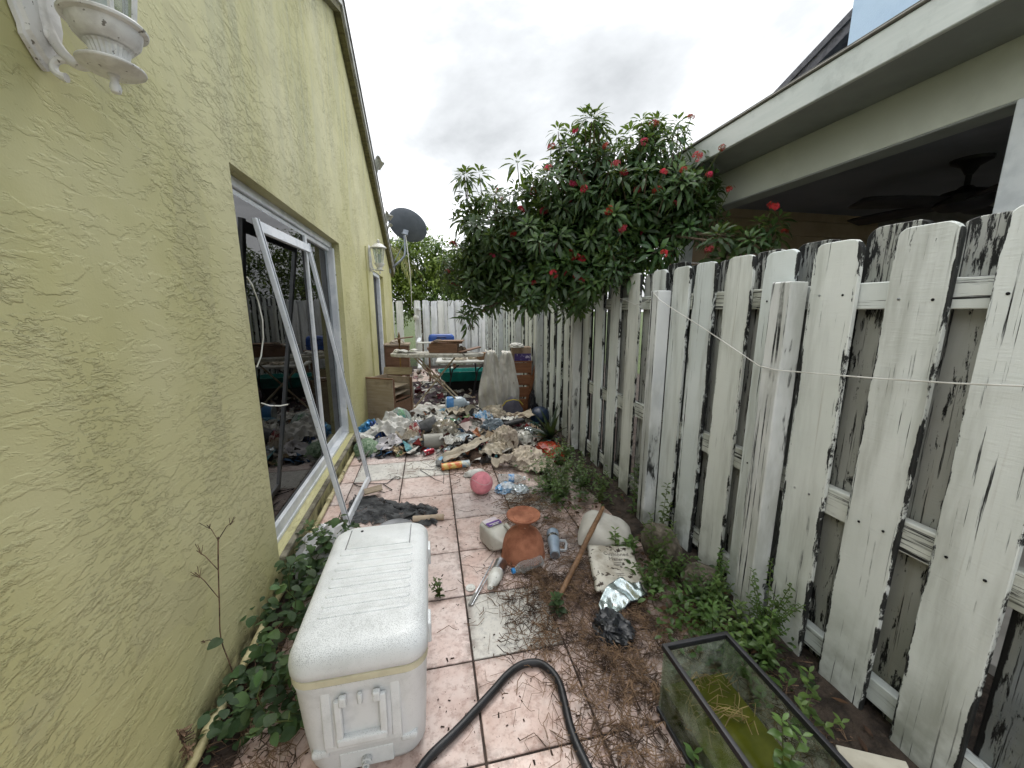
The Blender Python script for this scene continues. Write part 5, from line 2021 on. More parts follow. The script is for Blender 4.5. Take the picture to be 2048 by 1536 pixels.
# things lying on the ironing board
bk = thing('open_book', 'open book with curled pages on the left end of the ironing board', 'book', (-0.32, 5.68, 0.902), (0, 0, R(-8)))
for s_ in (-1, 1):
    m = MB()
    m.grid(10, 4, lambda u, v, s_=s_: (s_ * 0.13 * u, (v - .5) * 0.19, 0.012 + 0.03 * math.sin(u * PI * .8) * (1.2 if s_ > 0 else 0.8)))
    m.build('page_block', MAT_PAPER, bk, smooth='all', thick=0.012)
bx = thing('wooden_tray', 'brown wooden drawer on the ironing board', 'drawer', (0.20, 5.60, 0.902), (0, 0, R(-14)))
for a, b in (((-0.20, -0.10, 0), (0.20, -0.085, 0.13)), ((-0.20, 0.085, 0), (0.20, 0.10, 0.13)), ((-0.20, -0.084, 0), (-0.185, 0.084, 0.13)), ((0.185, -0.084, 0), (0.20, 0.084, 0.13)), ((-0.184, -0.084, 0.0), (0.184, 0.084, 0.012))):
    part_box('drawer_side', a, b, MAT_WOOD, bx)
for k, (lx, ly, lz, w, d, rz, lb, mt) in enumerate(((0.24, 5.62, 1.034, 0.22, 0.12, -4, 'splintered brown plank lying across the wooden drawer', MAT_WOOD), (0.28, 5.60, 1.056, 0.20, 0.10, -12, 'shorter weathered plank on top of the plank over the drawer', MAT_STICK), (-0.02, 5.62, 1.034, 0.15, 0.05, 4, 'thin white slat jutting left from the drawer top', MAT_WHITEP), (0.55, 5.50, 0.935, 0.17, 0.05, 20, 'reddish brown strip of wood leaning on the right of the drawer', MAT_WOOD))):
    o = part_box('plank', (-w, -d, 0), (w, d, 0.018), mt, None, 0.004, (0, R(-10 if k == 3 else rnd.uniform(-1, 1)), R(rz)), (lx, ly, lz))
    tag(o, lb, 'plank')

# draped cloth and what stands behind it
MAT_CURT = mk('grey_white_linen', 'd6d3cb', 'bcb8ae', 0.95, vs=5, lo=0.35, hi=0.7, spot='6b3a30', ss=7, st=0.70, bump=0.3, bs=50, bd=0.005)
for k, (x0, x1, yc, zt, zb, lb) in enumerate(((0.64, 0.98, 5.22, 0.93, 0.03, 'left grey-white cloth hanging in folds from the ironing board tip'), (0.88, 1.22, 5.27, 0.91, 0.06, 'right stained cloth with red edging hanging beside the brown crate'))):
    m = MB()

    def cur(u, v, x0=x0, x1=x1, yc=yc, zt=zt, zb=zb, k=k):
        sp_ = 0.38 + 0.62 * min(1, v * 1.6) ** 0.7
        xm = (x0 + x1) / 2
        x = xm + (u - 0.5) * (x1 - x0) * sp_ + 0.02 * nz(v, k, 0, 2.2)
        y = yc - 0.05 * v + 0.040 * (abs(math.sin(u * 9 + 1.6 * nz(v, k * 4, 0, 1.6))) * 1.3 - .5) * (0.5 + 0.5 * v) + 0.05 * nz(u, v, k, 3) + 0.02 * nz(u * 1.3, v * 1.7, k + 3, 9)
        z = zt - (zt - zb) * v + 0.16 * max(-.3, nz(u, k * 3.1, 0, 3)) * v * v + 0.03 * nz(u, 7 + k, 0, 5) * (1 - v)
        return (x, y, z)
    m.grid(30, 26, cur)
    m.grid(30, 6, lambda u, v, x0=x0, x1=x1, yc=yc, zt=zt, k=k: (lambda c: (c[0], c[1] + 0.16 * v, c[2] + 0.02 * math.sin(v * 3)))(cur(u, 0)))
    tag(m.build('draped_cloth', MAT_CURT, smooth='all', thick=0.002), lb, 'cloth', None)
cr_ = thing('wooden_crate', 'orange-brown slatted wooden crate against the fence behind the cloth', 'crate', (1.31, 5.50, 0), (0, 0, R(-6)))
MAT_ORW = mk_wood('orange_wood', '8a5c3a', '77492c', '46301f', 0.6)
for z in (0.06, 0.24, 0.42, 0.60):
    part_box('slat', (-0.15, -0.13, z), (0.14, -0.112, z + 0.15), MAT_ORW, cr_)
for x_ in (-0.15, 0.10):
    part_box('upright', (x_, -0.111, 0), (x_ + 0.04, 0.12, 0.755), MAT_ORW, cr_)
part_box('diagonal', (-0.02, -0.152, 0), (0.03, -0.131, 0.80), MAT_ORW, cr_, rot=(0, R(14), 0), loc=(0.02, 0, 0.0))
part_box('crate_top', (-0.17, -0.14, 0.756), (0.15, 0.14, 0.772), MAT_ORW, cr_)
cbx = thing('cardboard_box', 'small box with purple printed side on top of the wooden crate', 'box', (1.30, 5.48, 0.773), (0, 0, R(-8)))
part_box('carton', (-0.14, -0.10, 0), (0.14, 0.10, 0.20), mk('worn_card', '9b8672', '85705d', 0.85), cbx)
part_box('purple_print', (-0.10, -0.1025, 0.005), (0.139, -0.1005, 0.11), mk('purple_print', '3f2d6e', 'b9b2c8', 0.6, vs=22, lo=0.55, hi=0.62), cbx, 0)
crumple('rag', 'crumpled white rag on top of the purple printed box', 'rag', (1.22, 5.42, 0.973), (0.10, 0.09, 0.05), MAT_PAPER, 61)
crumple('garbage_bag', 'dark garbage bag slumped between the crate and the fence', 'garbage bag', (1.41, 5.16, 0), (0.06, 0.16, 0.30), mk('black_bag', '1a1c24', '24262e', 0.35), 62, 4, 0.35, 2.4)

dr = thing('dresser', 'small brown dresser with pale worn top at the far house corner', 'dresser', (-0.62, 7.75, 0))
part_box('carcass', (-0.22, -0.20, 0.26), (0.22, 0.22, 0.83), MAT_WOOD, dr)
part_box('dresser_top', (-0.24, -0.22, 0.831), (0.24, 0.24, 0.865), mk_wood('pale_top', 'a69480', '8f7c68', '5a4636', 0.6), dr)
for x_ in (-0.2, 0.16):
    for y_ in (-0.18, 0.16):
        part_box('leg', (x_, y_, 0), (x_ + 0.04, y_ + 0.04, 0.259), MAT_WOOD, dr)
for z in (0.29, 0.47, 0.65):
    part_box('drawer_front', (-0.20, -0.212, z), (0.20, -0.201, z + 0.16), MAT_WOOD, dr)
ft = thing('floor_lamp_post', 'thin brass post with a pointed finial in front of the dresser', 'post', (-0.47, 6.3, 0))
m = MB()
m.lathe([(0.09, 0), (0.09, 0.015), (0.02, 0.03), (0.011, 0.05), (0.011, 0.98), (0.018, 1.0), (0.026, 1.05), (0.016, 1.11), (0.004, 1.16), (0, 1.165)], 14)
m.build('post_shaft', mk('tarnished_brass', '8a6b3a', '5d4526', 0.45, 0.6), ft, smooth=35)

tbl = thing('folding_table', 'white folding table with bent black legs behind the ironing board', 'table', (0.55, 6.85, 0), (0, 0, R(-4)))
part_box('table_top', (-0.45, -0.28, 0.60), (0.45, 0.28, 0.645), MAT_WHITEP, tbl, 0.015)
for x_ in (-0.22, 0.22):
    m = MB()
    m.tube([(x_, -0.2, 0.6), (x_ + 0.02, -0.2, 0.35), (x_ - 0.05, -0.2, 0.02)], 0.014, 8)
    m.build('leg', MAT_BLACK, tbl, smooth=True)
    m = MB()
    m.tube([(x_ + 0.16, -0.2, 0.56), (x_ + 0.05, -0.2, 0.48), (x_ + 0.015, -0.2, 0.33)], 0.012, 8)
    m.build('brace', MAT_BLACK, tbl, smooth=True)
tl = thing('toy_tub', 'teal plastic tub with white marks under the folding table', 'tub', (0.60, 7.25, 0.0))
m = MB()
m.rings([rrect(0.75, 0.36, 0.1, 0.20), rrect(0.85, 0.42, 0.12, 0.24), rrect(0.90, 0.46, 0.13, 0.36), rrect(0.94, 0.50, 0.14, 0.385), rrect(0.88, 0.44, 0.13, 0.385), rrect(0.80, 0.36, 0.1, 0.25)])
m.build('tub_shell', mk('teal_plastic', '1f8f86', '187a73', 0.35, spot='cfe0dc', ss=7, st=0.66), tl, smooth=40)
part_box('tub_stand', (-0.34, -0.15, 0.0), (0.34, 0.15, 0.199), MAT_DARK, tl)
sc_ = thing('suitcase', 'bright blue plastic suitcase on a stand before the back fence', 'suitcase', (0.24, 8.3, 0.73))
m = MB()
m.rings([rrect(0.52, 0.20, 0.03, 0.0), rrect(0.54, 0.22, 0.05, 0.02), rrect(0.54, 0.22, 0.06, 0.20), rrect(0.50, 0.19, 0.06, 0.25), rrect(0.42, 0.14, 0.05, 0.27)])
m.build('case_shell', mk('blue_plastic', '2454a8', '1c4590', 0.35), sc_, smooth=45)
m = MB()
m.tube([(-0.09, -0.115, 0.20), (-0.08, -0.135, 0.215), (0.08, -0.135, 0.215), (0.09, -0.115, 0.20)], 0.012, 8)
m.build('handle', mk('dark_blue_plastic', '15306a', None, 0.4), sc_, smooth=True)
part_box('case_seam', (-0.272, -0.112, 0.085), (0.272, 0.112, 0.095), MATS['dark_blue_plastic'], sc_, 0)
stn = thing('wooden_stand', 'low dark wooden stand carrying the blue suitcase', 'stand', (0.24, 8.3, 0))
part_box('stand_top', (-0.3, -0.18, 0.69), (0.3, 0.18, 0.728), MAT_WOOD, stn)
for x_ in (-0.28, 0.24):
    for y_ in (-0.16, 0.12):
        part_box('leg', (x_, y_, 0), (x_ + 0.04, y_ + 0.04, 0.689), MAT_WOOD, stn)
for k, (x, y, z, sz, mt, lb) in enumerate(((0.30, 6.78, .647, (.09, .07, .06), MAT_PAPER, 'white crumpled paper on the left of the folding table'), (0.52, 6.72, .647, (.11, .08, .05), MAT_CANVAS, 'tan rag on the middle of the folding table'), (0.74, 6.80, .647, (.10, .08, .09), MAT_CLOTH, 'grey rag heaped on the right of the folding table'),
                                            (-0.46, 5.74, .902, (.06, .05, .035), MAT_PAPER, 'small paper wad at the left tip of the ironing board'), (0.44, 5.55, .902, (.07, .05, .07), MAT_BARK, 'dark lumpy bundle right of the drawer'), (-0.62, 7.70, .866, (.12, .09, .06), MAT_CANVAS, 'tan rag on top of the small dresser'), (0.12, 5.62, 1.05, (.12, .05, .03), MAT_BARK, 'dark splintered bark on the planks over the drawer'))):
    crumple('rag' if mt in (MAT_CANVAS, MAT_CLOTH) else 'wad', lb, 'rag' if mt in (MAT_CANVAS, MAT_CLOTH) else 'scrap', (x, y, z), sz, mt, 400 + k, 4, 0.4, 1.8, k * .7)
o = part_box('small_carton', (-0.10, -0.07, 0), (0.10, 0.07, 0.12), mk('brown_carton', '8a6f55', '75593f', 0.85, vs=6), None, 0.003, (0, 0, R(18)), (0.92, 6.70, .647))
tag(o, 'small brown carton on the right end of the folding table', 'box')
# maroon rug
m = MB()
m.grid(26, 30, lambda u, v: (-0.42 + 1.75 * u + 0.05 * nz(v, 1, 0, 5), 5.95 + 2.3 * v + 0.06 * nz(u, 4, 0, 4), 0.008 + 0.018 * abs(nz(u, v, 0, 6))))
tag(m.build('rug', mk('dark_maroon_rug', '35212a', '231820', 0.9, vs=8, spot='8f6a70', ss=15, st=0.66), smooth='all'), 'dark maroon rug on the floor under the ironing board and table', 'rug')
part_box('x', (-.1, -.1, 0), (.1, .1, .1), None, None) if False else None
pb = thing('plastic_bin', 'small pale grey bin left of the ironing board legs', 'bin', (-0.42, 6.75, 0.0))
m = MB()
m.rings([rrect(0.22, 0.20, 0.02, 0), rrect(0.26, 0.24, 0.025, 0.16), rrect(0.27, 0.25, 0.03, 0.17), rrect(0.25, 0.23, 0.025, 0.17), rrect(0.21, 0.19, 0.02, 0.02)])
m.build('bin_shell', mk('pale_grey_plastic', 'b5b6b0', 'a1a29c', 0.5), pb, smooth=35)


# ------------------------------------------------------------------ rubbish heap
def mound(x, y):
    return 0.13 * math.exp(-((x - 0.55) / 0.55) ** 2 - ((y - 4.55) / 0.65) ** 2) + 0.10 * math.exp(-((x + 0.5) / 0.3) ** 2 - ((y - 4.45) / 0.3) ** 2) + 0.07 * math.exp(-((x - 0.1) / 0.5) ** 2 - ((y - 5.1) / 0.4) ** 2)


PAL = {k: hx(v) for k, v in dict(w='c8c5bd', g='8e8d89', t='a08d74', b='4f3c2e', m='6a2a34', bl='3d6f9c', te='5f9aa0', k='1d1c1d', o='a5643a', gr='5f7a4c', r='94312f').items()}
q = random.Random(77)
# small shredded litter, far too small and many to pick apart
lit = MB()
for i in range(2600):
    if i < 2000:
        x, y = q.gauss(0.45, 0.5), q.gauss(4.55, 0.55)
        if q.random() < 0.25:
            x, y = q.gauss(-0.5, 0.2), q.gauss(4.4, 0.25)
        edge = 3.55 if x > 0.1 else 4.0
        if x < -0.82 or x > 1.46 or y < edge - 0.12 * q.random() or y > 6.3:
            continue
    else:
        x, y = q.uniform(-0.8, 1.4), q.uniform(5.6, 9.8)
    s = q.choice((0.018, 0.025, 0.035, 0.05, 0.07)) * q.uniform(.7, 1.3)
    c = PAL[q.choices(list(PAL), (40, 18, 16, 24, 8, 5, 5, 26, 2, 2, 4))[0]] if i < 2000 else PAL[q.choice('wwwgwtm')]  # black scraps, plus extra ones that paint in the heap's shaded gaps
    Mx = T((x, y, mound(x, y) * q.uniform(.6, 1.05) + 0.008 + s * 0.25), (q.gauss(0, .6), q.gauss(0, .6), q.uniform(0, 6.28)))
    a1, a2, a3 = (q.uniform(-.35, .35) * s for _ in range(3))
    k = q.choice((0.3, 0.5, 0.8, 1))
    v = [(-s, -s * k, a1), (0, -s * k * .9, a2), (s, -s * k, a3), (-s, 0, -a1), (0, 0, a3), (s * .9, 0, a2), (-s * .9, s * k, a3), (0, s * k, -a2), (s, s * k * .8, a1)]
    lit.add(v, [(0, 1, 4, 3), (1, 2, 5, 4), (3, 4, 7, 6), (4, 5, 8, 7)], Mx, c)
o = lit.build('shredded_litter', MAT_ATTR)
tag(o, 'mass of small shredded litter covering the floor around the rubbish heap', 'litter', None, 'stuff')


def sheet(name, label, cat, loc, w, d, mat, seed, amp=0.04, freq=5, rot=(0, 0, 0), group=None, n=14, thick=0.0015):
    b = MB()
    b.grid(n, n, lambda u, v: ((u - .5) * w * (1 + .12 * nz(v, seed, 0, 3)), (v - .5) * d * (1 + .12 * nz(u, seed + 3, 0, 3)),
                               amp * (1.1 - 2 * abs(nz(u + seed, v, seed, freq * 0.6))) * 0.6 + amp * 0.5 * nz(u, v + seed, 1, freq * 1.7)))
    o = b.build(name, mat, None, smooth='all', thick=thick)
    o.data.set_sharp_from_angle(angle=R(50))
    o.location = (loc[0], loc[1], loc[2])
    o.rotation_euler = rot
    return tag(o, label, cat, group)


def P3(x, y, dz=0.0):
    return (x, y, mound(x, y) * 0.8 + dz)


def can(name, label, loc, yaw, col, col2='c7c9cb', r=0.033, L=0.12, crush=0.0, tilt=0.0, group=None):
    t = thing(name, label, 'can', loc, (tilt, 0, yaw), group)
    b = MB()
    pr = [(r * .78, 0), (r * .82, 0.003), (r, 0.014), (r, L * .86), (r * .82, L * .97), (r * .80, L)]
    b.lathe(pr, 20, T((-L / 2, 0, r), (0, R(90), 0)), close=False)
    if crush:
        b.v = [(p[0], p[1] * (1 - crush * .4 * math.sin((p[0] / L + .5) * PI)), p[2] * (1 - crush * math.sin(max(0, min(1, p[0] / L + .5)) * PI) * .5)) for p in b.v]
    b.build('can_body', mk('can_' + col, col, 'd3d5d6', 0.3, 0.5, vs=26, lo=0.56, hi=0.62), t, smooth=40)
    for x0, s_ in ((-L / 2 + 0.002, -1), (L / 2 - 0.002, 1)):
        b = MB()
        b.lathe([(0.0, 0), (r * .78, 0), (r * .82, 0.003)], 20, T((x0, 0, r), (0, R(90) * s_, 0)), close=False)
        b.build('can_end', MAT_STEEL, t, smooth=40)
    return t


# grey plastic pipe offcut, open end to the left
pc = thing('pipe_offcut', 'short wide grey plastic pipe offcut open towards the wall', 'pipe', (-0.02, 4.13, 0.0), (0, R(3), R(8)))
m = MB()
m.lathe([(0.078, -0.1), (0.082, -0.1), (0.082, 0.11), (0.078, 0.11), (0.076, 0.10), (0.076, -0.098), (0.078, -0.1)], 32, T((0, 0, 0.083), (0, R(90), 0)), close=False)
m.build('pipe_wall', mk('grey_pvc', '9c9a90', '85837a', 0.55, vs=7), pc, smooth=40)
can('soda_can', 'dented red soda can in front of the grey pipe offcut', (-0.06, 3.94, 0.0), R(32), '9c2b38', crush=.3)
can('soda_can', 'green soda can showing its silver end on the heap', P3(0.24, 4.62, .03), R(-60), '2f7d4f')
can('soda_can', 'crushed silver and blue can at the front edge of the heap', (0.06, 3.66, 0.0), R(75), '6f9fbf', r=0.042, L=0.15, crush=.6)
cp = thing('black_pot', 'black plastic plant pot on its side on the heap', 'plant pot', P3(-0.06, 4.50, .0), (0, R(-8), R(10)))
m = MB()
m.lathe([(0.07, 0), (0.10, 0.17), (0.107, 0.172), (0.107, 0.19), (0.100, 0.19), (0.066, 0.006), (0, 0.006)], 28, T((-0.08, 0, 0.105), (0, R(90), 0)), close=False)
m.build('pot_wall', mk('grey_black_plastic', '3a3b3d', '5a5b5d', 0.5, vs=6), cp, smooth=40)
pkg = thing('snack_pack', 'long orange and yellow snack packet with blue end at the heap edge', 'packet', (0.19, 3.52, 0.0), (0, 0, R(8)))
m = MB()
m.rings([[(x_, y_, z_ * 1.0 + .035) for x_, y_, z_ in [(xx, 0.045 * math.cos(2 * PI * i / 16), 0.032 * math.sin(2 * PI * i / 16)) for i in range(16)]] for xx in (-0.13, -0.06, 0.0, 0.06)])
m.build('packet_wrap', mk('orange_wrap', 'd06a2c', 'd8c06a', 0.4, vs=22), pkg, smooth=50)
m = MB()
m.rings([[(xx, 0.0455 * math.cos(2 * PI * i / 16), 0.0325 * math.sin(2 * PI * i / 16) + .035) for i in range(16)] for xx in (0.061, 0.10, 0.14)])
m.build('packet_end', mk('blue_wrap', '6d90a6', 'c9c9bc', 0.4, vs=22), pkg, smooth=50)
# bucket-like jug lying behind
jb = thing('water_jug', 'large clear water jug with blue base lying under the ironing board', 'jug', P3(0.36, 5.52, .0), (0, 0, R(-6)))
m = MB()
m.lathe([(0.10, 0.0), (0.115, 0.01), (0.118, 0.22), (0.09, 0.28), (0.04, 0.31), (0.038, 0.34)], 28, T((-0.17, 0, 0.118), (0, R(90), 0)))
m.build('jug_body', mk('cloudy_plastic', 'bfcbd2', 'a9b8c2', 0.25), jb, smooth=40)
m = MB()
m.lathe([(0.119, 0.02), (0.120, 0.022), (0.120, 0.12), (0.119, 0.122)], 28, T((-0.17, 0, 0.118), (0, R(90), 0)))
m.build('jug_label', mk('blue_label', '3b7fc0', '5f9bd0', 0.4, vs=6), jb, smooth=40)
# flat things
part = part_box('panel', (-0.17, -0.11, 0), (0.17, 0.11, 0.02), mk('pinkish_panel', 'a89a94', '8e7f79', 0.7, vs=6), None, 0.004, (R(14), R(-4), R(24)), P3(0.49, 4.38, .05))
tag(part, 'pinkish grey panel lying at a slant on the heap', 'panel')
o = sheet('plastic_sheet', 'flat maroon plastic sheet stained on the floor of the heap', 'plastic sheet', (0.36, 4.15, 0.03), 0.46, 0.42, mk('maroon_plastic', '6d3f43', '54303a', 0.45, vs=6, spot='2a1c1e', ss=26, st=0.64), 3, 0.012)
zb = crumple('zip_bag', 'blue-grey zip bag with dark stripes on top of the heap', 'bag', P3(0.69, 4.30, .03), (0.14, 0.10, 0.11), mk('blue_grey_nylon', '7d8a94', '5b666f', 0.5, vs=9, spot='25282c', ss=12, st=0.64), 12, 5, 0.25, 1.2, fold=0.13)
crumple('canvas_sack', 'stained beige canvas sack, the farther of two by the fence weeds', 'sack', P3(0.76, 3.95, 0.0), (0.14, 0.17, 0.17), MAT_CANVAS, 14, 5, 0.25, 1.1, fold=0.16)
crumple('canvas_sack', 'stained beige canvas sack, the nearer of two by the fence weeds', 'sack', (0.90, 3.50, 0.0), (0.17, 0.20, 0.13), MAT_CANVAS, 15, 5, 0.28, 1.2, fold=0.17)
sheet('canvas_cloth', 'trailing end of beige cloth running down from the nearer sack', 'cloth', (0.98, 3.28, 0.05), 0.22, 0.24, MAT_CANVAS, 16, 0.06, 4, (R(8), 0, R(-30)))
sheet('towel', 'long twisted dirty white towel across the front of the heap', 'towel', (0.30, 3.74, 0.09), 0.58, 0.15, MAT_CLOTH, 17, 0.07, 4, (0, R(-10), R(30)), None, 20)
crumple('cup_bag', 'white crumpled foam cup lying behind the pink ball', 'cup', (0.36, 3.33, 0.0), (0.10, 0.045, 0.05), MAT_WHITEP, 18, 3, 0.25, 1.6, R(10))
crumple('plastic_wrapper', 'blue and white water bottle wrapper on dead stems right of the ball', 'wrapper', (0.58, 2.98, 0.0), (0.085, 0.06, 0.05), mk('blue_white_wrap', '4e93c4', 'd4dbe0', 0.2, vs=10, coat=.5), 19, 4, 0.5, 2.0, R(20))
crumple('plastic_wrapper', 'clear glossy crumpled wrapper beside the blue and white wrapper', 'wrapper', (0.69, 2.93, 0.0), (0.07, 0.06, 0.045), mk('clear_wrap', 'c3ccd0', '8b979c', 0.12, 0.2, vs=9), 20, 4, 0.5, 2.2)
crumple('clear_bag', 'inflated clear plastic bag with green print leaning on the cabinet', 'plastic bag', (-0.40, 4.72, 0.10), (0.14, 0.11, 0.19), mk_film('clear_bag_film', 'cfdcd6', 0.1, 0.25), 21, 4, 0.18, 1.2)
crumple('cut_label', 'crumpled teal and green wrapper inside the clear bag', 'wrapper', (-0.38, 4.74, 0.14), (0.05, 0.05, 0.13), mk('teal_green', '48b3ad', '4fb35a', 0.5, vs=6, lo=.48, hi=.52), 22, 3, 0.5, 2)
sheet('snack_bag', 'shiny blue snack bag nearest the window frame in the left heap', 'snack bag', P3(-0.72, 4.52, .07), 0.24, 0.26, mk('blue_foil', '2f6f9f', '8fc2d8', 0.22, 0.5, vs=8), 23, 0.09, 4, (R(30), R(-18), R(30)))
sheet('snack_bag', 'dark blue snack bag beside a white carton in the left heap', 'snack bag', P3(-0.60, 4.40, .07), 0.13, 0.30, mk('navy_foil', '27407c', '3d5fa0', 0.3, 0.4, vs=9), 24, 0.07, 4, (R(38), R(-12), R(18)))
ct = part_box('carton', (-0.09, -0.05, 0), (0.09, 0.05, 0.055), MAT_PAPER, None, 0.004, (R(10), R(-24), R(30)), P3(-0.70, 4.36, .06))
tag(ct, 'small white carton between the two blue snack bags', 'carton')
sheet('newspaper', 'crumpled grey newspaper sheet spread over the left heap', 'newspaper', P3(-0.45, 4.42, .10), 0.36, 0.34, MAT_PAPER, 25, 0.11, 4, (R(22), R(16), R(-30)), None, 20)
sheet('magazine', 'folded magazine page with black print at the front of the left heap', 'magazine', (-0.52, 4.13, 0.07), 0.34, 0.20, mk('printed_page', 'c9c5c6', '2c2a2b', 0.6, vs=22, lo=0.60, hi=0.63), 26, 0.06, 4, (R(18), R(-14), R(24)), None, 20)
sheet('paper_scrap', 'torn cream paper strip on the tiles before the left heap', 'paper', (-0.36, 4.02, 0.03), 0.20, 0.10, mk('cream_paper', 'c9b896', 'a98f6c', 0.85, vs=8), 27, 0.05, 4, (R(8), R(10), R(-50)))
crumple('mesh_bag', 'green netted bag bulging at the foot of the wall', 'net bag', (-0.70, 4.13, 0.0), (0.13, 0.13, 0.13), mk('green_net', '5b7a58', '8c9f86', 0.6, vs=60, lo=.46, hi=.54), 28, 4, 0.22, 1.6)
sheet('white_strip', 'white plastic strip lying over the green netted bag', 'plastic strip', (-0.72, 4.22, 0.16), 0.20, 0.06, MAT_WHITEP, 29, 0.02, 3, (0, R(14), R(-24)))
crumple('checked_bag', 'red and white striped crumpled bag left of the black pot', 'bag', P3(-0.22, 4.40, .0), (0.07, 0.08, 0.14), mk('red_stripe', '8e3a3c', 'cdbfb4', 0.6, vs=26, lo=.48, hi=.52), 30, 4, 0.35, 1.8)
crumple('clear_bag', 'smoky crumpled plastic bag on the heap right of the black pot', 'plastic bag', P3(0.13, 4.42, .0), (0.15, 0.12, 0.14), mk_film('smoky_film', 'a79e8a', 0.2, 0.5), 31, 4, 0.4, 1.9)
crumple('clear_bag', 'silvery plastic bag stuffed in the mouth of the black pot', 'plastic bag', P3(-0.18, 4.55, .03), (0.12, 0.12, 0.10), mk_film('silver_film', 'b3b6bd', 0.15, 0.6), 32, 4, 0.45, 2.2)
crumple('foam_lump', 'grey-white foam lump under the pipe offcut', 'foam', (-0.24, 4.10, 0.0), (0.10, 0.08, 0.06), mk('dirty_foam', 'a6a39a', '7f7b72', 0.9, vs=12), 33, 3, 0.25, 2)
shoe = crumple('dark_bag', 'black and white torn bag at the back of the heap', 'bag', P3(0.53, 4.92, .0), (0.13, 0.11, 0.12), mk('torn_black_white', '1d1d1f', 'b5b1a8', 0.6, vs=7, lo=.55, hi=.58), 34, 4, 0.4, 1.5)
bl_ = thing('broken_bowl', 'broken cream bowl tipped towards the camera on the heap', 'bowl', P3(0.47, 4.85, .09), (R(62), R(10), R(20)))
m = MB()
m.lathe([(0.02, 0), (0.06, 0.012), (0.085, 0.04), (0.09, 0.05), (0.084, 0.046), (0.058, 0.018), (0, 0.008)], 24, close=False)
m.build('bowl_wall', mk('cream_ceramic', 'c9bfa9', 'a99f8a', 0.4), bl_, smooth=50)
sheet('white_sheet', 'crumpled bright white sheet on the floor behind the cabinet', 'sheet', P3(0.05, 5.62, .03), 0.75, 0.42, MAT_PAPER, 36, 0.07, 6, (0, 0, R(-8)), None, 26)
crumple('blue_rag', 'small crumpled light blue rag before the white sheet', 'rag', P3(0.19, 5.25, .02), (0.14, 0.07, 0.05), mk('light_blue_cloth', '5f93b0', '9fc0cf', 0.8, vs=9), 37, 4, 0.5, 2.4)
crumple('rag', 'crumpled stained cloth bundle at the foot of the hanging cloths', 'rag', P3(0.84, 5.05, .0), (0.20, 0.16, 0.13), MAT_CLOTH, 38, 5, 0.3, 1.3, fold=0.17)
crumple('rag', 'tan and brown cloth bundle right of the broken bowl', 'rag', P3(0.76, 4.78, .02), (0.15, 0.12, 0.11), MAT_CANVAS, 39, 5, 0.3, 1.3, fold=0.17)
ba = crumple('backpack', 'grey-purple backpack with yellow piping behind the heap', 'backpack', P3(1.08, 5.06, .0), (0.15, 0.12, 0.24), mk('grey_purple_nylon', '5d5c6a', '4c4a58', 0.7, vs=6), 40, 4, 0.18, 1.2)
m = MB()
m.tube([(0.93, 4.99, 0.22), (0.98, 4.96, 0.29), (1.07, 4.94, 0.315), (1.16, 4.96, 0.29), (1.22, 5.0, 0.22)], 0.008, 8)
tag(m.build('yellow_strap', mk('yellow_strap', 'b9a83f', None, 0.6), smooth=True), 'yellow strap arched over the grey-purple backpack', 'strap')
sheet('striped_cloth', 'cream cloth with dark stripes folded beside the backpack', 'cloth', P3(1.12, 4.72, .10), 0.36, 0.20, mk('striped_cream', 'c3b6a0', '6a5a4c', 0.9, vs=3, lo=.50, hi=.53, stretch=(1, 7, 1)), 42, 0.06, 3, (R(10), R(-6), R(12)), None, 20)
bw = thing('bowl', 'dark blue plastic bowl upturned against the fence foot', 'bowl', (1.40, 4.78, 0.10), (R(18), R(-10), 0))
m = MB()
m.lathe([(0.13, 0.0), (0.135, 0.005), (0.125, 0.05), (0.10, 0.10), (0.06, 0.12), (0.0, 0.122)], 28)
m.build('bowl_shell', mk('dark_blue_bowl', '1e3352', '182a44', 0.4), bw, smooth=40)
crumple('red_bag', 'orange-red plastic bag under the sword-leaved plant', 'plastic bag', (1.20, 3.66, 0.0), (0.15, 0.22, 0.10), mk('orange_red_film', 'a8432c', '8c3020', 0.25, vs=6), 44, 4, 0.4, 1.8)
crumple('foam_tray', 'crushed white foam tray beside the orange-red bag', 'tray', (1.03, 4.05, 0.04), (0.07, 0.09, 0.09), MAT_WHITEP, 45, 3, 0.3, 1.8)
bkb = part_box('black_tray', (-0.13, -0.05, 0), (0.13, 0.05, 0.04), MAT_BLACK, None, 0.01, (0, R(-8), R(10)), P3(0.97, 4.42, .08))
tag(bkb, 'long black plastic tray beside the blue-grey bag', 'tray')

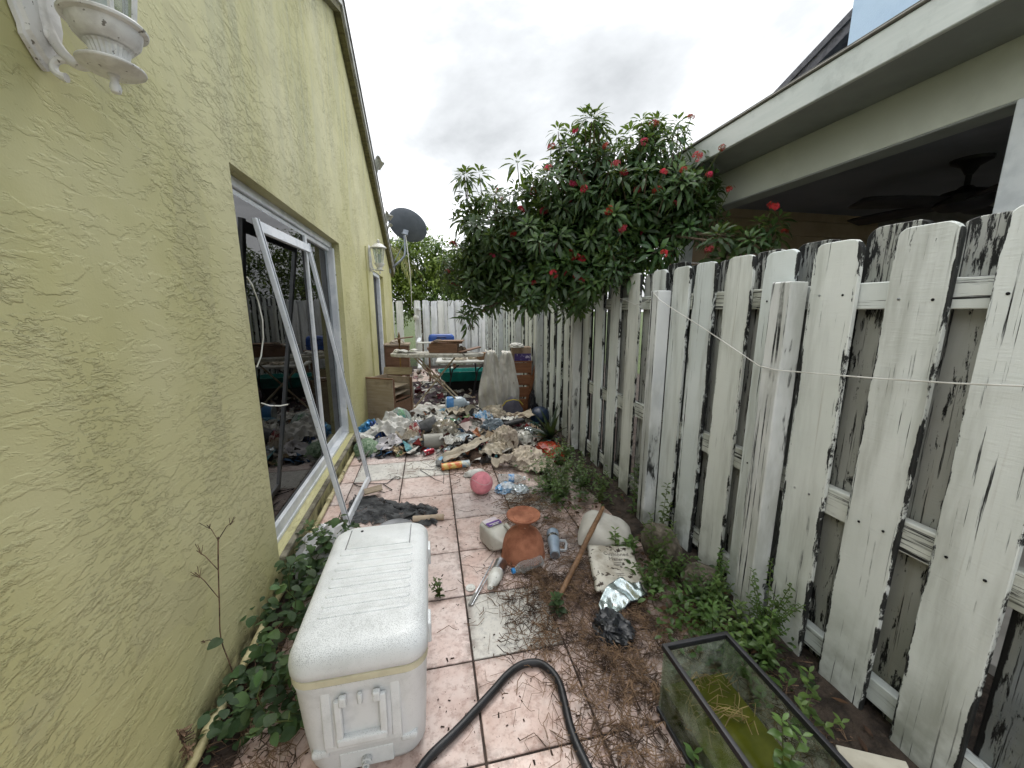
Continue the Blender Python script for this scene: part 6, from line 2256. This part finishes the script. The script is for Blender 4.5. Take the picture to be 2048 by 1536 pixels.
for k, (x, y, w, d, mt, lb) in enumerate(((0.02, 4.78, .30, .26, MAT_PAPER, 'crumpled white paper sheet behind the black pot'), (0.30, 4.98, .34, .24, MAT_CLOTH, 'grey stained rag spread behind the green can'), (0.62, 4.62, .26, .20, MATS['blue_white_wrap'], 'blue and white plastic piece on the heap behind the zip bag'),
                                          (0.42, 3.92, .24, .16, MATS['torn_black_white'], 'torn black and white wrapper before the maroon sheet'), (0.60, 3.72, .26, .20, MAT_CLOTH, 'stained white rag right of the twisted towel'), (-0.22, 4.78, .22, .20, MAT_PAPER, 'white crumpled sheet leaning at the cabinet corner'),
                                          (0.92, 4.60, .26, .22, MAT_PAPER, 'pale crumpled sheet beside the black tray'), (0.18, 4.02, .22, .16, MAT_PAPER, 'crumpled white packaging right of the red can'), (0.66, 3.45, .24, .14, MAT_CANVAS, 'dirty beige strip before the nearer sack'),
                                          (0.48, 5.30, .32, .22, MATS['rotten_brown'] if 'rotten_brown' in MATS else MAT_SOIL, 'dark stained cloth before the water jug'), (-0.30, 4.30, .24, .18, MAT_CLOTH, 'grey rag between newspaper and striped bag'))):
    sheet('fabric_scrap' if mt is not MAT_PAPER else 'paper_sheet', lb, 'rag' if mt is not MAT_PAPER else 'paper', P3(x, y, .05), w, d, mt, 300 + k * 7, .09, 4, (R(q.uniform(-14, 20)), R(q.uniform(-14, 14)), q.uniform(0, 6.3)), None, 20)

# countless-looking wads, each still its own thing
KINDS = [('paper_wad', 'grubby white paper wad', 'paper', MAT_PAPER), ('cloth_scrap', 'small tan cloth scrap', 'cloth', MAT_CANVAS), ('plastic_wad', 'wad of cloudy plastic', 'plastic', MATS.get('clear_wrap')),
         ('brown_wad', 'dark brown rotten wad', 'scrap', mk('rotten_brown', '4b382a', '2f241c', 0.95, vs=14)), ('grey_wad', 'grey crushed carton', 'carton', mk('crushed_grey_card', '8b8983', '6c6a65', 0.9, vs=9)),
         ('maroon_wad', 'maroon crumpled wrapper', 'wrapper', mk('maroon_wrap', '73303a', '4f2029', 0.5, vs=9)), ('blue_wad', 'crushed light blue wrapper', 'wrapper', mk('pale_blue_wrap', '6ea3bd', 'bfd0d8', 0.3, vs=9))]
LM = [(-0.02, 4.13, 'the grey pipe offcut'), (-0.06, 4.5, 'the black plant pot'), (0.24, 4.62, 'the green can'), (0.19, 3.52, 'the orange snack packet'), (0.36, 5.52, 'the water jug'), (0.49, 4.38, 'the pinkish panel'), (0.69, 4.30, 'the blue-grey zip bag'),
      (0.76, 3.95, 'the farther canvas sack'), (0.9, 3.5, 'the nearer canvas sack'), (-0.4, 4.72, 'the clear bag by the cabinet'), (-0.6, 4.4, 'the dark blue snack bag'), (-0.22, 4.4, 'the red striped bag'), (0.13, 4.42, 'the smoky plastic bag'), (0.5, 4.9, 'the broken bowl'),
      (0.05, 5.6, 'the white sheet'), (0.19, 5.25, 'the light blue rag'), (0.84, 5.05, 'the stained cloth bundle'), (0.76, 4.78, 'the tan cloth bundle'), (1.08, 5.06, 'the backpack'), (1.12, 4.72, 'the striped cloth'), (0.97, 4.42, 'the black tray'), (0.36, 4.15, 'the maroon sheet'), (0.3, 3.74, 'the twisted towel'), (0.06, 3.66, 'the crushed silver can')]
SIDE = (('left of', -1, 0), ('right of', 1, 0), ('behind', 0, 1), ('in front of', 0, -1))


def where(x, y, used, stem):
    best = None
    for lx, ly, ph in sorted(LM, key=lambda l: (l[0] - x) ** 2 + (l[1] - y) ** 2)[:4]:
        dx, dy = x - lx, y - ly
        sd_ = ('right of' if dx > 0 else 'left of') if abs(dx) > abs(dy) * .6 else ('behind' if dy > 0 else 'in front of')
        lab = stem + ' ' + sd_ + ' ' + ph
        if lab not in used:
            used.add(lab)
            return lab
        best = best or lab
    return best


USED = set()
wm = {}
q = random.Random(5)
for kk, (nm, lb, ct_, mt) in enumerate(KINDS):
    for s in range(3):
        o = crumple(nm, lb, ct_, (0, 0, -50), (1, 0.8, 0.6), mt, 100 + kk * 5 + s, 3, 0.5, 2.0)
        wm[(kk, s)] = o.data
        bpy.data.objects.remove(o)
for i in range(80):
    kk = q.choices(range(7), (26, 12, 14, 18, 12, 8, 6))[0]
    nm, lb, ct_, mt = KINDS[kk]
    for _ in range(30):
        x, y = q.gauss(0.45, 0.48), q.gauss(4.6, 0.5)
        if -0.8 < x < 1.35 and (3.62 if x > .1 else 4.15) < y < 5.6:
            break
    s = q.uniform(0.04, 0.105)
    o = link(nm, wm[(kk, q.randrange(3))], None, P3(x, y, q.uniform(-.01, .02)), (q.uniform(-.4, .4), q.uniform(-.4, .4), q.uniform(0, 6.3)), (s, s * q.uniform(.7, 1.3), s * q.uniform(.6, 1.1)))
    tag(o, where(x, y, USED, lb), ct_, nm.replace('_', ' ') + 's in the rubbish heap')
for i in range(9):                     # loose pale scraps on the rug
    x, y = q.uniform(-0.3, 0.9), q.uniform(6.1, 8.6)
    o = link('paper_scrap', wm[(0, i % 3)], None, (x, y, 0.02), (0, 0, q.uniform(0, 6)), (0.09, 0.05, 0.03))
    tag(o, 'pale paper scrap lying on or beyond the maroon rug', 'paper', 'scraps around the rug')

o = part_box('board_scrap', (-0.09, -0.05, 0), (0.09, 0.05, 0.014), mk('pale_board_scrap', 'c9c4b4', 'b3ad9c', 0.7, vs=6), None, 0.002, (R(6), R(-8), R(-34)), (1.33, 0.70, 0.06))
tag(o, 'pale board scrap on the mulch at the bottom right corner', 'board')
# wire hanger and bent wire on the tiles
m = MB()
hz_ = [(-0.70, 3.36), (-0.45, 3.30), (-0.40, 3.33), (-0.37, 3.40), (-0.33, 3.42), (-0.31, 3.39), (-0.33, 3.36)]
m.tube([(x, y, 0.010) for x, y in spline(hz_, 5)], 0.0035, 6)
m.tube([(-0.70, 3.36, 0.008), (-0.66, 3.30, 0.012), (-0.42, 3.13, 0.008), (-0.36, 3.16, 0.010), (-0.45, 3.30, 0.010)], 0.0035, 6)
tag(m.build('coat_hanger', MAT_BLACK, smooth=True), 'black coat hanger on the tiles beside the leaning screen frame', 'hanger')
m = MB()
m.tube([(-0.13, 3.58, 0.006), (-0.14, 3.55, 0.006), (0.0, 3.30, 0.006), (0.07, 3.22, 0.008), (0.08, 3.42, 0.006)], 0.0025, 5)
m.tube([(-0.13, 3.56, 0.006), (0.10, 3.48, 0.008)], 0.0025, 5)
tag(m.build('bent_wire', MAT_BLACK, smooth=True), 'thin bent dark wire lying on the tiles before the red can', 'wire')
# cardboard tube and grey lid by the torn screen
ctb = lying('cardboard_tube', 'short cream cardboard tube at the end of the torn screen', 'tube', [(0.022, -0.11), (0.022, 0.11)], mk('cream_card', 'bfae98', 'a3907a', 0.8, vs=8), (-0.06, 2.62, 0.0), R(-4), 0.022)
m = MB()
m.lathe([(0.125, 0.0), (0.133, 0.006), (0.133, 0.014), (0.122, 0.017), (0.115, 0.013), (0, 0.014)], 40)
o = m.build('bucket_lid', mk('grey_lid', '8d8f92', '77797c', 0.5, vs=6, spot='c6c6c4', ss=16, st=0.68), smooth=35)
o.location = (-0.28, 2.47, 0.03)
o.rotation_euler = (R(4), 0, 0)
tag(o, 'round grey bucket lid lying behind the cooler', 'lid')
pl_ = part_box('board_scrap', (-0.07, -0.05, 0), (0.07, 0.05, 0.012), MAT_WOODG, None, 0.002, (0, R(-6), R(12)), (-0.50, 3.10, 0.05))
tag(pl_, 'small tan board scrap on the torn screen mesh', 'board')


# ------------------------------------------------------------------ plants
LEAFM = []
q = random.Random(8)
for k in range(5):
    v, f = leaf(1.0, q.uniform(.8, .95), 0.2 + .1 * k, 0.18, round_=True)
    b = MB()
    b.add(v, f)
    me = b.mesh('leaf', MAT_VINE, 'all')
    tone_attr(me, lambda c, k=k: 0.15 * k)
    LEAFM.append(me)
vine = thing('creeping_vine', 'leafy creeping vine with round leaves between yellow wall and cooler', 'vine', (-0.66, 1.7, 0))
for i in range(27):
    x0, y0 = q.uniform(-0.80, -0.48), q.uniform(1.25, 2.35)
    pts = [Vector((x0, y0, 0.0))]
    h = q.uniform(.08, .34) * (1.2 if y0 > 1.6 else .8)
    dx, dy = q.uniform(-.12, .12), q.uniform(-.2, .15)
    for t in range(1, 6):
        pts.append(Vector((x0 + dx * t / 5 + q.uniform(-.015, .015), y0 + dy * t / 5 + q.uniform(-.02, .02), h * math.sin(t / 5 * 1.7))))
    for p in pts:
        p.x = max(-0.84, min(-0.475, p.x))
    b = MB()
    b.tube([p - Vector((-0.66, 1.7, 0)) for p in pts], 0.0022, 5)
    b.build('stem', MAT_STEM, vine, smooth=True)
    for j in range(11):
        t = q.uniform(0.05, 1) * 4.99
        p = pts[int(t)].lerp(pts[int(t) + 1], t % 1) - Vector((-0.66, 1.7, 0))
        s = q.uniform(.028, .056)
        p = p + Vector((q.uniform(-.03, .03), q.uniform(-.03, .03), q.uniform(-.01, .03)))
        p.x = max(-0.165, min(0.165, p.x))
        p.z = max(0.02, p.z)
        link('leaf', LEAFM[q.randrange(5)], vine, p, (q.uniform(-.5, .5), q.uniform(-.5, .3), q.uniform(0, 6.28)), (s, s, s))

un = MB()
for i in range(420):
    x, y = q.uniform(-0.84, -0.50), q.uniform(1.22, 2.42)
    z = 0.015 + abs(q.gauss(0, .06)) * (1.5 if y > 1.6 else .9)
    s = q.uniform(.024, .05)
    put_leaf(un, Vector((x, y, z)), q.uniform(0, 6.28), q.uniform(-.3, .6), s, s * .9, .25, q.uniform(-.5, .5), True, .18)
o = un.build('vine_undergrowth', MAT_VINE, smooth='all')
tone_attr(o.data, lambda c: max(0, nz(c.x, c.y, c.z, 9)) * .5)
tag(o, 'low tangle of round leaves under the creeping vine by the wall', 'weeds', None, 'stuff')
ws = thing('wall_weed', 'tall thin bare weed stalk rising up the yellow wall', 'weed', (-0.80, 1.45, 0))
m = MB()
sp_ = [(0.0, 0.0, 0.0), (0.0, 0.0, 0.14), (-0.015, -0.005, 0.28), (-0.005, 0.0, 0.42), (0.0, 0.02, 0.56), (0.01, 0.03, 0.68)]
m.tube(spline(sp_, 4), 0.0024, 5)
m.build('stalk', MAT_TWIG, ws, smooth=True)
for k, (p0, d) in enumerate((((-0.012, 0, .26), (-0.05, -.04, .05)), ((-.003, 0, .45), (-.05, -.02, .13)), ((0, .02, .55), (-.03, -.05, .12)), ((.01, .03, .67), (.04, .03, .05)), ((.01, .03, .66), (-.04, .02, .06)))):
    m = MB()
    P0, D = Vector(p0), Vector(d)
    m.tube([P0, P0 + D * .6 + Vector((0, 0, .01)), P0 + D], 0.0014, 4)
    for j in range(5):
        e_ = P0 + D + Vector((q.uniform(-.02, .02), q.uniform(-.02, .02), q.uniform(0, .025)))
        m.tube([P0 + D * .8, e_], 0.001, 3)
    m.build('twiglet', MAT_TWIG, ws)
for p, s in (((-0.008, -.01, .285), .05), ((0.0, 0.01, .12), .045), ((-.01, -.02, .09), .05), ((.02, .0, .10), .05)):
    link('leaf', LEAFM[2], ws, p, (q.uniform(-.4, .4), -.4, q.uniform(0, 6)), (s,) * 3)
dw = thing('dead_weed', 'short brown dead seed stalk at the foot of the near yellow wall', 'weed', (-0.835, 1.225, 0))
m = MB()
m.tube([(0, 0, 0), (-0.01, 0.0, 0.09), (-0.012, -.015, 0.17)], 0.003, 5)
for j in range(60):
    z = q.uniform(.03, .17)
    m.tube([(-0.01 * z / .17, -.012 * z / .17, z), (q.uniform(-.012, .02), q.uniform(-.03, .02), z + q.uniform(-.01, .012))], 0.0022, 3, cap=False)
m.build('seed_stalk', MAT_TWIG, dw)


def weed(label, loc, h, n, L, seed, spread=0.10, mat=MAT_WEED, w=0.42, group=None, name='weed', lean=(0, 0)):
    q = random.Random(seed)
    t = thing(name, label, 'weed', loc, group=group)
    st, lf = MB(), MB()
    for s in range(n):
        a = q.uniform(0, 6.28)
        r = spread * q.uniform(.3, 1)
        hh = h * q.uniform(.6, 1.05)
        pts = [Vector((0, 0, 0)), Vector((r * .3 * math.cos(a), r * .3 * math.sin(a), hh * .45)), Vector((r * math.cos(a) + lean[0], r * math.sin(a) + lean[1], hh))]
        pts = [Vector(p) for p in spline([tuple(p) for p in pts], 4)]
        st.tube(pts, [0.0026 - 0.0014 * i / len(pts) for i in range(len(pts))], 4)
        m_ = max(4, int(hh / (L * .55)))
        for i in range(m_):
            tt = (0.2 + 0.8 * i / m_) * (len(pts) - 1.001)
            p = pts[int(tt)].lerp(pts[int(tt) + 1], tt % 1)
            for sgn in (0, PI):
                put_leaf(lf, p, i * 1.57 + sgn + q.uniform(-.4, .4), q.uniform(.05, .6), L * q.uniform(.6, 1.15) * (1 - .3 * i / m_), L * w, .35, q.uniform(-.3, .3))
        for sgn in range(3):
            put_leaf(lf, pts[-1], sgn * 2.1 + q.uniform(-.3, .3), q.uniform(.4, .9), L * .6, L * w * .6, .2)
    st.build('stems', MAT_STEM, t)
    o = lf.build('foliage', mat, t, smooth='all')
    tone_attr(o.data, lambda c: max(0, min(1, c.z / h * .5 + .3 * nz(c.x, c.y, c.z, 20))))
    return t


weed('upright green weed climbing the fence post behind the cushion', (1.40, 2.33, 0), 0.42, 2, .055, 1, .05)
weed('slender green weed against the fence board right of the rock', (1.42, 2.02, 0.03), 0.40, 2, .05, 2, .04)
weed('small weed sprouting through the tile joint beside the cooler', (0.0, 1.83, 0), 0.10, 6, .028, 3, .05)
weed('single green sprout at the lower end of the wooden stick', (0.58, 1.60, 0), 0.10, 2, .06, 4, .03, MAT_VINE, .6)
weed('green sprout pushing up beside the white cushion', (1.07, 1.96, 0.0), 0.20, 1, .055, 5, .03)
weed('leafy weed tuft between the cushion and the mailer bag', (1.14, 1.97, 0.02), 0.10, 5, .07, 6, .08)
weed('tall bright weed growing inside the fish tank', (0.955, 0.70, 0.12), 0.25, 2, .05, 7, .05, MAT_WEED, .45)
weed('thin weed beside the near left glass of the fish tank', (0.765, 0.80, 0), 0.17, 2, .06, 8, .04)
weed('airy branching weed at the fence foot behind the fish tank', (1.40, 1.20, 0.03), 0.38, 9, .030, 9, .16, MAT_WEED, .35)
weed('leafy weed leaning out over the mulch beyond the tank rim', (1.22, 0.86, 0.03), 0.20, 4, .05, 10, .10)
weed('small weed between leaning frame and white plastic bag', (-0.60, 2.18, 0), 0.34, 6, .05, 12, .12, MAT_VINE, .6)
q = random.Random(14)
for i in range(16):
    y = q.uniform(1.02, 1.78)
    x = q.uniform(1.06, 1.44)
    WL = ((1.0, 1.1, 'the far left corner of the fish tank'), (1.2, 1.1, 'the far right corner of the fish tank'), (1.4, 1.15, 'the fence foot behind the fish tank'), (1.0, 1.55, 'the foil sunshade'), (1.1, 1.75, 'the lower edge of the mailer bag'), (1.4, 1.6, 'the flat stone'), (1.35, 1.35, 'the near fence post'), (1.3, 1.8, 'the boulder'))
    cand = [a_ + ' green leafy weed ' + b_ + ' ' + w_[2] for w_ in sorted(WL, key=lambda w: (w[0] - x) ** 2 + (w[1] - y) ** 2) for a_, b_ in (('leafy', 'beside'), ('tall', 'close to'), ('low', 'near'))]
    cand = [c_.replace('leafy green leafy', 'green leafy') for c_ in cand]
    hgt_ = q.uniform(.12, .30)
    cand = [c_ for c_ in cand if not (c_.startswith('tall') and hgt_ < .2) and not (c_.startswith('low') and hgt_ >= .2) and c_ not in USED]
    USED.add(cand[0])
    weed(cand[0], (x, y, 0.02), hgt_, 4, q.uniform(.035, .055), 100 + i, .10, group='weeds by the fish tank')
for i in range(18):
    y = q.uniform(2.55, 3.55)
    x = q.uniform(0.82, 1.42) if y < 3.2 else q.uniform(1.05, 1.42)
    WL = ((0.62, 2.95, 'the clear crumpled wrapper'), (0.95, 3.4, 'the nearer canvas sack'), (1.15, 3.6, 'the orange-red bag'), (1.4, 3.6, 'the third fence post'), (1.4, 2.6, 'the fence foot behind the cushion'), (1.05, 2.5, 'the far edge of the cushion'), (0.8, 2.6, 'the dead stems behind the tumbler'), (1.42, 3.0, 'the middle of the fence patch'))
    hgt_ = q.uniform(.10, .26)
    cand = [a_ + ' leafy weed ' + b_ + ' ' + w_[2] for w_ in sorted(WL, key=lambda w: (w[0] - x) ** 2 + (w[1] - y) ** 2) for a_, b_ in (('green', 'beside'), ('tall' if hgt_ > .18 else 'low', 'close to'), ('spreading', 'near'))]
    cand = [c_ for c_ in cand if c_ not in USED]
    USED.add(cand[0])
    weed(cand[0], (x, y, 0.02), hgt_, 5, q.uniform(.035, .06), 200 + i, .12, group='weeds by the pink ball')
gc = MB()
for i in range(1500):
    if i % 2:
        x, y = q.gauss(1.26, .14), q.gauss(1.40, .24)
        if not (0.95 < x < 1.48 and 0.9 < y < 1.95):
            continue
        if x < 1.10 and y < 1.12:
            continue
    else:
        x, y = q.gauss(1.12, .18), q.gauss(2.98, .30)
        if not (0.72 < x < 1.48 and 2.4 < y < 3.7):
            continue
    z = abs(q.gauss(0, .07)) + .012
    L = q.uniform(.022, .05)
    put_leaf(gc, Vector((x, y, z)), q.uniform(0, 6.28), q.uniform(-.2, .8), L, L * .5, .3, q.uniform(-.5, .5))
o = gc.build('ground_cover', MAT_WEED, smooth='all')
tone_attr(o.data, lambda c: max(0, min(1, .25 + .8 * nz(c.x, c.y, c.z, 7))))
tag(o, 'low green ground cover spreading along the foot of the fence', 'weeds', None, 'stuff')

# sword-leaved plant
ag = thing('sword_plant', 'dark sword-leaved plant against the fence beside the rubbish heap', 'plant', (1.30, 3.98, 0.02))
q = random.Random(6)
for k in range(19):
    a = k * 2.399
    el = R(82 - 62 * k / 19 + q.uniform(-6, 6))
    L = q.uniform(.32, .46)
    v, f = leaf(L, .055, .15 + .35 * k / 19, .35, n=4, prof=(.7, 1.0, .85, .5, 0.0))
    b = MB()
    dx = Vector((math.cos(a) * math.cos(el), math.sin(a) * math.cos(el), math.sin(el)))
    if dx.x * L > 0.15:
        a = PI - a
    b.add(v, f, Matrix.Translation((0, 0, .04)) @ Matrix.Rotation(a, 4, 'Z') @ Matrix.Rotation(-el, 4, 'Y'))
    b.build('sword_leaf', MAT_AGAVE, ag, smooth='all')

# ------------------------------------------------------------------ dead stems and specks (uncountable)
q = random.Random(99)
tg = MB()


def dens(x, y):
    d = math.exp(-((x - 0.80) / .30) ** 2 - ((y - 1.45) / .55) ** 2) * 1.2
    d += math.exp(-((x - .55) / .20) ** 2 - ((y - 1.72) / .22) ** 2)
    d += .9 * math.exp(-((x - .70) / .20) ** 2 - ((y - 2.6) / .25) ** 2)
    d += .8 * math.exp(-((x - .72) / .2) ** 2 - ((y - .95) / .35) ** 2)
    d += .6 * math.exp(-((x - 1.25) / .2) ** 2 - ((y - 1.0) / .6) ** 2)
    d += .7 * math.exp(-((x + .66) / .16) ** 2 - ((y - 1.4) / .5) ** 2)
    d += .5 * math.exp(-((x - .5) / .4) ** 2 - ((y - 3.7) / .3) ** 2)
    return d * (0.35 + 0.9 * max(0, nz(x, y, 0, 6) + .25))


cnt = 0
for _ in range(120000):
    x, y = q.uniform(-.82, 1.46), q.uniform(.55, 4.1)
    if q.random() > dens(x, y):
        continue
    if .78 < x < 1.07 and .5 < y < 1.07:
        continue
    if -.47 < x < -.03 and 1.08 < y < 1.83:
        continue
    L = q.uniform(.03, .11) * (1.8 if q.random() < .12 else 1)
    a = q.uniform(0, 6.28)
    bend = q.uniform(-1.2, 1.2)
    z0 = .003 + q.random() ** 2 * .035
    z1 = .003 + q.random() ** 2 * .04
    x1, y1 = x + L * math.cos(a), y + L * math.sin(a)
    xm, ym = (x + x1) / 2 - bend * L * .3 * math.sin(a), (y + y1) / 2 + bend * L * .3 * math.cos(a)
    if cnt < 26:
        L *= 3
    if .785 < x1 < 1.065 and y1 < 1.065:
        continue
    r = q.choice((.0008, .0011, .0015, .0021))
    tg.tube([(x, y, z0), ((x + xm) / 2, (y + ym) / 2, z0 * .6 + .004), (xm, ym, (z0 + z1) / 2 + .004), (x1, y1, z1)], r, 3, cap=False)
    cnt += 1
    if cnt > 7500:
        break
o = tg.build('dead_stems', MAT_TWIG)
tag(o, 'matted dry brown stems strewn over the tiles toward the fence', 'dead stems', None, 'stuff')
sk = MB()
for i in range(1500):
    x, y = q.uniform(-.8, 1.3), .6 + 5.0 * q.random() ** 1.5
    if -.47 < x < -.03 and 1.08 < y < 1.83 or (.78 < x and y < 1.07):
        continue
    s = q.uniform(.0015, .006)
    a = q.uniform(0, 6.28)
    Mx = T((x, y, .0015), (q.uniform(-.3, .3), q.uniform(-.3, .3), a), (s * q.uniform(.8, 2.4), s, s * .6))
    sk.add([(-1, -.6, 0), (1, -.4, .2), (.8, .6, 0), (-.7, .7, .3), (0, 0, 1)], [(0, 1, 4), (1, 2, 4), (2, 3, 4), (3, 0, 4)], Mx)
o = sk.build('floor_specks', mk('dark_crumbs', '33261f', '4f3a2e', 0.95, vs=3))
tag(o, 'scattered dark crumbs and seeds on the tiles', 'crumbs', None, 'stuff')
# scattered dead leaves by the mulch edge
dl = MB()
for i in range(420):
    x, y = q.uniform(.95, 1.46), q.uniform(.5, 4.5)
    put_leaf(dl, Vector((x, y, .012 + .04 * q.random() * (x > 1.2))), q.uniform(0, 6.28), q.uniform(-.2, .3), q.uniform(.025, .06), q.uniform(.012, .022), q.uniform(-.5, .5), q.uniform(-.6, .6))
o = dl.build('dead_leaves', mk('dead_leaf', '5a402b', '3b2a1e', 0.9, vs=6))
tag(o, 'brown dead leaves littering the mulch along the fence', 'dead leaves', None, 'stuff')
